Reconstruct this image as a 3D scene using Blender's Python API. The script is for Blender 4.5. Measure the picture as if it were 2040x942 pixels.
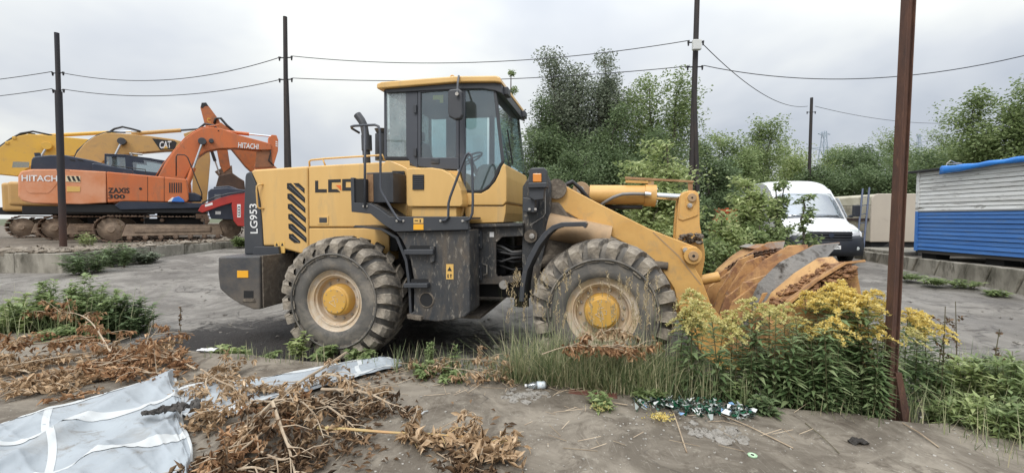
import bpy, math, random
import numpy as np
from mathutils import Vector, Matrix

for _o in list(bpy.data.objects):
    bpy.data.objects.remove(_o)
S = bpy.context.scene
COL = S.collection
R = math.radians

# ------------------------------------------------------------------ camera
F_PX, CAM_H, PITCH = 850.0, 1.84, R(2.43)      # focal length in photo pixels (2040 wide), eye height, tilt down
cam = bpy.data.cameras.new('camera')
cam.sensor_fit = 'HORIZONTAL'
cam.sensor_width = 36.0
cam.lens = 36.0 * F_PX / 2040.0
cam.clip_start = 0.05
cam.clip_end = 2000.0
camo = bpy.data.objects.new('camera', cam)
COL.objects.link(camo)
camo.location = (0, 0, CAM_H)
camo.rotation_euler = (R(90) - PITCH, 0, 0)
S.camera = camo

# ------------------------------------------------------------------ world: overcast sky
SUN_EL, SUN_AZ = R(50), R(205)                  # azimuth of the sun, measured from +Y clockwise (behind left of the camera)
world = bpy.data.worlds.new('World')
S.world = world
world.use_nodes = True
wn, wl = world.node_tree.nodes, world.node_tree.links
wn.clear()
w_out = wn.new('ShaderNodeOutputWorld')
w_bg = wn.new('ShaderNodeBackground')
w_sky = wn.new('ShaderNodeTexSky')
w_sky.sky_type = 'NISHITA'
w_sky.sun_disc = False
w_sky.sun_elevation = SUN_EL
w_sky.sun_rotation = SUN_AZ
w_sky.air_density = 2.0
w_sky.dust_density = 4.0
w_tc = wn.new('ShaderNodeTexCoord')
w_sep = wn.new('ShaderNodeSeparateXYZ')
wl.new(w_tc.outputs['Generated'], w_sep.inputs[0])
# flatten the direction onto a cloud plane so that the clouds stretch towards the horizon
w_add = wn.new('ShaderNodeMath'); w_add.operation = 'ADD'; w_add.inputs[1].default_value = 0.30
w_abs = wn.new('ShaderNodeMath'); w_abs.operation = 'ABSOLUTE'
wl.new(w_sep.outputs['Z'], w_abs.inputs[0]); wl.new(w_abs.outputs[0], w_add.inputs[0])
w_dx = wn.new('ShaderNodeMath'); w_dx.operation = 'DIVIDE'
w_dy = wn.new('ShaderNodeMath'); w_dy.operation = 'DIVIDE'
wl.new(w_sep.outputs['X'], w_dx.inputs[0]); wl.new(w_add.outputs[0], w_dx.inputs[1])
wl.new(w_sep.outputs['Y'], w_dy.inputs[0]); wl.new(w_add.outputs[0], w_dy.inputs[1])
w_com = wn.new('ShaderNodeCombineXYZ')
wl.new(w_dx.outputs[0], w_com.inputs[0]); wl.new(w_dy.outputs[0], w_com.inputs[1])
w_com.inputs[2].default_value = 3.7
w_n1 = wn.new('ShaderNodeTexNoise'); w_n1.inputs['Scale'].default_value = 0.85; w_n1.inputs['Detail'].default_value = 5
w_n1.inputs['Roughness'].default_value = 0.47; w_n1.inputs['Distortion'].default_value = 0.5
wl.new(w_com.outputs[0], w_n1.inputs['Vector'])
w_rmp = wn.new('ShaderNodeValToRGB')
cr = w_rmp.color_ramp
cr.elements[0].position = 0.36; cr.elements[0].color = (0.455, 0.495, 0.565, 1)
cr.elements[1].position = 0.64; cr.elements[1].color = (0.79, 0.805, 0.785, 1)
_e = cr.elements.new(0.5); _e.color = (0.59, 0.62, 0.665, 1)
wl.new(w_n1.outputs['Fac'], w_rmp.inputs[0])
# an overcast sky grows brighter towards the zenith
w_sq = wn.new('ShaderNodeMath'); w_sq.operation = 'POWER'; w_sq.inputs[1].default_value = 2.6
w_mx = wn.new('ShaderNodeMath'); w_mx.operation = 'MAXIMUM'; w_mx.inputs[1].default_value = 0.0
wl.new(w_sep.outputs['Z'], w_mx.inputs[0]); wl.new(w_mx.outputs[0], w_sq.inputs[0])
w_ma = wn.new('ShaderNodeMath'); w_ma.operation = 'MULTIPLY_ADD'; w_ma.inputs[1].default_value = 2.5; w_ma.inputs[2].default_value = 1.0
wl.new(w_sq.outputs[0], w_ma.inputs[0])
w_sc = wn.new('ShaderNodeVectorMath'); w_sc.operation = 'SCALE'
wl.new(w_rmp.outputs['Color'], w_sc.inputs[0]); wl.new(w_ma.outputs[0], w_sc.inputs['Scale'])
w_k = wn.new('ShaderNodeVectorMath'); w_k.operation = 'SCALE'; w_k.inputs['Scale'].default_value = 10.0
wl.new(w_sc.outputs[0], w_k.inputs[0])
w_mix = wn.new('ShaderNodeMix'); w_mix.data_type = 'RGBA'
w_mix.inputs['Factor'].default_value = 0.93     # cloud cover in front of the clear sky
wl.new(w_sky.outputs[0], w_mix.inputs['A']); wl.new(w_k.outputs[0], w_mix.inputs['B'])
wl.new(w_mix.outputs['Result'], w_bg.inputs['Color'])
w_bg.inputs['Strength'].default_value = 0.1
wl.new(w_bg.outputs[0], w_out.inputs[0])

# ------------------------------------------------------------------ sun behind the cloud
sun = bpy.data.lights.new('sun', 'SUN')
sun.energy = 1.5
sun.angle = R(24)
sun.color = (1.0, 0.965, 0.91)
suno = bpy.data.objects.new('sun', sun)
COL.objects.link(suno)
_sd = Vector((math.sin(SUN_AZ) * math.cos(SUN_EL), math.cos(SUN_AZ) * math.cos(SUN_EL), math.sin(SUN_EL)))
suno.rotation_euler = _sd.to_track_quat('Z', 'Y').to_euler()
suno.location = (0, -5, 30)

# ------------------------------------------------------------------ exposure
S.view_settings.view_transform = 'Standard'
S.view_settings.look = 'None'
S.view_settings.exposure = 0.27
S.view_settings.gamma = 1.0
S.view_settings.use_curve_mapping = False
S.render.engine = 'CYCLES'
S.cycles.use_denoising = True
try:
    S.cycles.denoiser = 'OPENIMAGEDENOISE'
    S.cycles.denoising_input_passes = 'RGB_ALBEDO_NORMAL'
except Exception:
    pass
S.cycles.max_bounces = 6
S.cycles.diffuse_bounces = 3
S.cycles.glossy_bounces = 3
S.cycles.transmission_bounces = 4
S.cycles.transparent_max_bounces = 12
S.cycles.caustics_reflective = False
S.cycles.caustics_refractive = False

# ------------------------------------------------------------------ helpers: photo pixel -> place
CAM = np.array([0, 0, CAM_H])
def ray(px, py):
    x = (px - 1020) / F_PX; y = (471 - py) / F_PX
    return np.array([x, math.cos(PITCH) + y * math.sin(PITCH), -math.sin(PITCH) + y * math.cos(PITCH)])
def at_z(px, py, z=0.0):
    d = ray(px, py); t = (z - CAM_H) / d[2]
    return CAM + t * d
def at_y(px, py, Y):
    d = ray(px, py); t = Y / d[1]
    return CAM + t * d
class Frame:
    """A thing's own axes: u forward, w across (positive to its left), z up."""
    def __init__(s, o, yaw):
        s.o = o; s.yaw = R(yaw); s.O = np.array(o, float)
        s.U = np.array([math.cos(s.yaw), math.sin(s.yaw), 0]); s.V = np.array([-math.sin(s.yaw), math.cos(s.yaw), 0])
    def uz(s, px, py, w):
        d = ray(px, py); t = (w - (CAM - s.O) @ s.V) / (d @ s.V); P = CAM + t * d - s.O
        return float(P @ s.U), float(P[2])
    def p(s, px, py, w):
        u, z = s.uz(px, py, w)
        return (u, w, z)
    def poly(s, pts, w):
        return [s.uz(x, y, w) for x, y in pts]

# ------------------------------------------------------------------ helpers: meshes
class MB:
    def __init__(s): s.v = []; s.f = []
    def add(s, vs, fs):
        n = len(s.v); s.v += [tuple(float(c) for c in v) for v in vs]; s.f += [tuple(n + i for i in f) for f in fs]; return s
    def box(s, x0, x1, y0, y1, z0, z1):
        x0, x1 = min(x0, x1), max(x0, x1); y0, y1 = min(y0, y1), max(y0, y1); z0, z1 = min(z0, z1), max(z0, z1)
        return s.add([(x0,y0,z0),(x1,y0,z0),(x1,y1,z0),(x0,y1,z0),(x0,y0,z1),(x1,y0,z1),(x1,y1,z1),(x0,y1,z1)],
                     [(0,3,2,1),(4,5,6,7),(0,1,5,4),(1,2,6,5),(2,3,7,6),(3,0,4,7)])
    def hexa(s, b, t):
        return s.add(list(b) + list(t), [(3,2,1,0),(4,5,6,7),(0,1,5,4),(1,2,6,5),(2,3,7,6),(3,0,4,7)])
    def plate(s, uz, w0, w1):
        """A polygon in the (u, z) plane, extruded across from w0 to w1."""
        n = len(uz); a = sum(uz[i][0]*uz[(i+1)%n][1] - uz[(i+1)%n][0]*uz[i][1] for i in range(n))
        if a < 0: uz = uz[::-1]
        if w0 > w1: w0, w1 = w1, w0
        vs = [(u, w0, z) for u, z in uz] + [(u, w1, z) for u, z in uz]
        fs = [tuple(range(n)), tuple(range(2*n-1, n-1, -1))]
        fs += [(i, n+i, n+(i+1)%n, (i+1)%n) for i in range(n)]
        return s.add(vs, fs)
    def slab(s, xy, z0, z1):
        n = len(xy); a = sum(xy[i][0]*xy[(i+1)%n][1] - xy[(i+1)%n][0]*xy[i][1] for i in range(n))
        if a < 0: xy = xy[::-1]
        vs = [(x, y, z0) for x, y in xy] + [(x, y, z1) for x, y in xy]
        fs = [tuple(range(n-1, -1, -1)), tuple(range(n, 2*n))]
        fs += [(i, (i+1)%n, n+(i+1)%n, n+i) for i in range(n)]
        return s.add(vs, fs)
    def tube(s, path, r, n=8, caps=True):
        P = [Vector(p) for p in path]; m = len(P)
        rr = r if hasattr(r, '__len__') else [r]*m
        T = []
        for i in range(m):
            t = (P[min(i+1, m-1)] - P[max(i-1, 0)])
            T.append(t.normalized() if t.length > 1e-9 else Vector((0,0,1)))
        a = Vector((0,0,1)) if abs(T[0].z) < 0.9 else Vector((1,0,0))
        X = T[0].cross(a).normalized(); vs = []; fs = []
        for i in range(m):
            X = (X - T[i]*X.dot(T[i]))
            X = X.normalized() if X.length > 1e-6 else T[i].orthogonal().normalized()
            Y = T[i].cross(X)
            for k in range(n):
                c = 2*math.pi*k/n
                vs.append(P[i] + (X*math.cos(c) + Y*math.sin(c))*rr[i])
        for i in range(m-1):
            for k in range(n):
                fs.append((i*n+k, i*n+(k+1)%n, (i+1)*n+(k+1)%n, (i+1)*n+k))
        if caps:
            fs.append(tuple(range(n-1, -1, -1))); fs.append(tuple((m-1)*n+k for k in range(n)))
        return s.add(vs, fs)
    def lathe(s, prof, c=(0,0,0), axis='y', n=32, close=False):
        """prof: list of (radius, offset along the axis)."""
        vs = []; fs = []; m = len(prof)
        for r, a in prof:
            for k in range(n):
                t = 2*math.pi*k/n; q = (r*math.cos(t), r*math.sin(t))
                if axis == 'y': vs.append((c[0]+q[0], c[1]+a, c[2]+q[1]))
                elif axis == 'z': vs.append((c[0]+q[0], c[1]+q[1], c[2]+a))
                else: vs.append((c[0]+a, c[1]+q[0], c[2]+q[1]))
        for i in range(m-1 + (1 if close else 0)):
            j = (i+1) % m
            for k in range(n):
                fs.append((i*n+k, i*n+(k+1)%n, j*n+(k+1)%n, j*n+k))
        if not close:
            if prof[0][0] > 1e-6: fs.append(tuple(range(n-1, -1, -1)))
            if prof[-1][0] > 1e-6: fs.append(tuple((m-1)*n+k for k in range(n)))
        return s.add(vs, fs)
    def disc(s, u, z, r, w0, w1, n=20):
        return s.plate([(u+r*math.cos(2*math.pi*k/n), z+r*math.sin(2*math.pi*k/n)) for k in range(n)], w0, w1)
    def grid(s, pts, thick=None):
        """pts: rows of 3-D points."""
        h = len(pts); w = len(pts[0]); vs = [p for row in pts for p in row]
        fs = [(i*w+j, i*w+j+1, (i+1)*w+j+1, (i+1)*w+j) for i in range(h-1) for j in range(w-1)]
        return s.add(vs, fs)
    def build(s, name, mat, parent=None, smooth=False, bevel=0.0, seg=2, solid=0.0, auto=None, loc=None):
        me = bpy.data.meshes.new(name)
        me.from_pydata(s.v, [], s.f)
        me.validate()
        if smooth or auto:
            me.polygons.foreach_set('use_smooth', [True]*len(me.polygons))
        if auto:
            try: me.set_sharp_from_angle(angle=R(auto))
            except Exception: pass
        me.materials.append(mat)
        return link(name, me, parent, bevel, seg, solid, loc)
def link(name, me, parent=None, bevel=0.0, seg=2, solid=0.0, loc=None):
    o = bpy.data.objects.new(name, me); COL.objects.link(o)
    if parent: o.parent = parent
    if loc: o.location = loc
    if solid:
        m = o.modifiers.new('solid', 'SOLIDIFY'); m.thickness = solid; m.offset = 0
    if bevel:
        m = o.modifiers.new('bevel', 'BEVEL'); m.width = bevel; m.segments = seg; m.limit_method = 'ANGLE'; m.angle_limit = R(35)
        m.harden_normals = False
    return o
def part(name, mat, parent, fn, **k):
    b = MB(); fn(b); return b.build(name, mat, parent, **k)
def thing(name, label, cat, loc=(0,0,0), rz=0.0, group=None):
    o = bpy.data.objects.new(name, None); COL.objects.link(o)
    o.empty_display_size = 0.2
    o.location = loc; o.rotation_euler = (0, 0, rz)
    return tag(o, label, cat, group)
def tag(o, label=None, cat=None, group=None, kind=None):
    if label: o['label'] = label
    if cat: o['category'] = cat
    if group: o['group'] = group
    if kind: o['kind'] = kind
    return o
def kids(o): return [c for c in bpy.data.objects if c.parent == o]
def copy_of(o, parent, loc=None, rot=None, name=None):
    c = o.copy(); COL.objects.link(c)
    if name: c.name = name
    c.parent = parent
    if loc is not None: c.location = loc
    if rot is not None: c.rotation_euler = rot
    return c
def copy_tree(o, parent=None):
    c = o.copy(); COL.objects.link(c); c.parent = parent
    for ch in kids(o): copy_tree(ch, c)
    return c
def struct(o): o['kind'] = 'structure'; return o
def np_mesh(name, verts, faces, mat, parent=None, rnd=None, loc=None, smooth=False):
    verts = np.asarray(verts, np.float32).reshape(-1, 3); faces = np.asarray(faces, np.int32)
    k = faces.shape[1]; n = len(faces)
    me = bpy.data.meshes.new(name)
    me.vertices.add(len(verts)); me.vertices.foreach_set('co', verts.ravel())
    me.loops.add(n*k); me.loops.foreach_set('vertex_index', faces.ravel())
    me.polygons.add(n); me.polygons.foreach_set('loop_start', np.arange(0, n*k, k, dtype=np.int32))
    try: me.polygons.foreach_set('loop_total', np.full(n, k, np.int32))
    except Exception: pass
    me.update(calc_edges=True); me.validate()
    if rnd is not None:
        a = me.attributes.new('rnd', 'FLOAT', 'FACE'); a.data.foreach_set('value', np.asarray(rnd, np.float32))
    if smooth: me.polygons.foreach_set('use_smooth', [True]*n)
    me.materials.append(mat)
    return link(name, me, parent, loc=loc)
def text(name, s, quad, off, mat, parent, offset=0.0, shear=0.0):
    """Flat lettering fitted to quad = bottom-left, bottom-right, top-left (3-D), moved by off."""
    cu = bpy.data.curves.new(name, 'FONT'); cu.body = s; cu.offset = offset; cu.shear = shear; cu.resolution_u = 3
    ob = bpy.data.objects.new(name, cu); COL.objects.link(ob)
    me = bpy.data.meshes.new_from_object(ob)
    bpy.data.objects.remove(ob)
    vs = np.array([v.co[:] for v in me.vertices])
    lo, hi = vs.min(0), vs.max(0); A, B, C = [np.array(q, float) for q in quad]
    for v in me.vertices:
        a = (v.co.x - lo[0])/(hi[0]-lo[0]); b = (v.co.y - lo[1])/(hi[1]-lo[1])
        v.co = Vector(A + (B-A)*a + (C-A)*b + np.array(off))
    me.materials.clear(); me.materials.append(mat)
    return link(name, me, parent)

# ------------------------------------------------------------------ helpers: materials
def _nz(n, l, vec, scale, detail=6, rough=0.6, dist=0.0):
    t = n.new('ShaderNodeTexNoise'); t.inputs['Scale'].default_value = scale; t.inputs['Detail'].default_value = detail
    t.inputs['Roughness'].default_value = rough; t.inputs['Distortion'].default_value = dist
    l.new(vec, t.inputs['Vector']); return t.outputs['Fac']
def _mr(n, l, val, a, b, c=0.0, d=1.0):
    m = n.new('ShaderNodeMapRange'); m.inputs[1].default_value = a; m.inputs[2].default_value = b
    m.inputs[3].default_value = c; m.inputs[4].default_value = d; l.new(val, m.inputs[0]); return m.outputs[0]
def _mix(n, l, fac, a, b):
    m = n.new('ShaderNodeMix'); m.data_type = 'RGBA'
    if hasattr(fac, 'links'): l.new(fac, m.inputs['Factor'])
    else: m.inputs['Factor'].default_value = fac
    for k, v in (('A', a), ('B', b)):
        if hasattr(v, 'links'): l.new(v, m.inputs[k])
        else: m.inputs[k].default_value = (*v, 1)
    return m.outputs['Result']
def _math(n, l, op, a, b):
    m = n.new('ShaderNodeMath'); m.operation = op
    for i, v in enumerate((a, b)):
        if hasattr(v, 'links'): l.new(v, m.inputs[i])
        else: m.inputs[i].default_value = v
    return m.outputs[0]
def M(name, col, rough=0.6, metal=0.0, col2=None, ns=4.0, namt=(0.35, 0.7), dirt=None, dirt2=None, bump=0.0, bs=30.0, rnd=0.0, spec=0.5, stretch=None, low=None, coat=0.0):
    """Base colour with a second tone, up to two layers of dirt (colour, noise scale, lo, hi[, roughness]), mud rising from the ground (low = colour, z0, z1)."""
    m = bpy.data.materials.new(name); m.use_nodes = True
    n, l = m.node_tree.nodes, m.node_tree.links
    b = n['Principled BSDF']
    tc = n.new('ShaderNodeTexCoord'); vec = tc.outputs['Object']
    if stretch:
        mp = n.new('ShaderNodeMapping'); mp.inputs['Scale'].default_value = stretch; l.new(vec, mp.inputs['Vector']); svec = mp.outputs[0]
    else: svec = vec
    c = col
    if col2: c = _mix(n, l, _mr(n, l, _nz(n, l, svec, ns), *namt), col, col2)
    if rnd:
        oi = n.new('ShaderNodeObjectInfo'); hs = n.new('ShaderNodeHueSaturation')
        l.new(_mr(n, l, oi.outputs['Random'], 0, 1, 1-rnd, 1+rnd), hs.inputs['Value'])
        if hasattr(c, 'links'): l.new(c, hs.inputs['Color'])
        else: hs.inputs['Color'].default_value = (*c, 1)
        c = hs.outputs[0]
    r = rough
    for dd in (dirt, dirt2):
        if dd:
            f = _mr(n, l, _nz(n, l, svec, dd[1], 9, 0.68, 0.6), dd[2], dd[3])
            c = _mix(n, l, f, c, dd[0])
            mm = n.new('ShaderNodeMix'); l.new(f, mm.inputs['Factor'])
            if hasattr(r, 'links'): l.new(r, mm.inputs['A'])
            else: mm.inputs['A'].default_value = r
            mm.inputs['B'].default_value = dd[4] if len(dd) > 4 else 0.9
            r = mm.outputs['Result']
    if low:
        sp = n.new('ShaderNodeSeparateXYZ'); l.new(vec, sp.inputs[0])
        h = _math(n, l, 'ADD', sp.outputs['Z'], _mr(n, l, _nz(n, l, vec, 5.0, 8, 0.7), 0, 1, -0.9, 0.9))
        f = _mr(n, l, h, low[2], low[1])
        c = _mix(n, l, f, c, low[0])
        mm = n.new('ShaderNodeMix'); l.new(f, mm.inputs['Factor'])
        if hasattr(r, 'links'): l.new(r, mm.inputs['A'])
        else: mm.inputs['A'].default_value = r
        mm.inputs['B'].default_value = 0.92; r = mm.outputs['Result']
    if hasattr(c, 'links'): l.new(c, b.inputs['Base Color'])
    else: b.inputs['Base Color'].default_value = (*c, 1)
    if hasattr(r, 'links'): l.new(r, b.inputs['Roughness'])
    else: b.inputs['Roughness'].default_value = r
    b.inputs['Metallic'].default_value = metal
    b.inputs['Specular IOR Level'].default_value = spec
    if coat: b.inputs['Coat Weight'].default_value = coat; b.inputs['Coat Roughness'].default_value = 0.15
    if bump:
        bn = n.new('ShaderNodeBump'); bn.inputs['Strength'].default_value = min(bump, 1.0); bn.inputs['Distance'].default_value = 0.02
        l.new(_nz(n, l, svec, bs, 8, 0.65), bn.inputs['Height']); l.new(bn.outputs[0], b.inputs['Normal'])
    return m
def FOL(name, dark, light, trans=0.3, rough=0.5, mid=None):
    """Leaves: a random tone for each leaf, some light through the blade."""
    m = bpy.data.materials.new(name); m.use_nodes = True
    n, l = m.node_tree.nodes, m.node_tree.links
    b = n['Principled BSDF']; out = n['Material Output']
    at = n.new('ShaderNodeAttribute'); at.attribute_name = 'rnd'
    rp = n.new('ShaderNodeValToRGB'); e = rp.color_ramp.elements
    e[0].color = (*dark, 1); e[1].color = (*light, 1)
    if mid: q = e.new(0.5); q.color = (*mid, 1)
    l.new(at.outputs['Fac'], rp.inputs[0])
    l.new(rp.outputs[0], b.inputs['Base Color'])
    b.inputs['Roughness'].default_value = rough; b.inputs['Specular IOR Level'].default_value = 0.35
    tr = n.new('ShaderNodeBsdfTranslucent'); l.new(rp.outputs[0], tr.inputs['Color'])
    mx = n.new('ShaderNodeMixShader'); mx.inputs[0].default_value = trans
    l.new(b.outputs[0], mx.inputs[1]); l.new(tr.outputs[0], mx.inputs[2]); l.new(mx.outputs[0], out.inputs[0])
    return m
def GLASS(name, tint=(0.8, 0.88, 0.88), gl=0.18, rough=0.03, dust=0.0, dcol=(0.5,0.5,0.48)):
    """Thin window glass: mostly see-through, a mirror at grazing angles, an uneven film of dust."""
    m = bpy.data.materials.new(name); m.use_nodes = True
    n, l = m.node_tree.nodes, m.node_tree.links
    n.remove(n['Principled BSDF']); out = n['Material Output']
    t = n.new('ShaderNodeBsdfTransparent'); t.inputs[0].default_value = (*tint, 1)
    g = n.new('ShaderNodeBsdfGlossy'); g.inputs['Roughness'].default_value = rough; g.inputs['Color'].default_value = (0.9, 0.95, 1, 1)
    lw = n.new('ShaderNodeLayerWeight'); lw.inputs[0].default_value = 0.35
    mx = n.new('ShaderNodeMixShader'); l.new(_mr(n, l, lw.outputs['Fresnel'], 0, 1, gl*0.6, min(1, gl*4)), mx.inputs[0])
    l.new(t.outputs[0], mx.inputs[1]); l.new(g.outputs[0], mx.inputs[2])
    last = mx
    if dust:
        d = n.new('ShaderNodeBsdfDiffuse'); d.inputs[0].default_value = (*dcol, 1)
        tc = n.new('ShaderNodeTexCoord')
        m2 = n.new('ShaderNodeMixShader'); l.new(_mr(n, l, _nz(n, l, tc.outputs['Object'], 4.0, 8, 0.7), 0.35, 0.75, dust*0.3, dust), m2.inputs[0])
        l.new(mx.outputs[0], m2.inputs[1]); l.new(d.outputs[0], m2.inputs[2]); last = m2
    l.new(last.outputs[0], out.inputs[0])
    return m

MUD = (0.17, 0.125, 0.085); MUDL = (0.30, 0.25, 0.185); RUST = (0.17, 0.065, 0.025); RUSTL = (0.30, 0.12, 0.04)
m_yel = M('loader_yellow', (0.71, 0.45, 0.16), 0.45, col2=(0.65, 0.40, 0.135), ns=1.2, dirt=((0.50,0.35,0.17), 1.6, 0.54, 0.80, 0.7), dirt2=(MUDL, 9, 0.68, 0.84), coat=0.2, stretch=(3.0,3.0,0.7))
m_boom = M('boom_yellow', (0.68, 0.41, 0.135), 0.5, col2=(0.58, 0.32, 0.09), ns=3, dirt=((0.42,0.30,0.16), 6.0, 0.52, 0.8), dirt2=(MUD, 30, 0.64, 0.74), bump=0.12, bs=60)
m_buck = M('bucket_yellow_rusty', (0.53, 0.32, 0.13), 0.7, col2=(0.42, 0.22, 0.09), ns=2.5, dirt=((0.25,0.13,0.07), 3.5, 0.47, 0.60), dirt2=(MUDL, 7.0, 0.60, 0.74), bump=0.35, bs=25)
m_worn = M('worn_steel', (0.36, 0.35, 0.33), 0.42, 0.35, col2=(0.24,0.20,0.165), ns=5, dirt=((0.33,0.16,0.07), 3.0, 0.44, 0.60), dirt2=(MUD, 8, 0.55, 0.7), bump=0.25, bs=30)
m_dsteel = M('dark_shaded_worn_steel', (0.13, 0.125, 0.12), 0.5, 0.3, col2=(0.20,0.19,0.175), ns=3, dirt=((0.05,0.042,0.035), 6, 0.52, 0.64), bump=0.3, bs=25)  # dark tone paints in the shade on the third bucket fin
m_mud = M('dried_mud', (0.34, 0.18, 0.085), 0.95, col2=(0.19, 0.10, 0.055), ns=9, bump=1.0, bs=22, dirt=((0.36,0.20,0.09), 12, 0.55, 0.8))
m_blk = M('dark_grey_paint', (0.040, 0.044, 0.052), 0.45, col2=(0.055,0.058,0.064), ns=3, dirt=((0.16,0.14,0.115), 5.0, 0.60, 0.85), bump=0.05, bs=60)
m_blkm = M('dark_paint_muddy', (0.042, 0.045, 0.05), 0.5, col2=(0.06,0.06,0.06), ns=4, dirt=((0.13,0.105,0.08), 1.8, 0.48, 0.72), dirt2=((0.36,0.325,0.27), 9.0, 0.56, 0.70), bump=0.5, bs=18, stretch=(2.6,2.6,0.9))
m_mudf = M('caked_mud', (0.17, 0.14, 0.11), 0.95, col2=(0.095,0.08,0.065), ns=6, bump=1.0, bs=16, dirt=((0.26,0.22,0.17), 11, 0.5, 0.75))
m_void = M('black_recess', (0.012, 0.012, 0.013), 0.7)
m_rub = M('tyre_rubber', (0.10, 0.095, 0.088), 0.85, col2=(0.14,0.13,0.115), ns=5, dirt=((0.29,0.255,0.21), 3.0, 0.46, 0.70), dirt2=((0.20,0.17,0.135), 9.0, 0.56, 0.72), bump=0.3, bs=45)
m_lug = M('tyre_tread_mud', (0.29, 0.25, 0.20), 0.93, col2=(0.12,0.108,0.094), ns=7, namt=(0.42,0.64), dirt=((0.42,0.37,0.30), 5.0, 0.48, 0.68), bump=1.0, bs=24, rnd=0.2)
m_rim = M('rim_yellow_dusty', (0.58, 0.44, 0.28), 0.75, col2=(0.50, 0.38, 0.25), ns=4, dirt=((0.60,0.52,0.42), 4.0, 0.40, 0.58), dirt2=((0.33,0.15,0.06), 11, 0.60, 0.75), bump=0.2, bs=40)
m_hub = M('hub_yellow', (0.66, 0.38, 0.07), 0.5, col2=(0.56,0.33,0.10), ns=5, dirt=((0.48,0.34,0.18), 7, 0.56, 0.8))
m_bolt = M('bolt_zinc', (0.45, 0.43, 0.40), 0.45, 0.5, dirt=(MUDL, 12, 0.5, 0.7))
m_chrome = M('chrome_rod', (0.75, 0.76, 0.78), 0.14, 1.0)
m_hose = M('black_hose', (0.025,0.025,0.027), 0.5, dirt=((0.13,0.115,0.095), 9, 0.58, 0.8))
m_hoseg = M('grey_hose', (0.20,0.20,0.20), 0.5, dirt=(MUDL, 9, 0.5, 0.75))
m_cab = M('cab_frame_grey', (0.062, 0.068, 0.082), 0.45, dirt=((0.15,0.145,0.14), 5, 0.6, 0.85))
m_rubber = M('black_rubber', (0.018,0.018,0.02), 0.6)
m_int = M('cab_interior', (0.10,0.105,0.11), 0.8, col2=(0.16,0.16,0.16), ns=6)
m_amber = M('amber_lens', (0.72, 0.26, 0.04), 0.25, coat=0.4)
m_refl = M('amber_reflector', (0.85, 0.42, 0.03), 0.3)
m_white = M('white_print', (0.78,0.78,0.77), 0.5)
m_blackp = M('black_print', (0.02,0.02,0.02), 0.5)
m_orangep = M('orange_print', (0.75,0.16,0.03), 0.5)
m_label = M('yellow_label', (0.72,0.45,0.13), 0.5, dirt=(MUDL, 20, 0.62, 0.75))
m_glass = GLASS('cab_glass', (0.74,0.84,0.85), 0.16, dust=0.10)
m_glassd = GLASS('cab_glass_dusty', (0.80,0.87,0.86), 0.16, dust=0.45, dcol=(0.62,0.66,0.66))
m_plank = M('rusty_plank', (0.40,0.235,0.12), 0.8, col2=(0.22,0.12,0.06), ns=5, bump=0.3)
m_concrete = M('concrete_weathered', (0.33,0.305,0.255), 0.9, col2=(0.17,0.155,0.125), ns=2.6, namt=(0.40,0.62), dirt=((0.075,0.068,0.05), 2.2, 0.50, 0.64), dirt2=((0.50,0.46,0.39), 4, 0.60, 0.74), stretch=(1,1,0.45), bump=0.6, bs=18, rnd=0.14)
# ================================================================== THE SETTING
def gh(x, y):
    """Height of the yard: level by the loader, rising gently towards the back."""
    t = max(0.0, y - 6.0)
    z = 0.05 * (t if t < 12 else 12 + (t - 12) * 0.25 if t < 30 else 16.5)
    if y < 4.6: z += 0.12 * max(0, min(1, (x - 2.75) / 0.35)) * max(0, min(1, (4.7 - y) / 0.9))
    return z
def _axis(lo, hi, a, b, d):
    fine = list(np.arange(a, b + 1e-6, d)); out = list(fine); s = d; v = b
    while v < hi: s *= 1.35; v += s; out.append(min(v, hi))
    s = d; v = a
    while v > lo: s *= 1.35; v -= s; out.insert(0, max(v, lo))
    return out
_rs = np.random.RandomState(4)
xs = _axis(-900, 900, -16, 14, 0.2); ys = _axis(-60, 1400, 2.4, 22, 0.2)
_ph = [(_rs.uniform(0.5, 3.2), _rs.uniform(0.5, 3.2), _rs.uniform(0, 6.3)) for _ in range(14)]
def rough_h(x, y): return sum(math.sin(a*x + b*y + c) for a, b, c in _ph) * 0.0035
b = MB(); b.grid([[(x, y, gh(x, y) + (rough_h(x, y) if abs(x) < 20 and y < 30 else 0)) for x in xs] for y in ys])
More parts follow.
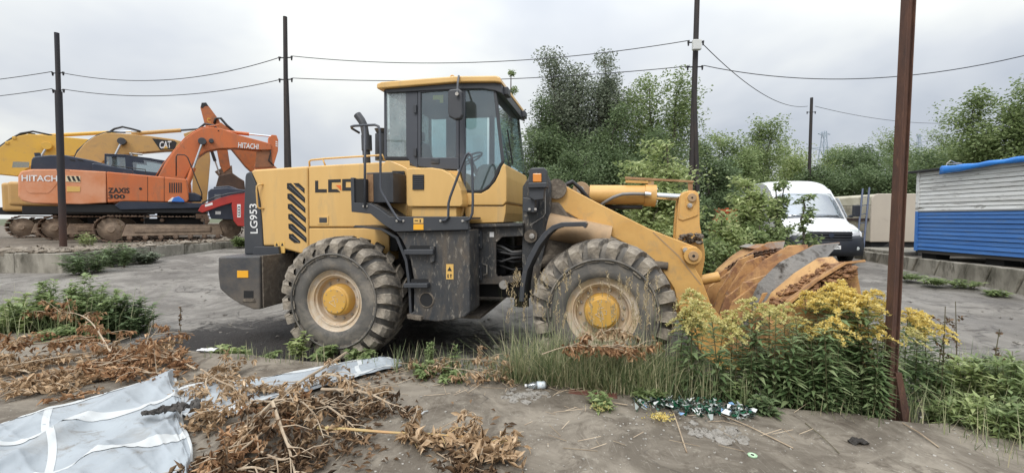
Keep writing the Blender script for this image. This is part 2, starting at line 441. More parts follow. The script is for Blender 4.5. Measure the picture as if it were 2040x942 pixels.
def ground_mat():
    m = bpy.data.materials.new('yard_dusty_asphalt'); m.use_nodes = True
    n, l = m.node_tree.nodes, m.node_tree.links; p = n['Principled BSDF']
    v = n.new('ShaderNodeTexCoord').outputs['Object']
    c = _mix(n, l, _mr(n, l, _nz(n, l, v, 0.55, 8, 0.66, 1.2), 0.42, 0.58), (0.262, 0.242, 0.214), (0.148, 0.134, 0.117))
    c = _mix(n, l, _mr(n, l, _nz(n, l, v, 2.3, 8, 0.7, 1.0), 0.52, 0.66), c, (0.09, 0.079, 0.068))
    c = _mix(n, l, _mr(n, l, _nz(n, l, v, 38, 4, 0.7), 0.60, 0.74), c, (0.30, 0.285, 0.265))
    # cracks in the asphalt
    vo = n.new('ShaderNodeTexVoronoi'); vo.feature = 'DISTANCE_TO_EDGE'; vo.inputs['Scale'].default_value = 0.42
    mp = n.new('ShaderNodeVectorMath'); mp.operation = 'MULTIPLY_ADD'
    nv = n.new('ShaderNodeTexNoise'); nv.inputs['Scale'].default_value = 1.6; l.new(v, nv.inputs['Vector'])
    l.new(nv.outputs['Color'], mp.inputs[0]); mp.inputs[1].default_value = (1.2, 1.2, 0); l.new(v, mp.inputs[2]); l.new(mp.outputs[0], vo.inputs['Vector'])
    crack = _math(n, l, 'MULTIPLY', _mr(n, l, vo.outputs['Distance'], 0.0, 0.012, 1, 0), _mr(n, l, _nz(n, l, v, 0.5), 0.45, 0.55))
    c = _mix(n, l, _math(n, l, 'MULTIPLY', crack, 0.45), c, (0.06, 0.055, 0.05))
    # tar and wet mud by the rear wheel, widened under the loader as painted shade
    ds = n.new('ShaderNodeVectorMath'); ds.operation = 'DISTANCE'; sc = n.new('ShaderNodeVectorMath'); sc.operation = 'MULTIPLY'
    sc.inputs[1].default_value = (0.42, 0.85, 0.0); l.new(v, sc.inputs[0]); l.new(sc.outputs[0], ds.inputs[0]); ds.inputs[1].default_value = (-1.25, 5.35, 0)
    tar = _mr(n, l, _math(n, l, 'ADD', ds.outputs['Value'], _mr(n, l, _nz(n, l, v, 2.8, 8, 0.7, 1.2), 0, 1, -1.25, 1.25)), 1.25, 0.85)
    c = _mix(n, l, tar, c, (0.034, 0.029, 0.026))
    # bare earth with weeds far behind the yard
    sp = n.new('ShaderNodeSeparateXYZ'); l.new(v, sp.inputs[0])
    far = _mr(n, l, _math(n, l, 'ADD', sp.outputs['Y'], _mr(n, l, _nz(n, l, v, 0.4), 0, 1, -6, 6)), 17, 24)
    c = _mix(n, l, far, c, (0.085, 0.095, 0.045))
    l.new(c, p.inputs['Base Color'])
    r = _mr(n, l, _nz(n, l, v, 0.9, 6), 0.42, 0.6, 0.9, 0.62)
    l.new(r, p.inputs['Roughness'])
    bn = n.new('ShaderNodeBump'); bn.inputs['Strength'].default_value = 0.85; bn.inputs['Distance'].default_value = 0.045
    h = _math(n, l, 'ADD', _nz(n, l, v, 6, 10, 0.72), _math(n, l, 'MULTIPLY', _nz(n, l, v, 60, 5, 0.7), 0.5))
    h = _math(n, l, 'SUBTRACT', h, crack)
    h = _math(n, l, 'ADD', h, _math(n, l, 'MULTIPLY', tar, _math(n, l, 'MULTIPLY', _nz(n, l, v, 9, 8, 0.7, 1.5), 2.0)))
    l.new(h, bn.inputs['Height']); l.new(bn.outputs[0], p.inputs['Normal'])
    return m
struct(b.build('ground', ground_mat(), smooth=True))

# ---- the concrete slab the photographer stands on
SLAB_Z = 0.20
def slab_edge(x): return 4.26 - 0.255 * x
def slab_mat():
    m = bpy.data.materials.new('slab_dirty_concrete'); m.use_nodes = True
    n, l = m.node_tree.nodes, m.node_tree.links; p = n['Principled BSDF']
    v = n.new('ShaderNodeTexCoord').outputs['Object']
    c = _mix(n, l, _mr(n, l, _nz(n, l, v, 1.1, 9, 0.70, 1.0), 0.41, 0.59), (0.25, 0.217, 0.172), (0.122, 0.102, 0.078))
    c = _mix(n, l, _mr(n, l, _nz(n, l, v, 4.0, 9, 0.72, 1.0), 0.50, 0.66), c, (0.085, 0.067, 0.049))
    c = _mix(n, l, _mr(n, l, _nz(n, l, v, 9.0, 9, 0.75), 0.56, 0.72), c, (0.29, 0.26, 0.21))
    st = n.new('ShaderNodeMapping'); st.inputs['Rotation'].default_value = (0, 0, 1.1); st.inputs['Scale'].default_value = (60, 3, 1); l.new(v, st.inputs['Vector'])
    c = _mix(n, l, _mr(n, l, _nz(n, l, st.outputs[0], 1.0, 3, 0.6), 0.62, 0.74, 0, 0.5), c, (0.31, 0.28, 0.235))
    vo = n.new('ShaderNodeTexVoronoi'); vo.inputs['Scale'].default_value = 34; l.new(v, vo.inputs['Vector'])
    sp_ = _math(n, l, 'MULTIPLY', _mr(n, l, vo.outputs['Distance'], 0.10, 0.16, 1, 0), _mr(n, l, _nz(n, l, v, 13), 0.52, 0.6))
    c = _mix(n, l, sp_, c, (0.46, 0.44, 0.40))
    vc = n.new('ShaderNodeTexVoronoi'); vc.feature = 'DISTANCE_TO_EDGE'; vc.inputs['Scale'].default_value = 0.55
    nv = n.new('ShaderNodeTexNoise'); nv.inputs['Scale'].default_value = 2.4; l.new(v, nv.inputs['Vector'])
    mp = n.new('ShaderNodeVectorMath'); mp.operation = 'MULTIPLY_ADD'; l.new(nv.outputs['Color'], mp.inputs[0]); mp.inputs[1].default_value = (0.7, 0.7, 0); l.new(v, mp.inputs[2]); l.new(mp.outputs[0], vc.inputs['Vector'])
    crack = _math(n, l, 'MULTIPLY', _mr(n, l, vc.outputs['Distance'], 0.0, 0.006, 1, 0), _mr(n, l, _nz(n, l, v, 0.8), 0.46, 0.54))
    c = _mix(n, l, crack, c, (0.07, 0.06, 0.05))
    l.new(c, p.inputs['Base Color']); p.inputs['Roughness'].default_value = 0.88
    bn = n.new('ShaderNodeBump'); bn.inputs['Strength'].default_value = 0.6; bn.inputs['Distance'].default_value = 0.015
    h = _math(n, l, 'SUBTRACT', _math(n, l, 'ADD', _nz(n, l, v, 7, 10, 0.75), _math(n, l, 'MULTIPLY', _nz(n, l, v, 70, 4, 0.7), 0.4)), crack)
    l.new(h, bn.inputs['Height']); l.new(bn.outputs[0], p.inputs['Normal'])
    return m
m_slab = slab_mat()
_rs = np.random.RandomState(11)
edge = [(x, slab_edge(x) + _rs.uniform(-0.06, 0.03)) for x in np.arange(-9, 7.01, 0.22)]
rows = []
for t in np.linspace(0, 1, 46):
    rows.append([(x, y*(1-t) + (-2.5)*t, SLAB_Z + 0.006*math.sin(3*x+1.3)*math.sin(2.1*(y*(1-t)-2.5*t))) for x, y in edge])
rows.insert(0, [(x, y + 0.01, -0.12) for x, y in edge])
b = MB(); b.grid(rows); slab = struct(b.build('concrete_slab', m_slab))
m_brick = M('red_brick', (0.15, 0.055, 0.036), 0.9, col2=(0.10,0.042,0.03), ns=14, dirt=((0.25,0.2,0.16), 10, 0.55, 0.75), bump=0.5, bs=50, rnd=0.2)
for i, (x, z) in enumerate(((0.62, 0.13), (0.86, 0.125), (0.74, 0.06))):
    bb = MB(); bb.box(-0.118, 0.118, -0.055, 0.055, -0.031, 0.031)
    o = bb.build('brick', m_brick, slab, bevel=0.006); o.location = (x, slab_edge(x) - 0.13, z + 0.045); o.rotation_euler = (0.02*i, 0.03*(i-2), -0.25 + 0.03*i)

# ---- raised terraces at both sides, and the retaining walls that hold them
TER_L, TER_R = 0.88, 0.70
m_ter = M('terrace_earth', (0.165, 0.135, 0.105), 0.95, col2=(0.095,0.078,0.058), ns=1.4, dirt=((0.27,0.24,0.19), 5, 0.5, 0.75), bump=0.8, bs=9)
b = MB(); b.slab([(-70, 12.25), (-12.95, 12.25), (-12.3, 18.7), (-9, 21), (-4, 23), (-4, 90), (-70, 90)], -0.3, TER_L - 0.02)
struct(b.build('terrace_left', m_ter))
b = MB(); b.slab([(11.35, 4), (11.45, 9.2), (12.2, 14.4), (12.5, 21), (14, 26), (14, 60), (70, 60), (70, 4)], -0.3, TER_R - 0.02)
struct(b.build('terrace_right', m_ter))
def wall_blocks(root, path, step, top, thick, seed, tilt=0.0, gap=0.012):
    rs = np.random.RandomState(seed); P = [np.array(p, float) for p in path]
    for a, c in zip(P[:-1], P[1:]):
        L = np.linalg.norm(c - a); d = (c - a) / L; nrm = np.array([d[1], -d[0]]); n = max(1, round(L/step))
        for i in range(n):
            s0, s1 = L*i/n + gap, L*(i+1)/n - gap
            zt = top + rs.uniform(-0.035, 0.02); ins = rs.uniform(-0.025, 0.025)
            q0, q1 = a + d*s0 + nrm*ins, a + d*s1 + nrm*ins
            zb = min(gh(*q0), gh(*q1)) - 0.15; bt = tilt
            bb = MB(); bb.hexa([(q0[0]+d[0]*bt, q0[1]+d[1]*bt, zb), (q1[0]+d[0]*bt, q1[1]+d[1]*bt, zb), (*(q1+d*bt+nrm*-thick), zb), (*(q0+d*bt+nrm*-thick), zb)],
                               [(q0[0], q0[1], zt), (q1[0], q1[1], zt), (*(q1-nrm*thick), zt), (*(q0-nrm*thick), zt)])
            bb.build('concrete_block', m_concrete, root, bevel=0.02)
wl_ = thing('retaining_wall', 'weathered concrete retaining wall under the orange excavators', 'wall', (0, 0, 0))
wall_blocks(wl_, [(-19.5, 12.0), (-12.7, 12.0), (-12.0, 18.6)], 1.35, TER_L, 0.35, 3)
wr_ = thing('retaining_wall', 'low stained concrete wall of slanting slabs below the blue and white shed', 'wall', (0, 0, 0))
wall_blocks(wr_, [(12.25, 20.5), (11.95, 14.4), (11.15, 9.2), (11.0, 4.5)], 0.74, TER_R + 0.03, 0.22, 8, tilt=-0.28)
# flat concrete slab lying on the right terrace behind the van
o = MB().slab([(12.1, 13.2), (15.5, 12.9), (15.9, 15.2), (12.4, 15.4)], TER_R - 0.02, TER_R + 0.10).build('concrete_paving_slab', m_concrete, bevel=0.02)
tag(o, 'flat pale concrete slab lying below the beige trailer body', 'slab')

# ---- poles and cables
m_pole = M('pole_dark_steel', (0.018,0.017,0.019), 0.7, col2=(0.045,0.032,0.026), ns=3, stretch=(4,4,0.6))
m_polel = M('pole_steel_rusting', (0.016,0.017,0.024), 0.65, col2=(0.03,0.024,0.024), ns=2, stretch=(5,5,0.5), low=((0.07,0.038,0.028), 0.2, 2.2))
m_rustp = M('pole_rust_brown', (0.115,0.055,0.035), 0.85, col2=(0.065,0.036,0.028), ns=5, stretch=(3,3,0.8), dirt=((0.20,0.10,0.06), 9, 0.56, 0.75), bump=0.4, bs=40)
m_ins = M('insulator_black', (0.02,0.02,0.022), 0.4)
m_wire = M('cable_black', (0.025,0.025,0.027), 0.6)
def tube_local(root, pts, r, name, mat, n=10):
    o = np.array(root.location)
    return MB().tube([tuple(np.array(p) - o) for p in pts], r, n).build(name, mat, root, auto=40)
def pole(base, top, r0, label, mat, joint=None, ins=()):
    t = thing('utility_pole', label, 'pole', tuple(base), 0)
    base, top = np.array(base), np.array(top)
    if joint is None:
        tube_local(t, [base - (0,0,0.2), top], [r0, r0*0.82], 'post', mat, 12)
    else:
        j = base + (top - base) * joint
        tube_local(t, [base - (0,0,0.2), j], r0, 'post', mat, 12)
        tube_local(t, [j, top], r0*0.68, 'extension', mat, 12)
    for z, side in ins:
        p = base + (top - base) * z; d = np.array(side)
        tube_local(t, [p, p + d*0.22], 0.018, 'bracket', m_ins, 6)
        tube_local(t, [p + d*0.20 + (0,0,0.03), p + d*0.20 - (0,0,0.09)], [0.035, 0.02], 'insulator', m_ins, 8)
    return t
E1 = np.array([1.0, -0.09, 0.0])
b1 = at_z(126, 490, TER_L); t1 = at_y(113, 66, b1[1])
pole(b1, t1, 0.10, 'dark steel pole standing in front of the orange excavator counterweight', m_polel, 0.73, [(0.815, E1), (0.815, -E1), (0.735, E1), (0.735, -E1)])
b2 = at_y(572, 455, 13.6); t2 = at_y(568, 34, 13.6)
p2 = pole(b2, t2, 0.075, 'dark steel pole rising behind the hood of the yellow loader, braced by a second leg', m_pole, None, [(0.81, E1), (0.81, -E1), (0.708, E1), (0.708, -E1)])
tube_local(p2, [at_y(580, 455, 13.55), at_y(570, 160, 13.55)], 0.07, 'brace', m_pole)
b3 = at_y(1374, 470, 12.3); t3 = at_y(1390, -40, 12.3)
p3 = pole(b3, t3, 0.085, 'tall dark pole with a pale junction box behind the loader boom', m_pole, None, [(0.76, E1), (0.76, -E1), (0.665, E1), (0.665, -E1)])
tube_local(p3, [at_y(1392, 470, 12.25), at_y(1383, 180, 12.25)], 0.065, 'brace', m_pole)
q = at_y(1388, 90, 12.1) - b3
MB().box(q[0]-0.12, q[0]+0.12, q[1]-0.06, q[1]+0.06, q[2]-0.14, q[2]+0.14).build('junction_box', M('pale_plastic', (0.62,0.63,0.61), 0.5), p3, bevel=0.02)
b4 = at_y(1611, 372, 22.7); t4 = at_y(1617, 195, 22.7); b4 = np.array([b4[0], 22.7, gh(b4[0], 22.7)])
p4 = pole(b4, t4, 0.085, 'thin far pole standing behind the white van', m_pole, None, [(0.9, E1), (0.9, -E1)])
b5 = at_z(1768, 836, 0.14); t5 = at_y(1813, -80, b5[1])
p5 = thing('steel_post', 'thick rusty brown steel post rising from the goldenrod beside the slab', 'post', tuple(b5), 0)
dv = t5 - b5
MB().tube([(0,0,-0.15), tuple(dv)], 0.030, 8).build('post', m_rustp, p5, bevel=0.006)
for s in (-1, 1):      # flat flanges along the post, like a rolled channel
    MB().hexa([(s*0.029-0.004,-0.038,-0.1),(s*0.029+0.004,-0.038,-0.1),(s*0.029+0.004,0.03,-0.1),(s*0.029-0.004,0.03,-0.1)],
              [(dv[0]+s*0.029-0.004,-0.038+dv[1],dv[2]),(dv[0]+s*0.029+0.004,-0.038+dv[1],dv[2]),(dv[0]+s*0.029+0.004,0.03+dv[1],dv[2]),(dv[0]+s*0.029-0.004,0.03+dv[1],dv[2])]).build('flange', m_rustp, p5)
MB().hexa([(0.10,-0.06,-0.1),(0.17,-0.06,-0.1),(0.17,0.02,-0.1),(0.10,0.02,-0.1)], [(0.01,-0.05,0.42),(0.06,-0.05,0.42),(0.06,0.02,0.42),(0.01,0.02,0.42)]).build('gusset', m_rustp, p5)
MB().hexa([(-0.19,-0.03,-0.1),(-0.13,-0.03,-0.1),(-0.13,0.04,-0.1),(-0.19,0.04,-0.1)], [(-0.06,-0.03,0.30),(-0.03,-0.03,0.30),(-0.03,0.04,0.30),(-0.06,0.04,0.30)]).build('gusset', m_rustp, p5)
MB().tube([(-0.04,-0.042,0.37),(0.05,-0.042,0.385)], 0.009, 6).build('weld_collar', m_rustp, p5)
MB().tube([tuple(dv*0.985), tuple(dv)], 0.045, 8).build('cap', m_rustp, p5)
def wire(p, q, sag, label, r=0.012):
    p, q = np.array(p), np.array(q); n = 24
    pts = [tuple(p + (q-p)*t - np.array([0, 0, sag*4*t*(1-t)])) for t in np.linspace(0, 1, n)]
    return tag(MB().tube(pts, r, 5).build('power_cable', m_wire), label, 'cable', 'cables strung between the poles')
A1, A2 = at_y(104, 143, 14.7), at_y(104, 177, 14.7)
wire(A1, A1 + (-9, 1.5, -0.1), 0.15, 'upper black cable running left from the pole by the excavator')
wire(A2, A2 + (-9, 1.5, -0.1), 0.15, 'lower black cable running left from the pole by the excavator')
c1, c2 = at_y(126, 146, 14.6), at_y(126, 178, 14.6); d1, d2 = at_y(560, 114, 13.6), at_y(562, 158, 13.6)
wire(c1, d1, 0.46, 'upper sagging cable above the orange excavator boom')
wire(c2, d2, 0.36, 'lower sagging cable above the orange excavator boom')
e1, e2 = at_y(580, 112, 13.6), at_y(582, 156, 13.6); g1, g2 = at_y(1374, 81, 12.3), at_y(1374, 132, 12.3)
wire(e1, g1, 0.40, 'upper cable passing above the roof of the loader cab')
wire(e2, g2, 0.22, 'lower cable passing behind the roof of the loader cab')
wire(at_y(1400, 88, 12.2), at_y(1609, 212, 22.6), 0.55, 'cable falling from the junction box to the far pole')
wire(at_y(1402, 131, 12.3), at_y(2100, 96, 10.6), 0.55, 'cable running right from the tall pole over the blue shed')
wire(at_y(1624, 212, 22.7), at_y(1950, 243, 27.0), 0.4, 'cable running right from the far pole towards the trees')
# ================================================================== THE WHEEL LOADER
L = Frame((-1.96, 6.70, 0.0), -12)
LD = thing('wheel_loader', 'big yellow wheel loader with dark cab frame and rusty muddy bucket', 'wheel loader', L.o, L.yaw)
def lp(name, mat, pts, w_px, w0, w1, parent=None, bevel=0.006, **k):
    """A plate traced at distance w_px and extruded from w0 to w1."""
    return MB().plate(L.poly(pts, w_px), w0, w1).build(name, mat, parent or LD, bevel=bevel, **k)

# ---- wheels: carcass, lugs, rim, hub, bolts
TR, TW = 0.79, 0.29
def lug_mesh():
    b = MB(); st = [(-TW-0.005, 0.655, 0.0), (-TW-0.012, 0.735, 0.01), (-TW+0.035, 0.787, 0.03), (-0.13, 0.808, 0.085), (-0.005, 0.812, 0.15)]
    half = 0.098; vs = []; fs = []
    for w, r, sh in st:
        hw = half * (1.0 if w > -TW else 0.92)
        for a, rr in ((sh-hw, r-0.085), (sh-hw*0.86, r), (sh+hw*0.86, r), (sh+hw, r-0.085)):
            vs.append((rr*math.sin(a), w, rr*math.cos(a)))
    for i in range(len(st)-1):
        for k in range(3):
            a = i*4+k; fs.append((a, a+1, a+5, a+4))
    fs.append((0,3,2,1)); m = 4*(len(st)-1); fs.append((m, m+1, m+2, m+3))
    b.add(vs, fs)
    return b
_lug = lug_mesh()
_lugr = MB(); _lugr.add([(x, -w, z) for x, w, z in [(v[0], v[1], v[2]) for v in _lug.v]], [f[::-1] for f in _lug.f])
def wheel(u, side, spin):
    """side -1: outer face towards the camera."""
    b = MB(); pr = []
    for k in range(15):                       # carcass profile round the tyre section
        t = math.pi * k / 14
        pr.append((0.40 + 0.368 * (1 - abs(math.cos(t))**2.6)**0.55, -TW*math.copysign(abs(math.cos(t))**0.62, math.cos(t))))
    pr = [(0.385, -0.17)] + pr[0:] + [(0.385, 0.17)]
    b.lathe(pr, n=48, close=True)
    wobj = b.build('wheel', m_rub, LD, smooth=True)
    wobj.location = (u, side*1.08, TR)
    ring = MB(); ring.lathe([(0.585, -TW-0.010), (0.600, -TW-0.022), (0.615, -TW-0.010)], n=48, close=True); ring.build('sidewall_ridge', m_rub, wobj, smooth=True)
    n = 22
    for tpl in (_lug, _lugr):
        first = None
        for i in range(n):
            a = 2*math.pi*(i + spin + (0.5 if tpl is _lugr else 0))/n
            if first is None:
                first = tpl.build('tread_lug', m_lug, wobj, bevel=0.014); first.rotation_euler = (0, a, 0)
            else: copy_of(first, wobj, rot=(0, a + 0.012*math.sin(i*2.7), 0)).scale = (1 + 0.012*math.sin(i*1.9),)*1 + (1.0, 1 + 0.012*math.sin(i*1.9))
    s = -1
    rm = MB(); rm.lathe([(0.375, 0.18), (0.405, -0.215), (0.412, -0.245), (0.402, -0.264), (0.390, -0.258), (0.386, -0.232), (0.340, -0.222), (0.334, -0.236), (0.322, -0.236), (0.316, -0.205), (0.296, -0.198), (0.288, -0.125), (0.275, -0.115), (0.195, -0.115), (0.15, -0.115), (0.15, 0.15)], n=48)
    ro = rm.build('rim', m_rim, wobj, auto=30)
    hb = MB(); hb.lathe([(0.205, -0.11), (0.200, -0.185), (0.188, -0.235), (0.178, -0.245), (0.168, -0.247), (0.162, -0.262), (0.155, -0.268), (0.0, -0.270)], n=40)
    hb.build('hub', m_hub, wobj, auto=30)
    lg = MB()                                  # cast emblem on the hub: open triangle with a small letter
    for pa in ([(-0.075,-0.020),(0.02,-0.072)], [(-0.075,-0.020),(0.0,0.015)], [(0.0,0.015),(0.018,-0.068)], [(-0.01,0.018),(-0.03,0.05),(0.02,0.065)], [(0.028,0.03),(0.05,0.03),(0.05,-0.01),(0.03,-0.01)]):
        lg.tube([(x, -0.271, z) for x, z in pa], 0.0035, 4)
    lg.build('emblem', m_rim, wobj)
    bt = MB(); bt.lathe([(0.017, 0.0), (0.017, -0.016), (0.012, -0.022), (0.0, -0.022)], n=6); b0 = None
    for i in range(12):
        a = 2*math.pi*(i+0.3)/12; p = (0.248*math.cos(a), -0.115, 0.248*math.sin(a))
        if b0 is None: b0 = bt.build('wheel_bolt', m_bolt, wobj); b0.location = p
        else: copy_of(b0, wobj, loc=p)
    bt = MB(); bt.lathe([(0.0065, 0.0), (0.0065, -0.007), (0.0, -0.008)], n=6); b0 = None
    for i in range(10):
        a = 2*math.pi*i/10; p = (0.140*math.cos(a), -0.268, 0.140*math.sin(a))
        if b0 is None: b0 = bt.build('hub_screw', m_bolt, wobj); b0.location = p
        else: copy_of(b0, wobj, loc=p)
    if side > 0: wobj.rotation_euler = (0, 0, math.pi)
    return wobj
wheel(-0.02, -1, 0.1); wheel(3.31, -1, 0.45); wheel(-0.02, 1, 0.3); wheel(3.31, 1, 0.7)

# ---- chassis under the machine
part('rear_frame', m_blkm, LD, lambda b: (b.box(-1.35, 1.55, -0.42, 0.42, 0.85, 1.45), b.box(-1.2, 1.2, -0.30, 0.30, 0.55, 0.9)), bevel=0.02)
part('axle', m_blkm, LD, lambda b: b.lathe([(0.10, -0.85), (0.17, -0.5), (0.30, -0.22), (0.34, 0), (0.30, 0.22), (0.17, 0.5), (0.10, 0.85)], (-0.02, 0, TR), n=20), smooth=True)
part('axle', m_mudf, LD, lambda b: b.lathe([(0.10, -0.85), (0.17, -0.5), (0.30, -0.22), (0.34, 0), (0.30, 0.22), (0.17, 0.5), (0.10, 0.85)], (3.31, 0, TR), n=20), smooth=True)
part('transmission', m_mudf, LD, lambda b: b.box(0.5, 1.4, -0.33, 0.33, 0.42, 1.0), bevel=0.06)
part('drive_shaft', m_mudf, LD, lambda b: b.tube([(0.3, 0, 0.78), (3.1, 0, 0.76)], 0.055, 10), smooth=True)

# ---- counterweight
cwp = L.poly([(417, 512), (517, 510), (517, 616), (500, 616), (470, 606), (440, 590), (420, 574), (416, 545)], -1.1)
u0, u1 = cwp[0][0], cwp[1][0]
def cw(b):
    # side profile carried across with rounded rear corners
    n = 16; prof = cwp
    rings = []
    for k in range(n+1):
        w = -1.1 + 2.2*k/n; e = max(0.0, abs(w) - 0.70)/0.40
        cut = 0.16 * (1 - math.sqrt(max(0.0, 1 - e*e)))
        rings.append([(u + cut*max(0, (u1-u)/(u1-u0)), w, z) for u, z in prof])
    m = len(prof); vs = [v for r in rings for v in r]
    fs = [(k*m+i, (k+1)*m+i, (k+1)*m+(i+1)%m, k*m+(i+1)%m) for k in range(n) for i in range(m)]
    fs += [tuple(range(m)), tuple(n*m+i for i in range(m-1, -1, -1))]
    b.add(vs, fs)
cwo = part('counterweight', M('counterweight_dark', (0.05,0.053,0.06), 0.4, col2=(0.075,0.075,0.075), ns=3, dirt=((0.17,0.15,0.12), 4, 0.56, 0.8), dirt2=(MUDL, 18, 0.66, 0.76), bump=0.25, bs=35, low=((0.15,0.125,0.10), 0.35, 1.25)), LD, cw, bevel=0.02)
part('mud_face', m_mudf, cwo, lambda b: b.box(u1+0.002, u1+0.022, -1.07, -0.45, 0.59, 1.32), bevel=0.008)
lp('reflector', m_refl, [(473, 539), (495, 539), (495, 553), (473, 553)], -1.1, -1.108, -1.096, cwo, 0.003)
lp('recess', m_void, [(486, 579), (505, 579), (505, 594), (486, 594)], -1.1, -1.104, -1.09, cwo, 0)
lp('recess_sill', m_mudf, [(486, 594), (507, 594), (510, 601), (484, 601)], -1.1, -1.112, -1.09, cwo, 0.003)

# ---- engine hood: panels with real gaps over a dark core
HW = 0.70
core = L.poly([(504, 344), (612, 336), (790, 328), (790, 500), (560, 500), (527, 488), (520, 420)], -HW)
part('hood_core', m_void, LD, lambda b: b.plate(core, -HW+0.03, HW-0.03))
lp('hood_rear_panel', m_yel, [(499, 341), (505, 338), (612.5, 331), (614, 500), (600, 506), (545, 490), (524, 490), (521, 440), (517, 400), (510, 365)], -HW, -HW, HW, None, 0.03, seg=4)
lp('hood_side_door', m_yel, [(614.2, 331), (750, 323.5), (800, 322), (800, 452.5), (615.2, 452.5)], -HW, -HW, HW, None, 0.022, seg=4)
lp('hood_lower_panel', m_yel, [(615.6, 454.5), (757, 454.5), (775, 470), (775, 520), (615.6, 520)], -HW, -HW, HW, None, 0.012)
rear = lp('rear_grille', m_blk, [(487, 352), (489, 345), (498, 341), (509, 366), (516, 401), (520, 440), (523, 491), (553, 491), (553, 506), (486, 507), (484, 430)], -HW, -HW+0.006, HW-0.006, None, 0.02, seg=3)
lp('rear_step', m_blk, [(508, 491), (556, 491), (558, 507), (506, 507)], -HW-0.03, -HW-0.05, HW+0.05, rear, 0.008)
# seven slanting vents with a fin in each
Z2 = lambda x, y: (400 + x/2.355, 300 + y/2.355)
for pts in ([(434,153),(460,153),(487,178),(487,201)], [(405,153),(424,153),(489,222),(489,246),(405,178)], [(407,202),(425,202),(491,270),(491,293),(407,225)], [(409,250),(427,250),(493,316),(493,340),(409,272)],
            [(411,297),(428,297),(494,362),(494,386),(411,320)], [(412,343),(430,343),(496,408),(496,432),(412,365)], [(414,390),(432,390),(467,425),(467,433),(440,433),(414,412)]):
    v = lp('vent', m_void, [Z2(*p) for p in pts], -HW, -HW-0.004, -HW+0.02, LD, 0)
    a, c = Z2(*pts[0]), Z2(*pts[2])
    q0, q1 = L.p(a[0]+4, a[1]+5, -HW-0.005), L.p(c[0]-2, c[1]+3, -HW-0.005)
    MB().tube([q0, q1], 0.006, 4).build('fin', m_blk, v)
text('model_lettering', 'LG953', [L.p(513.5, 465, -HW), L.p(511.5, 406, -HW), L.p(498.5, 465, -HW)], (0, -0.004+0.006, 0), m_white, rear, offset=0.012)
# brand lettering from square strokes
bd = MB(); 
def stroke(pts): bd.plate(L.poly(pts, -HW), -HW-0.004, -HW+0.002)
stroke([(628,360),(634,360),(634,377),(651,377),(651,383.5),(628,383.5)])
stroke([(654,358),(679,357),(679,363),(661,363.5),(661,377),(672,377),(678,383),(654,383)])
stroke([(682,357),(712,356),(712,362),(689,362.5),(689,373.5),(712,373.5),(712,380),(682,380)])
stroke([(705,362),(712,362),(712,374),(705,374)])
bd.build('brand_lettering', m_blackp, LD)
lp('brand_accent', m_orangep, [(669,369),(679,369),(680,380)], -HW, -HW-0.005, -HW, LD, 0)
lt = lp('door_latch', m_yel, [(633, 430), (655, 430), (655, 447), (633, 447)], -HW, -HW-0.008, -HW, LD, 0.003)
lp('latch_recess', m_blkm, [(637, 433.5), (652, 433.5), (652, 443.5), (637, 443.5)], -HW, -HW-0.012, -HW-0.004, lt, 0.002)
for i in range(2):
    x = 547 + i*11
    w_ = lp('warning_label', m_label, [(x, 481), (x+9.5, 481), (x+9.5, 504), (x, 504)], -HW, -HW-0.003, -HW+0.01, LD, 0)
    c = L.uz(x+4.7, 487, -HW)
    MB().plate([(c[0]-0.025, c[1]-0.02), (c[0]+0.025, c[1]-0.02), (c[0], c[1]+0.028)], -HW-0.0045, -HW-0.002).build('pictogram', m_blackp, w_)
part('grab_handle', m_yel, LD, lambda b: b.tube([L.p(524, 368, -HW), L.p(516, 368, -HW-0.05), L.p(511.5, 371, -HW-0.06), L.p(511, 380, -HW-0.06), L.p(513, 412, -HW-0.06), L.p(516, 415, -HW-0.05), L.p(526, 415.5, -HW)], 0.012, 8), smooth=True)
part('hood_rail', m_yel, LD, lambda b: (b.tube([L.p(617, 332, -0.62), L.p(616, 322, -0.62), L.p(620, 319, -0.62), L.p(650, 316, -0.62), L.p(762, 309, -0.62), L.p(766, 318, -0.62)], 0.014, 8), b.tube([L.p(643, 317, -0.62), L.p(648, 330, -0.62)], 0.012, 8)), smooth=True)
ex = part('exhaust_stack', m_blk, LD, lambda b: b.tube([L.p(731, 330, -0.42), L.p(728, 268, -0.42), L.p(725, 250, -0.42), L.p(720, 240, -0.42), L.p(712, 229, -0.42)], [0.055, 0.055, 0.056, 0.057, 0.058], 14), auto=50)
part('muffler_band', m_blk, ex, lambda b: b.tube([L.p(731, 300, -0.42), L.p(730, 270, -0.42)], 0.075, 16), auto=50)
part('air_cleaner', m_blk, LD, lambda b: (b.tube([L.p(762, 320, -0.1), L.p(762, 268, -0.1)], 0.11, 16), b.tube([L.p(762, 268, -0.1), L.p(762, 258, -0.1)], [0.08, 0.12], 16)), auto=50)

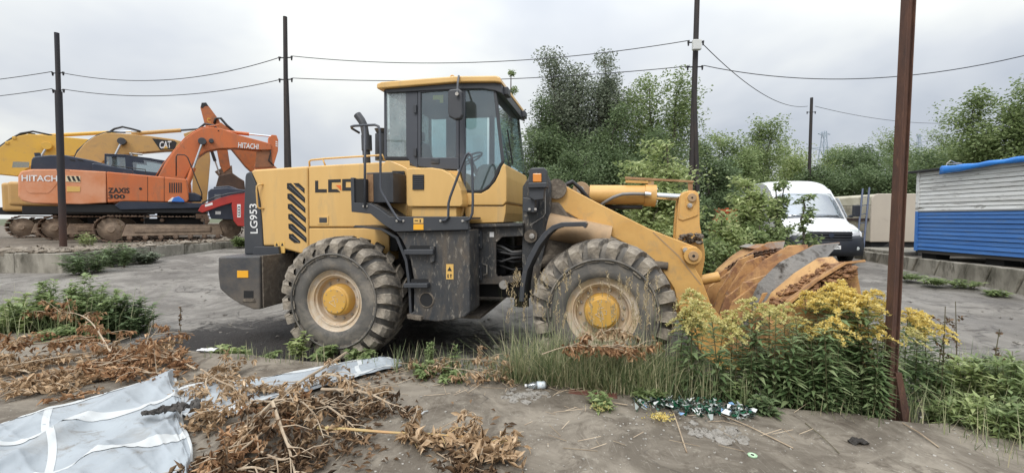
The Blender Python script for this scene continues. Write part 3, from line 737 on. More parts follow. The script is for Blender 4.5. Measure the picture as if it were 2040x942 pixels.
# ---- cab: roof, pillars, panes, door, inside
CW = 0.78
def both(name, mat, pts, w_px=-CW, th=0.05, bevel=0.008, far=True):
    q = L.poly(pts, w_px)
    MB().plate(q, -CW, -CW+th).build(name, mat, LD, bevel=bevel)
    if far: MB().plate(q, CW-th, CW).build(name, mat, LD, bevel=bevel)
rf = part('cab_roof', m_yel, LD, lambda b: b.plate(L.poly([(750, 167), (760, 163), (905, 151.5), (988, 150.5), (996, 153.5), (999, 165), (985, 163), (905, 164), (760, 176), (750, 177)], -0.86), -0.86, 0.86), bevel=0.018, seg=3)
part('roof_liner', m_blk, rf, lambda b: b.plate(L.poly([(765, 177), (905, 164.5), (985, 163.5), (998, 166), (1000, 186), (985, 180), (960, 176), (905, 177), (768, 184)], -0.83), -0.81, 0.81), bevel=0.01)
for px, py in ((999, 174),):
    for w in (-0.62, 0.62):
        c = L.uz(px, py, -0.86)
        wl2 = part('work_light', m_blk, rf, lambda b: b.box(c[0]-0.03, c[0]+0.05, w-0.09, w+0.09, c[1]-0.05, c[1]+0.05), bevel=0.01)
part('lifting_eye', m_yel, rf, lambda b: b.tube([(1.38 + 0.03*math.cos(a), -0.80, 3.66 + 0.035*math.sin(a)) for a in np.linspace(0, 2*math.pi, 12)], 0.008, 6))
part('aerial', m_blk, rf, lambda b: b.tube([(0.75, -0.4, 3.6), (0.74, -0.4, 3.78)], 0.008, 6))
both('rear_pillar', m_cab, [(764.5, 178), (768.5, 178), (770, 317), (765, 317)])
both('window_gasket', m_rubber, [(768, 312), (814, 312), (814, 320), (768, 320)], th=0.03)
both('side_pillar', m_cab, [(808, 174), (832, 172), (832, 335), (815, 331), (815, 318), (809, 318)], th=0.06)
both('roof_rail', m_cab, [(768, 172), (985, 160), (985, 168), (768, 181)], th=0.06)
dr = MB()
for pts in ([(832.5,176),(914,169.5),(914,178.5),(832.5,185)], [(832.5,185),(838,184.6),(838,314),(832.5,314)], [(908,179),(914,178.5),(914,314),(908,314)], [(832.5,314),(914,314),(914,338),(865,336),(832.5,331)]):
    dr.plate(L.poly(pts, -CW-0.012), -CW-0.012, -CW+0.035)
door = dr.build('cab_door', m_cab, LD, bevel=0.005)
lp('door_handle', m_blk, [(860, 317), (876, 317), (876, 326), (860, 326)], -CW, -CW-0.026, -CW-0.008, door, 0.004)
lp('door_pane', m_glass, [(838, 185), (908, 180), (908, 314), (838, 314)], -CW, -CW+0.008, -CW+0.014, door, 0)
for y in (210, 296): lp('hinge', m_blk, [(825.5, y), (831, y), (831, y+16), (825.5, y+16)], -CW, -CW-0.03, -CW-0.005, door, 0.003)
both('front_pillar', m_cab, [(914.8, 165), (926.5, 164), (926.5, 381), (918, 340), (914.8, 330)], th=0.06)
both('windscreen_pillar', m_blk, [(981, 166), (987, 166), (1004, 322), (998, 322)], th=0.045)
GAS = [(926.5, 377), (948, 379), (962, 377), (975, 367), (985, 350), (990, 336), (995, 326), (1001, 319), (1004, 320), (1004, 325), (998, 331), (993, 345), (985, 362), (972, 376), (958, 384), (926.5, 384)]
both('window_gasket', m_rubber, GAS, th=0.03)
lp('rear_side_pane', m_glassd, [(769, 181), (809, 177), (809, 313), (770, 313)], -CW, -CW+0.012, -CW+0.018, LD, 0)
lp('front_side_pane', m_glass, [(926.5, 166), (984, 166), (1002, 320), (997, 325), (990, 338), (985, 351), (973, 368), (960, 378), (926.5, 379)], -CW, -CW+0.012, -CW+0.018, LD, 0)
for pts, nm in (([(769,181),(809,177),(809,313),(770,313)], 'rear_side_pane'), ([(838,185),(908,180),(908,314),(838,314)], 'middle_side_pane'), ([(926.5,166),(984,166),(1002,320),(985,351),(960,378),(926.5,379)], 'front_side_pane')):
    MB().plate(L.poly(pts, -CW), CW-0.018, CW-0.012).build(nm, m_glass, LD)
ws = [L.uz(986, 166, -CW), L.uz(1003, 322, -CW)]
part('windscreen', m_glass, LD, lambda b: b.hexa([(ws[0][0], -CW+0.05, ws[0][1]), (ws[0][0], CW-0.05, ws[0][1]), (ws[1][0], CW-0.05, ws[1][1]), (ws[1][0], -CW+0.05, ws[1][1])],
     [(ws[0][0]+0.007, -CW+0.05, ws[0][1]), (ws[0][0]+0.007, CW-0.05, ws[0][1]), (ws[1][0]+0.007, CW-0.05, ws[1][1]), (ws[1][0]+0.007, -CW+0.05, ws[1][1])]))
part('wiper', m_rubber, LD, lambda b: b.tube([(ws[1][0]+0.03, -0.35, ws[1][1]+0.02), (ws[1][0]*0.55+ws[0][0]*0.45+0.05, -0.55, ws[1][1]*0.55+ws[0][1]*0.45)], 0.01, 5))
rw = L.uz(769, 181, -CW); rb = L.uz(770, 313, -CW)
part('rear_pane', m_glassd, LD, lambda b: b.box(rw[0]+0.02, rw[0]+0.026, -CW+0.05, CW-0.05, rb[1], rw[1]))
# yellow lower body of the cab
low_c = [(768, 320), (815, 320), (832, 333), (865, 338), (914, 340), (926.5, 384), (958, 385), (973, 377), (986, 362), (994, 346), (999, 332), (1003, 325), (1007, 330), (1009, 352), (1009, 402), (1002, 409), (926, 409), (920, 432), (768, 432)]
lp('cab_lower_body', m_yel, low_c, -CW, -CW, CW, None, 0.014, seg=3)
lp('cab_skirt', m_yel, [(926, 410.5), (1002, 410.5), (1008, 407), (1007, 424), (1003, 443), (928, 445)], -CW+0.02, -CW+0.02, CW-0.02, None, 0.008)
lp('wing_panel', m_yel, [(768, 320), (778, 320), (802, 330), (812, 336), (812, 432), (768, 432), (755, 400), (752, 345)], -CW-0.01, -CW-0.012, -CW+0.1, None, 0.012)
vb = lp('side_vent', m_void, [(783, 341), (806, 341), (807, 366), (783, 366)], -CW-0.02, -CW-0.05, -CW, None, 0.006)
for i in range(6): lp('slat', m_blk, [(784, 343+i*4), (806, 343+i*4), (806, 345+i*4), (784, 345+i*4)], -CW-0.05, -CW-0.062, -CW-0.04, vb, 0)
ac = lp('air_conditioner_cover', m_yel, [(809, 338), (814, 335), (860, 334), (880, 337), (897, 346), (910, 360), (918, 378), (921, 398), (921, 408), (918, 412), (813, 412), (810, 408)], -1.02, -1.02, -CW+0.02, None, 0.045, seg=4)
vv = lp('louvre', m_void, [(822, 348), (845, 348), (845, 378), (822, 378)], -1.02, -1.028, -1.0, ac, 0.003)
for i in range(7): lp('slat', m_blk, [(823, 349.5+i*4.1), (844, 349.5+i*4.1), (844, 352+i*4.1), (823, 352+i*4.1)], -1.03, -1.04, -1.02, vv, 0)
lp('cover_base', m_yel, [(819, 413), (908, 413), (908, 432), (819, 432)], -1.0, -0.98, -0.6, None, 0.008)
# inside the cab
part('cab_floor', m_int, LD, lambda b: b.box(0.45, 1.88, -0.7, 0.7, 1.75, 1.95))
so = part('seat', M('seat_fabric', (0.035,0.036,0.04), 0.9), LD, lambda b: (b.box(0.78, 1.22, -0.25, 0.25, 2.25, 2.40), b.hexa([(0.66,-0.25,2.35),(0.80,-0.25,2.35),(0.80,0.25,2.35),(0.66,0.25,2.35)], [(0.52,-0.22,3.0),(0.64,-0.22,3.0),(0.64,0.22,3.0),(0.52,0.22,3.0)]), b.box(0.8, 1.15, -0.2, 0.2, 1.95, 2.25)), bevel=0.04)
part('headrest', m_rubber, so, lambda b: b.box(0.50, 0.60, -0.13, 0.13, 3.02, 3.17), bevel=0.03)
part('console', m_int, LD, lambda b: b.hexa([(1.40,-0.32,1.95),(1.85,-0.32,1.95),(1.85,0.32,1.95),(1.40,0.32,1.95)], [(1.56,-0.28,2.58),(1.88,-0.28,2.52),(1.88,0.28,2.52),(1.56,0.28,2.58)]), bevel=0.03)
part('dash_cover', M('dash_grey', (0.30,0.31,0.31), 0.7), LD, lambda b: b.hexa([(1.55,-0.66,2.15),(1.92,-0.66,2.15),(1.92,-0.30,2.15),(1.55,-0.30,2.15)], [(1.70,-0.66,2.56),(1.88,-0.66,2.56),(1.88,-0.30,2.56),(1.70,-0.30,2.56)]), bevel=0.05)
def sw(b):
    c = Vector((1.36, 0, 2.72)); ax = Vector((0.5, 0, -1)).normalized(); X = ax.cross(Vector((0,1,0))).normalized(); Y = Vector((0,1,0))
    b.tube([c + X*0.2*math.cos(t) + Y*0.2*math.sin(t) for t in np.linspace(0, 2*math.pi, 25)], 0.014, 6)
    for t in (0.5, 2.6, 4.7): b.tube([c, c + X*0.2*math.cos(t) + Y*0.2*math.sin(t)], 0.012, 5)
    b.tube([c, c + ax*0.45], 0.035, 8)
part('steering_wheel', m_rubber, LD, sw)
part('lever', m_rubber, LD, lambda b: (b.tube([(1.25,-0.42,2.3),(1.32,-0.42,2.62)], 0.012, 6), b.lathe([(0.0,-0.03),(0.025,0),(0.0,0.03)], (1.32,-0.42,2.63), 'z', 8)))
part('armrest', m_rubber, LD, lambda b: b.box(0.72, 1.15, -0.42, -0.32, 2.50, 2.58), bevel=0.02)
lp('sticker', M('yellow_sticker', (0.72,0.58,0.14), 0.6), [(874, 190), (883, 189), (883, 205), (876, 205), (876, 199), (862, 199), (862, 190)], -CW+0.014, -CW+0.016, -CW+0.018, LD, 0)
# mirror on its arm
mi = lp('mirror', m_blk, [(894, 185), (897, 180), (916, 178), (922, 184), (923, 230), (919, 238), (908, 240), (896, 234), (894, 226)], -1.05, -1.09, -1.0, None, 0.02, seg=3)
part('mirror_arm', m_blk, mi, lambda b: b.tube([L.p(914, 152, -0.86), L.p(912, 165, -1.0), L.p(911, 188, -1.11)], 0.014, 8))
part('mirror_clamp', m_bolt, mi, lambda b: b.lathe([(0.022, -0.02), (0.022, 0.0)], L.p(911, 188, -1.115), n=10))

# ---- side platform, toolbox, rails and steps
PW = -1.30
plat = lp('side_platform', m_blk, [(698, 354), (705, 354), (706, 404), (736, 405), (757, 417), (776, 431.5), (933, 431.5), (933, 457.5), (787, 461.5), (762, 446), (738, 426), (700, 422)], PW, PW, PW+0.06, None, 0.006)
part('tread_plate', m_blkm, plat, lambda b: b.hexa([(*L.p(706, 404, PW)[:1], PW+0.06, L.p(706,406,PW)[2]), (L.uz(736,405,PW)[0], PW+0.06, L.uz(736,406,PW)[1]), (L.uz(736,405,PW)[0], -0.74, L.uz(736,406,PW)[1]), (L.uz(706,405,PW)[0], -0.74, L.uz(706,406,PW)[1])],
     [(L.uz(706,405,PW)[0], PW+0.06, L.uz(706,404,PW)[1]), (L.uz(736,405,PW)[0], PW+0.06, L.uz(736,404,PW)[1]), (L.uz(736,405,PW)[0], -0.74, L.uz(736,404,PW)[1]), (L.uz(706,405,PW)[0], -0.74, L.uz(706,404,PW)[1])]))
ua, za = L.uz(776, 432, PW); ub = L.uz(933, 432, PW)[0]; uc, zc = L.uz(738, 406, PW)
part('lower_tread', m_blkm, plat, lambda b: b.box(ua, ub, PW+0.06, -CW-0.002, za-0.03, za-0.004))
part('ramp_tread', m_blkm, plat, lambda b: b.hexa([(uc, PW+0.06, zc-0.03), (ua, PW+0.06, za-0.03), (ua, -0.76, za-0.03), (uc, -0.76, zc-0.03)], [(uc, PW+0.06, zc), (ua, PW+0.06, za), (ua, -0.76, za), (uc, -0.76, zc)]))
tb0, tb1 = L.uz(706, 404, -1.24), L.uz(772, 346, -1.15)
tb = part('toolbox', m_blk, LD, lambda b: b.box(L.uz(730, 380, -1.16)[0], L.uz(783, 380, -1.16)[0], -1.16, -0.74, L.uz(730, 404, -1.16)[1], L.uz(730, 344, -1.16)[1]), bevel=0.01)
part('rusty_side', m_plank, tb, lambda b: b.box(L.uz(730, 380, -1.16)[0]+0.01, L.uz(744, 380, -1.16)[0], -1.166, -1.155, L.uz(730, 402, -1.16)[1], L.uz(730, 347, -1.16)[1]))
part('wind_board', m_void, plat, lambda b: b.box(L.uz(698, 360, PW)[0], L.uz(722, 360, PW)[0], PW+0.02, -0.74, L.uz(705, 404, PW)[1], L.uz(705, 356, PW)[1]))
def rail(pts, r=0.016): return part('handrail', m_cab, LD, lambda b: b.tube([L.p(*p) for p in pts], r, 8), smooth=True)
rail([(727, 413, PW-0.02), (727, 252, PW-0.02)])
rail([(716, 265, PW+0.2), (701, 256, PW+0.1), (700, 252.5, PW+0.05), (706, 251, PW), (727, 250, PW-0.02), (747, 249, PW-0.02), (754, 252, PW-0.02), (756.5, 260, PW-0.02), (758, 300, PW-0.02), (758, 375, PW-0.02), (761, 384, PW-0.02), (782, 420, PW-0.02), (793, 437, PW-0.02), (800, 440, PW-0.02)])
rail([(880, 440, PW-0.02), (888, 438.5, PW-0.02), (893, 432, PW-0.02), (893.5, 405, PW-0.02), (897, 392, PW-0.02), (920, 330, PW-0.02), (928, 310, PW-0.02), (934, 305, PW-0.02), (939, 309, PW-0.02), (940.5, 320, PW-0.02), (942, 400, PW-0.02), (941, 425, PW-0.02), (936, 436, PW-0.02), (927, 440, PW-0.02)])
for x, y in ((725, 411), (731, 411), (791, 440), (804, 440), (878, 440), (884, 440), (922, 440), (929, 440)):
    part('bolt', m_bolt, plat, lambda b: b.lathe([(0.016, 0), (0.016, -0.012), (0.0, -0.014)], L.p(x, y, PW), n=6))
lp('label', m_label, [(824, 434.5), (843.5, 434.5), (843.5, 444.5), (824, 444.5)], PW, PW-0.003, PW, plat, 0)
lp('amber_reflector', m_refl, [(824, 446.5), (844, 446.5), (844, 458), (824, 458)], PW, PW-0.008, PW, plat, 0.003)
lp('label_mark', m_blackp, [(826, 438.5), (833, 438.5), (833, 440.5), (826, 440.5)], PW-0.003, PW-0.005, PW-0.003, plat, 0)
lp('label_mark', m_blackp, [(836, 437), (838.5, 437), (838.5, 443), (836, 443)], PW-0.003, PW-0.005, PW-0.003, plat, 0)
SW = -1.24
tank = lp('step_panel', m_blkm, [(788, 462), (935, 457.5), (936.5, 622), (925, 632), (900, 638), (870, 641), (838, 637), (816, 632), (815, 626), (824, 620), (824, 556), (822, 545), (818, 522), (811, 500), (800, 478)], SW, SW, -0.82, None, 0.035, seg=4)
for x0, x1, y0, y1, dx in ((811, 868, 496, 506, 0), (814, 857, 562.5, 571, -4)):
    st = lp('step', m_blk, [(x0+dx, y0), (x1, y0), (x1, y1), (x0+dx, y1)], SW, SW-0.09, SW+0.02, tank, 0.008)
    lp('step_recess', m_void, [(x0+6, y0-7), (x1-4, y0-7), (x1-3, y0), (x0+4, y0)], SW, SW-0.003, SW+0.01, st, 0)
lp('step_bracket', m_blkm, [(859, 490), (868, 490), (868, 520), (859, 524)], SW, SW-0.05, SW, tank, 0.006)
lp('lower_lip', m_mudf, [(814, 624), (842, 628), (843, 637), (816, 633)], SW, SW-0.06, SW+0.04, tank, 0.01)
part('round_cover', m_void, tank, lambda b: b.disc(*L.uz(850, 597, SW), 0.082, SW-0.008, SW+0.01))
part('cover_ring', m_mudf, tank, lambda b: b.lathe([(0.080, 0.0), (0.086, -0.014), (0.096, -0.012), (0.10, 0.0)], L.p(850, 597, SW), n=24, close=True))
wlb = lp('warning_label', m_label, [(889, 526), (903.5, 526), (903.5, 556), (889, 556)], SW, SW-0.004, SW, tank, 0)
q = L.uz(896, 536, SW); MB().plate([(q[0]-0.03, q[1]-0.022), (q[0]+0.03, q[1]-0.022), (q[0], q[1]+0.032)], SW-0.006, SW-0.004).build('pictogram', m_blackp, wlb)
lp('pictogram', m_blackp, [(891.5, 546), (895, 546), (893.5, 549), (895, 553), (891.5, 553)], SW, SW-0.006, SW-0.003, wlb, 0)
lp('pictogram', m_blackp, [(898.5, 545), (901, 548), (899.5, 548), (899.5, 553), (897.5, 553), (897.5, 548), (896, 548)], SW, SW-0.006, SW-0.003, wlb, 0)
# rear mudguard behind the wheel; far copy added to block light from behind
mg = [L.uz(x, y, -1.2) for x, y in ((705, 452), (760, 458), (790, 475), (808, 520), (815, 575), (817, 628))]
for w0, w1 in ((-1.22, -0.6), (0.6, 1.22)):
    part('rear_mudguard', m_blk, LD, lambda b: b.plate([(u, z) for u, z in mg] + [(u+0.03, z+0.02) for u, z in mg[::-1]], w0, w1))
MB().plate(L.poly([(790, 462), (935, 458), (936, 620), (900, 636), (830, 634), (824, 600), (815, 510)], SW), 0.82, 1.24).build('step_panel', m_blkm, LD, bevel=0.03)  # mirrored far-side panel, unseen, added to block light from behind
part('belly_shade_guard', m_mudf, LD, lambda b: b.box(0.35, 1.75, -0.8, 0.8, 0.52, 0.56))  # unseen bottom plate added to keep the space under the machine dark

# ---- articulation joint
JW = -0.74
fr = MB()
for pts in ([(937, 448), (1042, 446), (1042, 470), (1000, 472), (990, 482), (937, 482)], [(937, 482), (988, 482), (988, 545), (992, 553), (937, 556)], [(985, 553), (1036, 547), (1036, 558), (1010, 566), (945, 566), (937, 556)]):
    fr.plate(L.poly(pts, JW), JW, JW+0.05)
jf = fr.build('joint_frame', m_blkm, LD, bevel=0.006)
lp('upper_beam', m_blkm, [(935, 447), (1042, 444), (1042, 450), (935, 453)], JW-0.05, JW-0.08, JW+0.7, jf, 0.005)
for y in (460, 523):
    h = lp('hinge_plate', m_blk, [(943, y), (961, y), (962, y+34), (941, y+34)], JW, JW-0.05, JW, jf, 0.005)
    for yy in (y+8, y+28): part('bolt', m_bolt, h, lambda b: b.lathe([(0.022, 0), (0.022, -0.016), (0.0, -0.018)], L.p(953, yy, JW-0.05), n=6))
lp('tag', m_white, [(975.5, 462), (984, 462), (984, 472), (975.5, 472)], JW, JW-0.004, JW, jf, 0)
part('latch', m_bolt, jf, lambda b: b.tube([L.p(963, 526, JW-0.02), L.p(970, 528, JW-0.05), L.p(970, 545, JW-0.05), L.p(963, 548, JW-0.02)], 0.009, 6))
part('joint_core', m_void, LD, lambda b: (b.box(1.5, 2.35, -0.45, 0.45, 0.75, 1.05), b.box(1.6, 2.0, -0.4, 0.4, 1.05, 1.78)), bevel=0.02)
part('joint_pin', m_mudf, LD, lambda b: b.lathe([(0.11, 0.55), (0.11, 1.75)], (2.15, 0, 0), 'z', 16), auto=40)
for i, (y0, y1, w) in enumerate(((488, 500, -0.55), (494, 507, -0.5), (500, 505, -0.6), (512, 520, -0.45), (518, 512, -0.6), (527, 535, -0.5), (480, 490, -0.35))):
    part('hose', m_hoseg if i < 2 else m_hose, LD, lambda b: b.tube([L.p(985, y0, w), L.p(1000, y0+3, w-0.03), L.p(1020, y1+2, w-0.02), L.p(1045, y1, w)], 0.018, 7), smooth=True)
part('steering_cylinder', m_mudf, LD, lambda b: (b.tube([L.p(940, 560, -0.55), L.p(1000, 556, -0.55)], 0.05, 12), b.tube([L.p(1000, 556, -0.55), L.p(1060, 552, -0.55)], 0.028, 10)), auto=40)
part('lug_eye', m_bolt, LD, lambda b: b.lathe([(0.02, -0.02), (0.055, -0.02), (0.055, 0.02), (0.02, 0.02)], L.p(1003, 567, JW-0.02), n=16))

# ---- front frame tower, lights, mudguard
tw = lp('front_tower', m_blkm, [(1041, 372), (1054, 352), (1092, 350), (1098, 365), (1098, 400), (1095, 440), (1080, 520), (1070, 590), (1045, 590), (1040, 520)], -0.66, -0.66, -0.60, None, 0.008)
part('front_frame', m_mudf, LD, lambda b: (b.box(2.38, 3.9, -0.48, 0.48, 0.70, 1.35), b.hexa([(2.40,-0.6,1.3),(3.3,-0.6,1.3),(3.3,0.6,1.3),(2.40,0.6,1.3)], [(2.42,-0.6,2.05),(2.75,-0.6,2.05),(2.75,0.6,2.05),(2.42,0.6,2.05)])), bevel=0.03)
tf = L.poly([(1041, 372), (1054, 352), (1092, 350), (1098, 365), (1098, 400), (1095, 440), (1080, 520), (1070, 590), (1045, 590), (1040, 520)], -0.66)
MB().plate(tf, 0.60, 0.66).build('front_tower', m_blkm, LD, bevel=0.008)
lh = lp('headlamp_bracket', m_blk, [(1056, 340), (1059, 336), (1085, 335), (1090, 340), (1091, 372), (1086, 376), (1084, 398), (1066, 400), (1056, 394), (1054, 372)], -0.95, -1.02, -0.88, None, 0.012)
lp('lamp_guard', m_blk, [(1053, 365), (1090, 364), (1090, 374), (1053, 375)], -1.02, -1.06, -0.84, lh, 0.008)
lp('indicator_lens', m_amber, [(1062, 346), (1079, 346), (1079, 363), (1062, 363)], -1.02, -1.045, -1.0, lh, 0.008)
lp('lamp_arm', m_blk, [(1048, 395), (1072, 398), (1070, 424), (1047, 422)], -0.72, -0.95, -0.64, lh, 0.008)
for x in (1055, 1067): part('bolt', m_bolt, lh, lambda b: b.lathe([(0.018, 0), (0.018, -0.014), (0.0, -0.016)], L.p(x, 417, -0.955), n=6))
part('brake_pipe', m_bolt, LD, lambda b: b.tube([L.p(1086, 380, -0.70), L.p(1086, 425, -0.70), L.p(1082, 432, -0.70), L.p(1056, 449, -0.70)], 0.007, 5))
part('grease_boss', m_mudf, LD, lambda b: b.disc(*L.uz(1058, 470, -0.68), 0.085, -0.72, -0.64))
part('bolt', m_bolt, LD, lambda b: b.lathe([(0.035, 0), (0.035, -0.025), (0.0, -0.03)], L.p(1060, 470, -0.72), n=8))
MGp = [(1034, 600), (1036, 570), (1041, 540), (1052, 512), (1066, 485), (1083, 463), (1100, 449), (1118, 443), (1165, 442), (1170, 446)]
mgo = [L.uz(x, y, -1.34) for x, y in MGp]; mgi = [L.uz(x+ (9 if i < 6 else 4 if i < 8 else -4), y + (1 if i < 3 else 5 if i < 6 else 9), -1.34) for i, (x, y) in enumerate(MGp)]
part('front_mudguard', m_blk, LD, lambda b: b.plate(mgo + mgi[::-1], -1.34, -0.86), bevel=0.006)
part('lift_cylinder', m_mudf, LD, lambda b: (b.tube([L.p(1075, 520, -0.56), L.p(1245, 520, -0.56)], 0.10, 16), b.tube([L.p(1245, 520, -0.56), L.p(1330, 530, -0.56)], 0.05, 12)), auto=40)
m_tan = M('dusty_tan_paint', (0.44,0.29,0.16), 0.75, col2=(0.36,0.25,0.15), ns=4, dirt=((0.30,0.22,0.14), 5, 0.5, 0.75), bump=0.3, bs=20)
part('lift_cylinder_sleeve', m_tan, LD, lambda b: b.tube([L.p(1092, 450, -0.60), L.p(1215, 475, -0.60)], [0.17, 0.16], 20), auto=40)

# ---- boom arms, bellcrank, tilt cylinder
BW = -0.56
boom_px = [(1097, 362), (1103, 358), (1198, 408), (1292, 455), (1345, 476), (1372, 486), (1388, 492), (1397, 502), (1399, 514), (1392, 527), (1384, 533), (1398, 556), (1417, 607), (1443, 640), (1468, 668), (1486, 694), (1490, 716), (1474, 738), (1440, 735), (1405, 712), (1368, 660), (1352, 610), (1343, 575), (1318, 536), (1258, 491), (1166, 444), (1098, 406)]
bq = L.poly(boom_px, BW)
bo = MB().plate(bq, BW, BW+0.09).build('boom_arm', m_boom, LD, bevel=0.012)
MB().plate(bq, -BW-0.09, -BW).build('boom_arm', m_boom, LD, bevel=0.012)
def boss(name, px, py, r, w, parent, mat=m_boom):
    c = L.uz(px, py, w)
    o = MB().disc(*c, r, w-0.03, w+0.02, 28).build(name, mat, parent, bevel=0.006)
    MB().disc(c[0], c[1], r*0.55, w-0.055, w-0.02, 24).build('pin', m_tan, parent, bevel=0.004)
    MB().disc(c[0], c[1], r*0.16, w-0.06, w-0.05, 10).build('grease_hole', m_void, parent)
    return o
k7 = lambda x, y: (1240 + x/4.094, 330 + y/4.094)
lp('retainer_plate', m_boom, [k7(*p) for p in ((480,672),(500,658),(530,658),(600,682),(635,712),(638,748),(610,782),(575,790),(545,780),(490,712))], BW, BW-0.035, BW, bo, 0.008)
boss('boss', 1380, 509, 0.105, BW-0.03, bo)
part('retainer_bolt', m_bolt, bo, lambda b: b.lathe([(0.030, 0), (0.030, -0.02), (0.0, -0.024)], L.p(1365, 498, BW-0.035), n=8))
lp('weld_seam', m_tan, [(1300, 463), (1302, 462), (1352, 508), (1397, 566), (1395, 567), (1350, 510)], BW, BW-0.004, BW+0.01, bo, 0)
c = L.uz(1330, 520, BW)
part('cross_tube', m_boom, LD, lambda b: b.tube([(c[0], BW+0.09, c[1]), (c[0], -BW-0.09, c[1])], 0.13, 16), auto=40)
BCW = -0.13
bc_px = [k7(*p) for p in ((470,245),(500,215),(545,202),(590,203),(620,222),(630,300),(632,480),(655,600),(672,690),(674,760),(660,840),(640,930),(600,1000),(560,1010),(540,960),(500,860),(455,700),(436,590),(440,500),(446,420),(455,330))]
bcq = L.poly(bc_px, BCW)
bc = MB().plate(bcq, BCW, BCW+0.07).build('bellcrank', m_boom, LD, bevel=0.01)
MB().plate(bcq, -BCW-0.07, -BCW).build('bellcrank', m_boom, LD, bevel=0.01)
lp('reinforcement', m_boom, [k7(*p) for p in ((475,240),(520,214),(590,212),(618,240),(612,405),(560,425),(490,447),(456,435))], BCW, BCW-0.018, BCW+0.01, bc, 0.006)
lp('pin_retainer', m_boom, [k7(*p) for p in ((517,262),(540,228),(570,220),(600,240),(605,275),(575,335),(555,357),(530,352),(517,325))], BCW-0.018, BCW-0.036, BCW, bc, 0.008)
cc = L.uz(*k7(562,262), BCW)
MB().disc(cc[0], cc[1], 0.055, BCW-0.06, BCW).build('pin', m_tan, bc, bevel=0.005)
MB().disc(cc[0], cc[1], 0.012, BCW-0.065, BCW-0.05, 8).build('grease_hole', m_void, bc)
part('retainer_bolt', m_bolt, bc, lambda b: b.lathe([(0.032, 0), (0.032, -0.02), (0.0, -0.024)], L.p(*k7(548,325), BCW-0.036), n=8))
rs5 = np.random.RandomState(5)
def blobs(b, centres, r0, r1, rs, squash=0.5):
    for c in centres:
        r = rs.uniform(r0, r1); t = [(0.0, -0.9), (0.7, -0.55), (1.0, 0.0), (0.75, 0.5), (0.0, 0.85)]
        k0 = len(b.v); b.lathe([(a*r, z*r*squash) for a, z in t], c, 'z', 6)
        for i in range(k0, len(b.v)):
            b.v[i] = tuple(x + rs.uniform(-0.25, 0.25)*r for x in b.v[i])
o = part('mud_cake', m_mudf, LD, lambda b: blobs(b, [L.p(1356+rs5.uniform(0,40), 470+rs5.uniform(-3,14), -0.25+rs5.uniform(-0.2,0.1)) for _ in range(60)], 0.02, 0.045, rs5)); o['kind'] = 'stuff'
tc = part('tilt_cylinder', m_boom, LD, lambda b: (b.tube([L.p(1175, 388, 0), L.p(1288, 389, 0)], 0.135, 24), b.tube([L.p(1284, 389, 0), L.p(1306, 390, 0)], 0.150, 24)), auto=40)
part('rod', m_chrome, tc, lambda b: b.tube([L.p(1300, 390, 0), L.p(1372, 394, 0)], 0.045, 18), auto=40)
part('clevis', m_tan, tc, lambda b: (b.lathe([(0.055,-0.09),(0.12,-0.09),(0.12,0.09),(0.055,0.09)], L.p(1158, 380, 0), n=24), b.tube([L.p(1158, 380, 0), L.p(1178, 388, 0)], 0.09, 12)), bevel=0.008)
part('clevis_pin', m_bolt, tc, lambda b: b.lathe([(0.05,-0.12),(0.05,0.12)], L.p(1157, 379, 0), n=16), auto=40)
for i in range(8):
    a = 2*math.pi*i/8; cu_ = L.p(1306.5, 390, 0)
    part('gland_bolt', m_bolt, tc, lambda b: b.lathe([(0.014,0),(0.014,0.016)], (cu_[0], cu_[1]+0.115*math.cos(a), cu_[2]+0.115*math.sin(a)), 'x', 6))
part('steel_hose', m_hoseg, tc, lambda b: b.tube([L.p(1190, 414, -0.05), L.p(1205, 403, -0.15), L.p(1222, 393, -0.18), L.p(1240, 387, -0.18), L.p(1262, 386, -0.18), L.p(1290, 387, -0.18)], 0.022, 10), smooth=True)
part('hose_fitting', m_chrome, tc, lambda b: b.tube([L.p(1284, 387, -0.18), L.p(1296, 388, -0.17)], 0.035, 12), auto=40)
part('return_hose', m_hose, tc, lambda b: b.tube([L.p(1205, 412, 0.02), L.p(1280, 413, -0.05)], 0.03, 8), smooth=True)
part('boom_pivot', m_mudf, LD, lambda b: b.tube([(2.72, -0.62, 2.22), (2.72, 0.62, 2.22)], 0.13, 20), auto=40)
part('pivot_hose', m_hose, LD, lambda b: b.tube([L.p(1120, 372, -0.35), L.p(1140, 362, -0.3), L.p(1155, 375, -0.25), L.p(1180, 405, -0.25)], 0.03, 8), smooth=True)
ib = part('position_bar', m_plank, LD, lambda b: b.hexa([L.p(1245,357,-0.06),L.p(1382,364,-0.06),L.p(1382,364,0.02),L.p(1245,357,0.02)],[L.p(1245,352,-0.06),L.p(1382,360,-0.06),L.p(1382,360,0.02),L.p(1245,352,0.02)]), bevel=0.004)
part('bar_bracket', m_boom, ib, lambda b: b.hexa([L.p(1246,364,-0.05),L.p(1298,366,-0.05),L.p(1298,366,0.03),L.p(1246,364,0.03)],[L.p(1246,358.5,-0.05),L.p(1298,361,-0.05),L.p(1298,361,0.03),L.p(1246,358.5,0.03)]), bevel=0.003)
part('bar_post', m_plank, ib, lambda b: b.hexa([L.p(1371,380,-0.04),L.p(1380,380,-0.04),L.p(1380,380,0.02),L.p(1371,380,0.02)],[L.p(1370,364,-0.04),L.p(1380,364,-0.04),L.p(1380,364,0.02),L.p(1370,364,0.02)]))
part('bar_clamp', m_tan, ib, lambda b: b.box(L.uz(1290,370,0)[0], L.uz(1302,370,0)[0], -0.05, 0.03, L.uz(1290,372,0)[1], L.uz(1290,361,0)[1]), bevel=0.005)

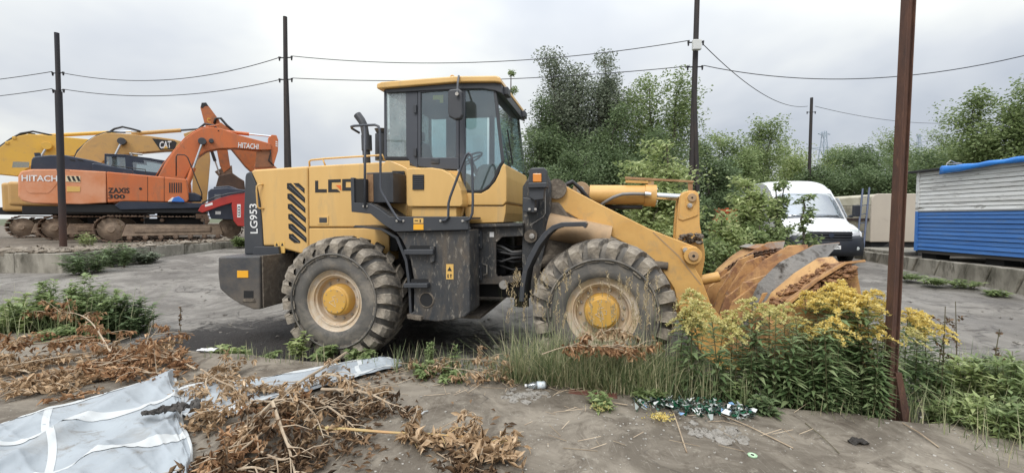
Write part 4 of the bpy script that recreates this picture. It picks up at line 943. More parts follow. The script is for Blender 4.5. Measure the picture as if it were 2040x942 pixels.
# ---- bucket: shell, side plates, lugs, spill edge, mud, cutting edge
N_, F_ = -1.5, 1.5
top_u, top_z = 5.66, 1.36
prof = [(top_u, top_z), (top_u-0.22, top_z-0.17), (top_u-0.45, top_z-0.37), (top_u-0.65, top_z-0.60), (top_u-0.62, top_z-0.88), (top_u-0.42, top_z-1.14), (top_u-0.05, top_z-1.25), (top_u+0.28, top_z-1.28)]
def smoothp(P, k=4):
    out = []
    for i in range(len(P)-1):
        p0, p1, p2, p3 = P[max(i-1,0)], P[i], P[i+1], P[min(i+2,len(P)-1)]
        for t in np.linspace(0, 1, k, endpoint=False):
            out.append(tuple(0.5*((2*b_)+(-a_+c_)*t+(2*a_-5*b_+4*c_-d_)*t*t+(-a_+3*b_-3*c_+d_)*t**3) for a_, b_, c_, d_ in zip(p0, p1, p2, p3)))
    return out + [P[-1]]
sp = smoothp(prof)
bk = MB(); outer = sp; inner = []
for i, (u, z) in enumerate(sp):
    a = sp[max(i-1,0)]; c = sp[min(i+1,len(sp)-1)]; d = math.hypot(c[0]-a[0], c[1]-a[1]); nx, nz = -(c[1]-a[1])/d, (c[0]-a[0])/d
    inner.append((u + nx*0.03, z + nz*0.03))
bucket = MB().plate(outer + inner[::-1], N_, F_).build('bucket', m_buck, LD, auto=35)
for w in (N_-0.001, F_-0.03):
    MB().plate(outer + [(top_u+0.30, top_z-1.22), (top_u+0.12, top_z-0.5), (top_u+0.02, top_z+0.01)], w, w+0.031).build('side_plate', m_buck, bucket, bevel=0.005)
part('cutting_edge', m_worn, bucket, lambda b: b.plate([(top_u+0.2, top_z-1.29), (top_u+0.42, top_z-1.31), (top_u+0.42, top_z-1.29), (top_u+0.2, top_z-1.25)], N_-0.02, F_+0.02))
# lug plates: two pairs for the boom, one pair for the link; wavy outlines, proud of the back
def lugp(w, k, mat=m_buck, hi=0.30, th=0.045, nm='lug_plate'):
    pr2 = [(top_u-0.36, top_z-hi+0.10), (top_u-0.60*k, top_z-hi+0.02), (top_u-0.86*k, top_z-0.50), (top_u-0.95*k, top_z-0.80), (top_u-0.86*k, top_z-1.08), (top_u-0.55, top_z-1.16), (top_u-0.45, top_z-0.9), (top_u-0.50, top_z-0.5), (top_u-0.34, top_z-0.22)]
    return MB().plate(pr2, w-th/2, w+th/2).build(nm, mat, bucket, bevel=0.006)
for w in (-0.70, -0.42, 0.42, 0.70): lugp(w, 0.98)
for w in (-0.15, 0.15): lugp(w, 0.90, hi=0.10)
def bp(s, w, off=0.0):
    """Point on the bucket back: s 0 top .. 1 bottom, w across, off away from the surface."""
    f = s*(len(sp)-1); i = min(int(f), len(sp)-2); t = f-i
    u = sp[i][0]*(1-t)+sp[i+1][0]*t; z = sp[i][1]*(1-t)+sp[i+1][1]*t
    d = math.hypot(sp[i+1][0]-sp[i][0], sp[i+1][1]-sp[i][1]); nx, nz = (sp[i+1][1]-sp[i][1])/d, -(sp[i+1][0]-sp[i][0])/d
    return (u + nx*off, w, z + nz*off)
# the back is stiffened by three tall fins with troughs of mud between them
rsf = np.random.RandomState(31)
def fin_h(s):
    return max(0.0, min(1.0, 0.75 + 2.5*s)) * max(0.12, 1 - 1.55*max(0.0, s-0.10))
SS = [-0.04, 0.03, 0.16, 0.30, 0.50]
def panel(name, mat, wh, tip=0.0):
    b = MB(); g = []
    for s_ in SS:
        row = []
        for w, h, tp in wh:
            q = bp(max(s_, 0.0), w, 0.012 + h*fin_h(s_) + rsf.normal(0, 0.003)); f = max(0.0, 0.10-s_)/0.14
            row.append((q[0] + f*(0.10*(s_ < 0) + tp), q[1], q[2] + f*(0.01 + 0.34*tp)))
        g.append(row)
    b.grid(g); return b.build(name, mat, bucket, solid=0.022)
panel('back_panel', m_buck, [(1.49, 0.00, 0.0), (1.38, 0.06, 0.02), (1.0, 0.09, 0.05), (0.60, 0.13, 0.08), (0.47, 0.19, 0.12)])
panel('fin_face', m_worn, [(0.465, 0.19, 0.12), (0.43, 0.00, 0.0)])
panel('trough', m_mud, [(0.43, 0.01, 0.02), (0.25, 0.02, 0.02), (0.05, 0.04, 0.02)])
panel('back_panel', m_buck, [(0.05, 0.045, 0.02), (-0.12, 0.09, 0.05), (-0.26, 0.19, 0.10)])
panel('fin_face', m_buck, [(-0.26, 0.19, 0.10), (-0.30, 0.00, 0.0)])
panel('trough', m_worn, [(-0.30, 0.01, 0.03), (-0.45, 0.02, 0.04), (-0.62, 0.05, 0.06)])
panel('back_panel', m_worn, [(-0.62, 0.05, 0.06), (-0.70, 0.14, 0.14), (-0.76, 0.22, 0.22)])
panel('fin_face', m_dsteel, [(-0.76, 0.22, 0.22), (-0.86, 0.00, -0.06)])  # near face of the third fin, its shade put into the steel colour
panel('back_panel', m_buck, [(-0.86, 0.00, -0.06), (-0.98, 0.08, 0.0), (-1.15, 0.01, -0.04)])
panel('trough', m_mud, [(-1.15, 0.015, 0.0), (-1.28, 0.02, 0.0)])
panel('back_panel', m_buck, [(-1.28, 0.02, 0.0), (-1.40, 0.06, 0.02), (-1.49, 0.09, 0.04)])
part('top_strip', m_worn, bucket, lambda b: b.hexa([bp(0.0, 0.5, 0.10), bp(0.0, 1.45, 0.06), bp(0.07, 1.45, 0.095), bp(0.09, 0.5, 0.17)], [bp(0.0, 0.5, 0.125), bp(0.0, 1.45, 0.085), bp(0.07, 1.45, 0.115), bp(0.09, 0.5, 0.19)]), bevel=0.005)
part('stiffener', m_buck, bucket, lambda b: b.hexa([bp(0.42, N_, 0.0), bp(0.42, F_, 0.0), bp(0.56, F_, 0.0), bp(0.56, N_, 0.0)], [bp(0.42, N_, 0.07), bp(0.42, F_, 0.07), bp(0.56, F_, 0.07), bp(0.56, N_, 0.07)]), bevel=0.01)
def bmud(b):
    rs = np.random.RandomState(9)
    cs = []
    for w0, w1, s0, s1, n in ((0.0,0.42,0.04,0.34,170), (-0.20,0.0,0.03,0.30,80), (-1.48,-1.34,0.0,0.18,60), (-1.30,-1.02,0.03,0.34,90), (-0.65,-0.32,0.02,0.14,40), (0.5,1.2,0.30,0.45,60)):
        for _ in range(n): cs.append(bp(rs.uniform(s0, s1), rs.uniform(w0, w1), 0.045))
    blobs(b, cs, 0.012, 0.036, rs, 0.6)
o = part('mud', m_mud, bucket, bmud); o['kind'] = 'stuff'
part('near_corner_mud', m_mud, bucket, lambda b: blobs(b, [bp(np.random.RandomState(i).uniform(0.0, 0.22), -1.52 + 0.05*math.sin(i), 0.03*math.cos(i*1.7)) for i in range(70)], 0.012, 0.032, np.random.RandomState(2), 0.8))['kind'] = 'stuff'
for nm, mt, w, th, pts in (('wedge_plate', m_buck, -0.66, 0.05, [(1458,706),(1466,620),(1474,572),(1480,562),(1498,560),(1502,570),(1488,625),(1472,690)]),
        ('wedge_plate', m_buck, -0.82, 0.05, [(1486,700),(1506,612),(1518,584),(1556,574),(1580,596),(1570,645),(1548,704)]),
        ('hinge_block', m_dsteel, -0.72, 0.10, [(1494,640),(1505,590),(1516,586),(1512,610),(1500,660)])):
    MB().plate(L.poly(pts, w), w-th/2, w+th/2).build(nm, mt, bucket, bevel=0.006)
part('bucket_link', m_boom, LD, lambda b: b.tube([L.p(1388, 560, 0), (top_u-0.82, 0, top_z-0.30)], 0.07, 12), auto=40)
for w in (-0.56, 0.56):
    part('bucket_pin', m_tan, LD, lambda b: b.tube([(top_u-0.72, w-0.2, top_z-0.98), (top_u-0.72, w+0.2, top_z-0.98)], 0.055, 14), auto=40)
# a length of rusty chain thrown over the bucket
m_chain = M('rusty_chain', (0.075,0.05,0.038), 0.75, 0.3, col2=(0.15,0.08,0.045), ns=12, bump=0.4)
base = Vector(bp(0.1, 0.6, 0.06)); CH = thing('chain', 'rusty dark chain lying over the back of the loader bucket', 'chain', L.o, L.yaw)
pts = smoothp([bp(0.33, 0.80, 0.10), bp(0.24, 0.62, 0.13), bp(0.16, 0.35, 0.17), bp(0.09, 0.10, 0.16), bp(0.03, -0.10, 0.12), bp(0.07, -0.20, 0.15), bp(0.02, -0.24, 0.13)], 7)
for i in range(0, len(pts)-1):
    a, c = Vector(pts[i]), Vector(pts[i+1]); m = (a+c)/2; d = (c-a).normalized(); s_ = d.orthogonal().normalized()
    if i % 2: s_ = d.cross(s_)
    r1, r2 = (c-a).length*0.78 + 0.012, 0.032
    MB().tube([m + d*r1*math.cos(t) + s_*r2*math.sin(t) for t in np.linspace(0, 2*math.pi, 13)], 0.011, 5).build('chain_link', m_chain, CH)
# ================================================================== EXCAVATORS ON THE LEFT TERRACE
m_ora = M('excavator_orange', (0.60, 0.16, 0.045), 0.5, col2=(0.50,0.14,0.05), ns=1.2, dirt=((0.36,0.16,0.085), 1.6, 0.50, 0.74), dirt2=((0.12,0.07,0.05), 5, 0.64, 0.76), coat=0.1, stretch=(2,2,0.8))
m_orf = M('excavator_orange_faded', (0.70, 0.33, 0.19), 0.7, col2=(0.64,0.24,0.105), ns=1.3, namt=(0.40,0.62), dirt=((0.50,0.30,0.20), 4, 0.60, 0.8))
m_tanx = M('excavator_sand', (0.55, 0.33, 0.11), 0.55, col2=(0.47,0.29,0.12), ns=2, dirt=((0.35,0.24,0.13), 3, 0.55, 0.8))
m_yelx = M('excavator_yellow', (0.66, 0.40, 0.06), 0.5, col2=(0.60,0.36,0.08), ns=2, dirt=((0.42,0.29,0.12), 3, 0.57, 0.8))
m_ored = M('excavator_rust_orange', (0.50, 0.16, 0.05), 0.6, col2=(0.36,0.13,0.06), ns=2, dirt=((0.25,0.14,0.08), 4, 0.52, 0.75))
m_navy = M('hood_dark_blue', (0.022,0.030,0.052), 0.4, col2=(0.035,0.042,0.062), ns=2, dirt=((0.11,0.11,0.12), 4, 0.6, 0.85))
m_trk = M('track_rusty_steel', (0.19,0.125,0.085), 0.85, 0.15, col2=(0.15,0.105,0.08), ns=6, dirt=((0.38,0.29,0.215), 5, 0.5, 0.75), bump=0.4, bs=25, rnd=0.18)
m_trf = M('track_frame_muddy', (0.33,0.245,0.175), 0.92, col2=(0.16,0.115,0.085), ns=4, dirt=((0.32,0.25,0.19), 6, 0.5, 0.75), bump=0.7, bs=14)
m_pane = GLASS('machine_glass', (0.55,0.62,0.62), 0.3, dust=0.15)
m_hazy = M('hazard_yellow', (0.72,0.62,0.42), 0.6)
_shoe = MB(); _shoe.box(-0.095, 0.095, -0.3, 0.3, -0.02, 0.012); _shoe.box(-0.07, -0.05, -0.3, 0.3, 0.012, 0.04); _shoe.box(0.04, 0.06, -0.3, 0.3, 0.012, 0.035)
def track(fr, root, w, Ln=2.0, Rr=0.52, near=True):
    """A crawler track: frame, idler, sprocket, rollers, shoes running round the loop."""
    n = 47 if near else 24
    t = part('track', m_trf, root, lambda b: (b.hexa([(-Ln+0.3, w-0.20, 0.22), (Ln-0.25, w-0.20, 0.22), (Ln-0.25, w+0.20, 0.22), (-Ln+0.3, w+0.20, 0.22)], [(-Ln+0.45, w-0.14, 0.72), (Ln-0.35, w-0.14, 0.68), (Ln-0.35, w+0.14, 0.68), (-Ln+0.45, w+0.14, 0.72)]), b.box(-Ln+0.7, Ln-0.7, w-0.215, w-0.1, 0.36, 0.60)), bevel=0.03)
    per = 2*(2*Ln-0.0) + 2*math.pi*Rr; first = None
    for i in range(n):
        s = per*i/n; sag = 0
        if s < 2*Ln: x, z, a = -Ln + s, 2*Rr - 0.05*math.sin(math.pi*s/(2*Ln))**2 * 0.6, 0
        elif s < 2*Ln + math.pi*Rr: q = (s-2*Ln)/Rr; x, z, a = Ln + Rr*math.sin(q), Rr + Rr*math.cos(q), q
        elif s < 4*Ln + math.pi*Rr: x, z, a = Ln - (s-2*Ln-math.pi*Rr), 0, math.pi
        else: q = (s-4*Ln-math.pi*Rr)/Rr; x, z, a = -Ln - Rr*math.sin(q), Rr - Rr*math.cos(q), math.pi+q
        if first is None: first = _shoe.build('track_shoe', m_trk, t); ob = first
        else: ob = copy_of(first, t)
        ob.location = (x, w, z + 0.02); ob.rotation_euler = (0, a, 0)
        if not near: ob.scale = (2.0, 1, 1)
    for x, nm, r in ((-Ln, 'sprocket', Rr-0.06), (Ln, 'idler', Rr-0.06)):
        part(nm, m_trf, t, lambda b: b.lathe([(0.12, -0.26), (0.14, -0.22), (0.20, -0.20), (r*0.75, -0.12), (r, -0.08), (r, 0.08), (0.1, 0.2)], (x, w, Rr), n=20), auto=40)
    if near:
        r0 = None
        for i in range(7):
            p = (-Ln+0.55 + i*(2*Ln-1.0)/6, w-0.06, 0.155)
            if r0 is None: rb_ = MB(); rb_.lathe([(0.05,-0.18),(0.09,-0.17),(0.10,-0.05),(0.10,0.1)], n=12); r0 = rb_.build('roller', m_trk, t, auto=40); r0.location = p
            else: copy_of(r0, t, loc=p)
        for x in (-0.4, 1.0): part('carrier_roller', m_trk, t, lambda b: b.lathe([(0.04,-0.2),(0.07,-0.19),(0.08,0.1)], (x, w, 0.88), n=12), auto=40)
    return t
def arm(fr, root, name, mat, pts, w0, w1, bevel=0.02, wp=None):
    return MB().plate(fr.poly(pts, (w0+w1)/2 if wp is None else wp), w0, w1).build(name, mat, root, bevel=bevel)
def cyl(fr, root, a, c, f, r, mat, rod=m_chrome, w=0.0, name='cylinder'):
    A, C = Vector(fr.p(*a, w)), Vector(fr.p(*c, w)); Mi = A + (C-A)*f
    o = MB().tube([A, Mi], r, 12).build(name, mat, root, auto=40)
    MB().tube([Mi, C], r*0.5, 10).build('rod', rod, o, auto=40)
    return o
def hoses(fr, root, pts, n=3, r=0.025, sp=3.0):
    for i in range(n):
        MB().tube([fr.p(x, y + i*sp, -0.22+0.1*i) for x, y in pts], r, 6).build('hose', m_hose, root, smooth=True)

# ---- the orange excavator in front
X1 = Frame((-15.39, 19.61, TER_L), 34)
H1 = thing('excavator', 'orange crawler excavator with faded counterweight and dark blue hood behind the left pole', 'excavator', X1.o, X1.yaw)
track(X1, H1, -1.3); track(X1, H1, 1.3, near=False)
part('undercarriage', m_void, H1, lambda b: (b.box(-1.0, 1.0, -1.1, 1.1, 0.45, 0.95), b.lathe([(0.7, 0.9), (0.7, 1.2)], (0,0,0), 'z', 24)), bevel=0.03)
part('revolving_frame', m_void, H1, lambda b: b.box(-3.4, 1.15, -1.42, 1.42, 1.18, 1.52), bevel=0.03)
side = X1.poly([(212, 342), (300, 350), (372, 357), (376, 398), (372, 403), (250, 401), (214, 404)], -1.5)
sd = MB().plate(side, -1.5, -0.95).build('side_cover', m_ora, H1, bevel=0.04)
MB().plate([(u, z) for u, z in side], 0.9, 1.5).build('side_cover', m_ora, H1, bevel=0.04)
for x0 in (294, 327):
    q0, q1 = X1.p(x0, 352, -1.503), X1.p(x0, 402, -1.503)
    MB().tube([q0, q1], 0.008, 4).build('panel_gap', m_void, sd)
cwq = X1.poly([(30, 350), (36, 341), (60, 337), (120, 337), (211.5, 342), (211.5, 404), (160, 407), (60, 405), (38, 400), (30, 390)], -1.5)
def cwx(b):
    us = [u for u, z in cwq]; a0, a1 = min(us), max(us); n = 18; rings = []
    for k in range(n+1):
        w = -1.5 + 3.0*k/n; e = max(0.0, abs(w)-0.5)/1.0
        cut = 0.08*(1-math.sqrt(max(0.0, 1-e*e)))
        rings.append([(u + cut*(a1-u)/(a1-a0), w, z) for u, z in cwq])
    m = len(cwq); vs = [v for r in rings for v in r]
    fs = [(k*m+i, (k+1)*m+i, (k+1)*m+(i+1)%m, k*m+(i+1)%m) for k in range(n) for i in range(m)]
    fs += [tuple(range(m)), tuple(n*m+i for i in range(m-1, -1, -1))]
    b.add(vs, fs)
cwo = part('counterweight', m_orf, H1, cwx, bevel=0.04, seg=3)
b = MB(); b.plate(X1.poly([(46, 363), (116, 363), (104, 378), (96, 385), (60, 385), (52, 380)], -1.5), -1.512, -1.49); b.build('moulded_panel', m_orf, cwo, bevel=0.006)
text('maker_lettering', 'HITACHI', [X1.p(43, 361, -1.515), X1.p(119, 362, -1.515), X1.p(43, 348.5, -1.515)], (0, -0.01, 0), m_white, cwo, offset=0.02)
for i in range(3):
    x = 133 + i*9
    MB().plate(X1.poly([(x, 351), (x+5, 351), (x+9.5, 361), (x+4.5, 361)], -1.51), -1.518, -1.50).build('hazard_stripe', m_blackp, cwo)
MB().plate(X1.poly([(131, 350), (160, 351), (160, 363), (131, 362)], -1.508), -1.512, -1.495).build('hazard_panel', m_hazy, cwo)
MB().plate(X1.poly([(133, 371), (160, 372), (159, 382), (133, 382)], -1.508), -1.513, -1.495).build('label', m_label, cwo)
text('series_lettering', 'ZAXIS', [X1.p(215, 385, -1.505), X1.p(258, 385, -1.505), X1.p(215, 374, -1.505)], (0, -0.006, 0), m_blackp, sd, offset=0.03)
text('number_lettering', '300', [X1.p(215.5, 396, -1.505), X1.p(249, 396, -1.505), X1.p(215.5, 387, -1.505)], (0, -0.006, 0), m_blackp, sd, offset=0.03)
MB().disc(*X1.uz(280, 376, -1.5), 0.05, -1.512, -1.49).build('lock', m_blackp, sd)
hd = part('engine_hood', m_navy, H1, lambda b: b.plate(X1.poly([(60, 336), (62, 318), (66, 312), (98, 309), (130, 309), (186, 320), (262, 342), (266, 348), (66, 340)], -1.1), -1.1, 0.9), bevel=0.05, seg=3)
for x in (138, 154): MB().plate(X1.poly([(x, 317), (x+11, 319), (x+13, 322), (x+2, 320)], -1.1), -1.108, -1.09).build('hood_slot', m_void, hd)
part('hood_side', m_navy, H1, lambda b: b.plate(X1.poly([(182, 327), (186, 325), (262, 338), (266, 350), (184, 343)], -1.35), -1.35, -1.0), bevel=0.03)
part('rear_grille_window', m_pane, H1, lambda b: b.plate(X1.poly([(26, 322), (58, 323), (58, 334), (24, 334)], -1.2), -1.2, -1.19))
part('exhaust_pipe', m_navy, H1, lambda b: b.tube([X1.p(76, 312, -0.5), X1.p(74, 305, -0.5)], 0.09, 12), auto=40)
part('mirror', m_blackp, H1, lambda b: b.box(-3.5, -3.1, -1.5, -1.42, 2.78, 2.83), bevel=0.02)
# cab on the far side
cq = X1.poly([(208, 308), (216, 306), (250, 309), (300, 316), (330, 322), (334, 352), (306, 350), (210, 342)], 0.55)
cf = MB()
for pts in ([(208,307),(250,309),(300,315),(332,322),(332,327),(300,320),(250,314),(208,311)], [(208,311),(212,311),(212,345),(208,345)], [(249,313),(263,314),(266,350),(251,348)], [(262,314),(285,317),(287,325),(262,322)], [(326,324),(331,325),(334,356),(327,356)], [(263,338),(330,346),(331,352),(263,350)]):
    for w in (0.50, 1.42): cf.plate(X1.poly(pts, 0.5), w, w+0.06)
cabx = cf.build('cab', m_navy, H1, bevel=0.01)
MB().plate(X1.poly([(208,306),(250,308),(330,320),(331,323),(250,312),(208,310)], 0.5), 0.5, 1.48).build('cab_roof', m_navy, cabx, bevel=0.02)
MB().plate(X1.poly([(212,311),(250,314),(251,345),(212,343)], 0.5), 0.52, 0.53).build('pane', m_pane, cabx)
MB().plate(X1.poly([(264,315),(327,325),(328,346),(264,338)], 0.5), 0.52, 0.53).build('pane', m_pane, cabx)
MB().plate(X1.poly([(212,311),(250,314),(251,345),(212,343)], 0.5), 1.44, 1.45).build('pane', m_pane, cabx)
part('cab_seat', m_int, cabx, lambda b: (b.box(-1.6, -1.1, 0.75, 1.2, 2.2, 2.5), b.box(-1.7, -1.55, 0.75, 1.2, 2.4, 3.2)), bevel=0.04)
part('beacon_bar', m_bolt, cabx, lambda b: (b.tube([X1.p(258, 306, 0.8), X1.p(284, 308, 0.8)], 0.04, 8), b.tube([X1.p(262, 304, 0.6), X1.p(262, 312, 0.6)], 0.03, 6)))
# boom
boom = arm(X1, H1, 'boom', m_ora, [(310, 365), (330, 330), (348, 303), (368, 280), (385, 267), (400, 259), (416, 255.5), (440, 258), (475, 271), (520, 283), (538, 288), (540, 300), (520, 301), (470, 297), (436, 298), (412, 303), (396, 314), (384, 330), (372, 352), (362, 372), (352, 395), (318, 395)], -0.32, 0.32, 0.03)
text('maker_lettering', 'HITACHI', [X1.p(474, 294.5, -0.335), X1.p(514.5, 298, -0.335), X1.p(475, 283.5, -0.335)], (0, -0.004, 0), m_white, boom, offset=0.02)
for i, w in enumerate((-0.26, -0.12, 0.05)):
    MB().tube([X1.p(312-i*3, 360, w), X1.p(330-i*2, 326, w), X1.p(348, 299, w), X1.p(368, 276, w), X1.p(386, 263, w), X1.p(402, 255, w), X1.p(418, 252, w), X1.p(436, 250, w)], 0.035, 6).build('hose', m_hose if i == 1 else m_ora, boom, smooth=True)
cyl(X1, H1, (372, 372), (403, 284), 0.42, 0.10, m_ora, w=-0.52, name='boom_cylinder')
cyl(X1, H1, (372, 372), (403, 284), 0.42, 0.10, m_ora, w=0.52, name='boom_cylinder')
MB().lathe([(0.16,-0.14),(0.16,0.14)], X1.p(403, 282, -0.46), n=16).build('cylinder_pin', m_blk, H1, bevel=0.01)
MB().lathe([(0.10,-0.1),(0.10,0.1)], X1.p(421, 281, -0.36), n=12).build('boom_pin', m_blk, H1, bevel=0.01)
cyl(X1, H1, (424, 260), (549, 273), 0.56, 0.085, m_ora, name='stick_cylinder')
MB().tube([X1.p(390, 262, 0.1), X1.p(408, 247, 0.0), X1.p(426, 250, -0.1), X1.p(436, 262, -0.3)], 0.05, 7).build('hose_bundle', m_hose, boom, smooth=True)
stick = arm(X1, H1, 'stick', m_ora, [(534, 276), (541, 270), (550, 271), (553.5, 280), (553, 302), (547, 322), (544, 332), (530, 334), (506, 334), (511, 315), (520, 302), (534, 290)], -0.22, 0.22, 0.02)
for i in range(3): MB().plate(X1.poly([(549+0*i, 281+i*4), (553, 283+i*4), (553, 285+i*4), (549, 283+i*4)], -0.22), -0.226, -0.2).build('stripe', m_white, stick)
MB().tube([X1.p(526, 294, -0.24), X1.p(538, 290, -0.26), X1.p(539, 305, -0.26), X1.p(535, 320, -0.26), X1.p(546, 330, -0.24)], 0.03, 6).build('hose', m_hose, stick, smooth=True)
arm(X1, H1, 'stick_lower', M('stick_muddy', (0.36,0.14,0.06), 0.8, col2=(0.2,0.1,0.06), ns=3, bump=0.4), [(511, 302), (540, 300), (544, 333), (508, 334)], -0.235, -0.16, 0.01)
# lower stick and bucket hidden behind the loader hood
arm(X1, H1, 'stick_tail', m_ora, [(507, 334), (545, 334), (525, 400), (505, 410)], -0.2, 0.2, 0.02)
arm(X1, H1, 'bucket', m_trk, [(505, 405), (530, 398), (545, 420), (530, 445), (500, 440)], -0.6, 0.6, 0.02)
part('guard_rail', m_blackp, H1, lambda b: b.tube([X1.p(351, 351, -1.35), X1.p(351, 312, -1.35), X1.p(354, 308, -1.35), X1.p(368, 309, -1.35), X1.p(374, 314, -1.35), X1.p(402, 385, -1.35), X1.p(402, 398, -1.35)], 0.025, 6), smooth=True)
part('handrail', m_blackp, H1, lambda b: (b.tube([X1.p(222, 344, -1.3), X1.p(222, 330, -1.3), X1.p(290, 338, -1.3), X1.p(290, 350, -1.3)], 0.022, 6), b.tube([X1.p(256, 347, -1.3), X1.p(256, 334, -1.3)], 0.02, 6)))
for i in range(6): MB().plate(X1.poly([(337+i*4.5, 364), (339.5+i*4.5, 364.3), (339.5+i*4.5, 384), (337+i*4.5, 384)], -1.5), -1.508, -1.49).build('grille_slot', m_blackp, sd)
part('front_toolbox', m_navy, H1, lambda b: b.plate(X1.poly([(368, 390), (374, 384), (388, 384), (401, 390), (401, 402), (368, 402)], -1.2), -1.3, -0.7), bevel=0.05)
part('blue_cover', M('blue_plastic', (0.04,0.17,0.55), 0.5), H1, lambda b: b.plate(X1.poly([(341, 402), (346, 394), (356, 391), (366, 398), (368, 403)], -1.52), -1.58, -1.46), bevel=0.02)
part('white_cover', m_white, H1, lambda b: b.plate(X1.poly([(334, 402), (344, 393), (347, 394), (342, 402)], -1.52), -1.57, -1.46), bevel=0.01)
part('skirt', m_navy, H1, lambda b: b.plate(X1.poly([(228, 409), (240, 401), (376, 404), (410, 405), (412, 414), (240, 418)], -1.46), -1.48, -1.2), bevel=0.02)

# ---- the sand-coloured excavator behind it
X2 = Frame((-19.7, 21.5, TER_L), 34)
H2 = thing('excavator', 'sand coloured crawler excavator whose boom carries a black emblem', 'excavator', X2.o, X2.yaw)
track(X2, H2, -1.3); track(X2, H2, 1.3, near=False)
part('revolving_frame', m_void, H2, lambda b: (b.box(-3.0, 1.2, -1.4, 1.4, 1.15, 1.5), b.box(-1, 1, -1.1, 1.1, 0.4, 1.2)), bevel=0.03)
part('body', m_tanx, H2, lambda b: b.box(-3.4, 0.4, -1.45, 1.45, 1.5, 2.55), bevel=0.12, seg=3)
part('cab', m_navy, H2, lambda b: b.box(0.0, 1.3, 0.5, 1.4, 1.5, 3.1), bevel=0.06)
bm2 = arm(X2, H2, 'boom', m_tanx, [(140, 345), (156, 308), (172, 288), (190, 275), (212, 267), (240, 268), (300, 273), (345, 279), (372, 286), (380, 300), (330, 302), (280, 306), (240, 311), (210, 322), (185, 345)], -0.34, 0.34, 0.03)
MB().plate(X2.poly([(303, 276), (348, 281), (352, 284), (348, 297), (319, 299)], -0.35), -0.352, -0.33).build('emblem_panel', m_blackp, bm2)
text('emblem_lettering', 'CAT', [X2.p(317.5, 296.5, -0.36), X2.p(341, 295, -0.36), X2.p(318, 282, -0.36)], (0, -0.004, 0), m_white, bm2, offset=0.03)
MB().plate(X2.poly([(325.5, 296.5), (335, 296), (330, 290)], -0.362), -0.368, -0.355).build('emblem_triangle', m_yelx, bm2)
for i, w in enumerate((-0.2, 0.0)):
    MB().tube([X2.p(142-3*i, 335, w), X2.p(158-3*i, 300, w), X2.p(176, 281, w), X2.p(194, 270, w), X2.p(214, 263, w), X2.p(250, 264, w)], 0.04, 6).build('hose', m_hose, bm2, smooth=True)
MB().tube([X2.p(212, 268, -0.1), X2.p(228, 257, -0.1), X2.p(244, 253, -0.1), X2.p(262, 257, -0.1), X2.p(280, 262, -0.1)], 0.05, 6).build('hose_loop', m_hose, bm2, smooth=True)
cyl(X2, H2, (214, 340), (242, 284), 0.35, 0.11, m_tanx, w=-0.5, name='boom_cylinder')
MB().lathe([(0.17,-0.15),(0.17,0.15)], X2.p(243, 282, -0.45), n=16).build('cylinder_pin', m_blk, H2, bevel=0.01)
cyl(X2, H2, (262, 267), (400, 257), 0.70, 0.10, m_tanx, rod=m_blk, name='stick_cylinder')
arm(X2, H2, 'stick', m_tanx, [(366, 268), (384, 262), (406, 262), (416, 280), (419, 320), (412, 400), (400, 420), (382, 420), (384, 360), (378, 300)], -0.24, 0.24, 0.02)
arm(X2, H2, 'bucket', m_trk, [(380, 418), (408, 412), (418, 440), (395, 468), (370, 455)], -0.6, 0.6, 0.02)

# ---- the yellow excavator at the left edge
X3 = Frame((-23.6, 23.6, TER_L), 34)
H3 = thing('excavator', 'yellow crawler excavator at the left edge, behind the faded counterweight', 'excavator', X3.o, X3.yaw)
track(X3, H3, -1.3, near=True); track(X3, H3, 1.3, near=False)
part('revolving_frame', m_void, H3, lambda b: (b.box(-3.0, 1.2, -1.4, 1.4, 1.15, 1.5), b.box(-1, 1, -1.1, 1.1, 0.4, 1.2)), bevel=0.03)
part('body', m_tanx, H3, lambda b: b.box(-2.6, 1.6, -1.6, 1.4, 1.3, 2.7), bevel=0.12, seg=3)
part('cab', m_navy, H3, lambda b: b.box(0.0, 1.3, 0.4, 1.4, 1.5, 3.1), bevel=0.06)
bm3 = arm(X3, H3, 'boom', m_yelx, [(-30, 345), (0, 300), (20, 284), (42, 273), (62, 269), (110, 273), (175, 279), (250, 290), (262, 300), (240, 312), (150, 312), (95, 316), (70, 330), (40, 352)], -0.36, 0.36, 0.03)
for i, w in enumerate((-0.2, 0.05)):
    MB().tube([X3.p(-20, 318, w), X3.p(2-3*i, 293, w), X3.p(22, 277, w), X3.p(42, 266, w), X3.p(66, 262, w), X3.p(104, 270, w)], 0.05, 6).build('hose', m_hose, bm3, smooth=True)
for (x, y) in ((20, 287), (34, 277)): MB().box(*[c for p in zip(np.array(X3.p(x, y, -0.2))-(0.12,0.2,0.05), np.array(X3.p(x, y, 0.2))+(0.12,0.2,0.05)) for c in p]).build('hose_clamp', m_yelx, bm3, bevel=0.02)
MB().tube([X3.p(30, 282, -0.1), X3.p(38, 270, -0.1), X3.p(54, 265, -0.1), X3.p(70, 268, -0.1)], 0.05, 6).build('hose_loop', m_hose, bm3, smooth=True)
cyl(X3, H3, (68, 335), (93, 294), 0.3, 0.12, m_yelx, w=-0.5, name='boom_cylinder')
MB().lathe([(0.2,-0.15),(0.2,0.15)], X3.p(94, 291, -0.45), n=16).build('cylinder_pin', m_yelx, H3, bevel=0.01)
cyl(X3, H3, (70, 272), (262, 262), 0.75, 0.10, m_yelx, name='stick_cylinder')
arm(X3, H3, 'stick', m_yelx, [(240, 268), (262, 268), (275, 300), (262, 400), (240, 410), (240, 330)], -0.22, 0.22, 0.02)

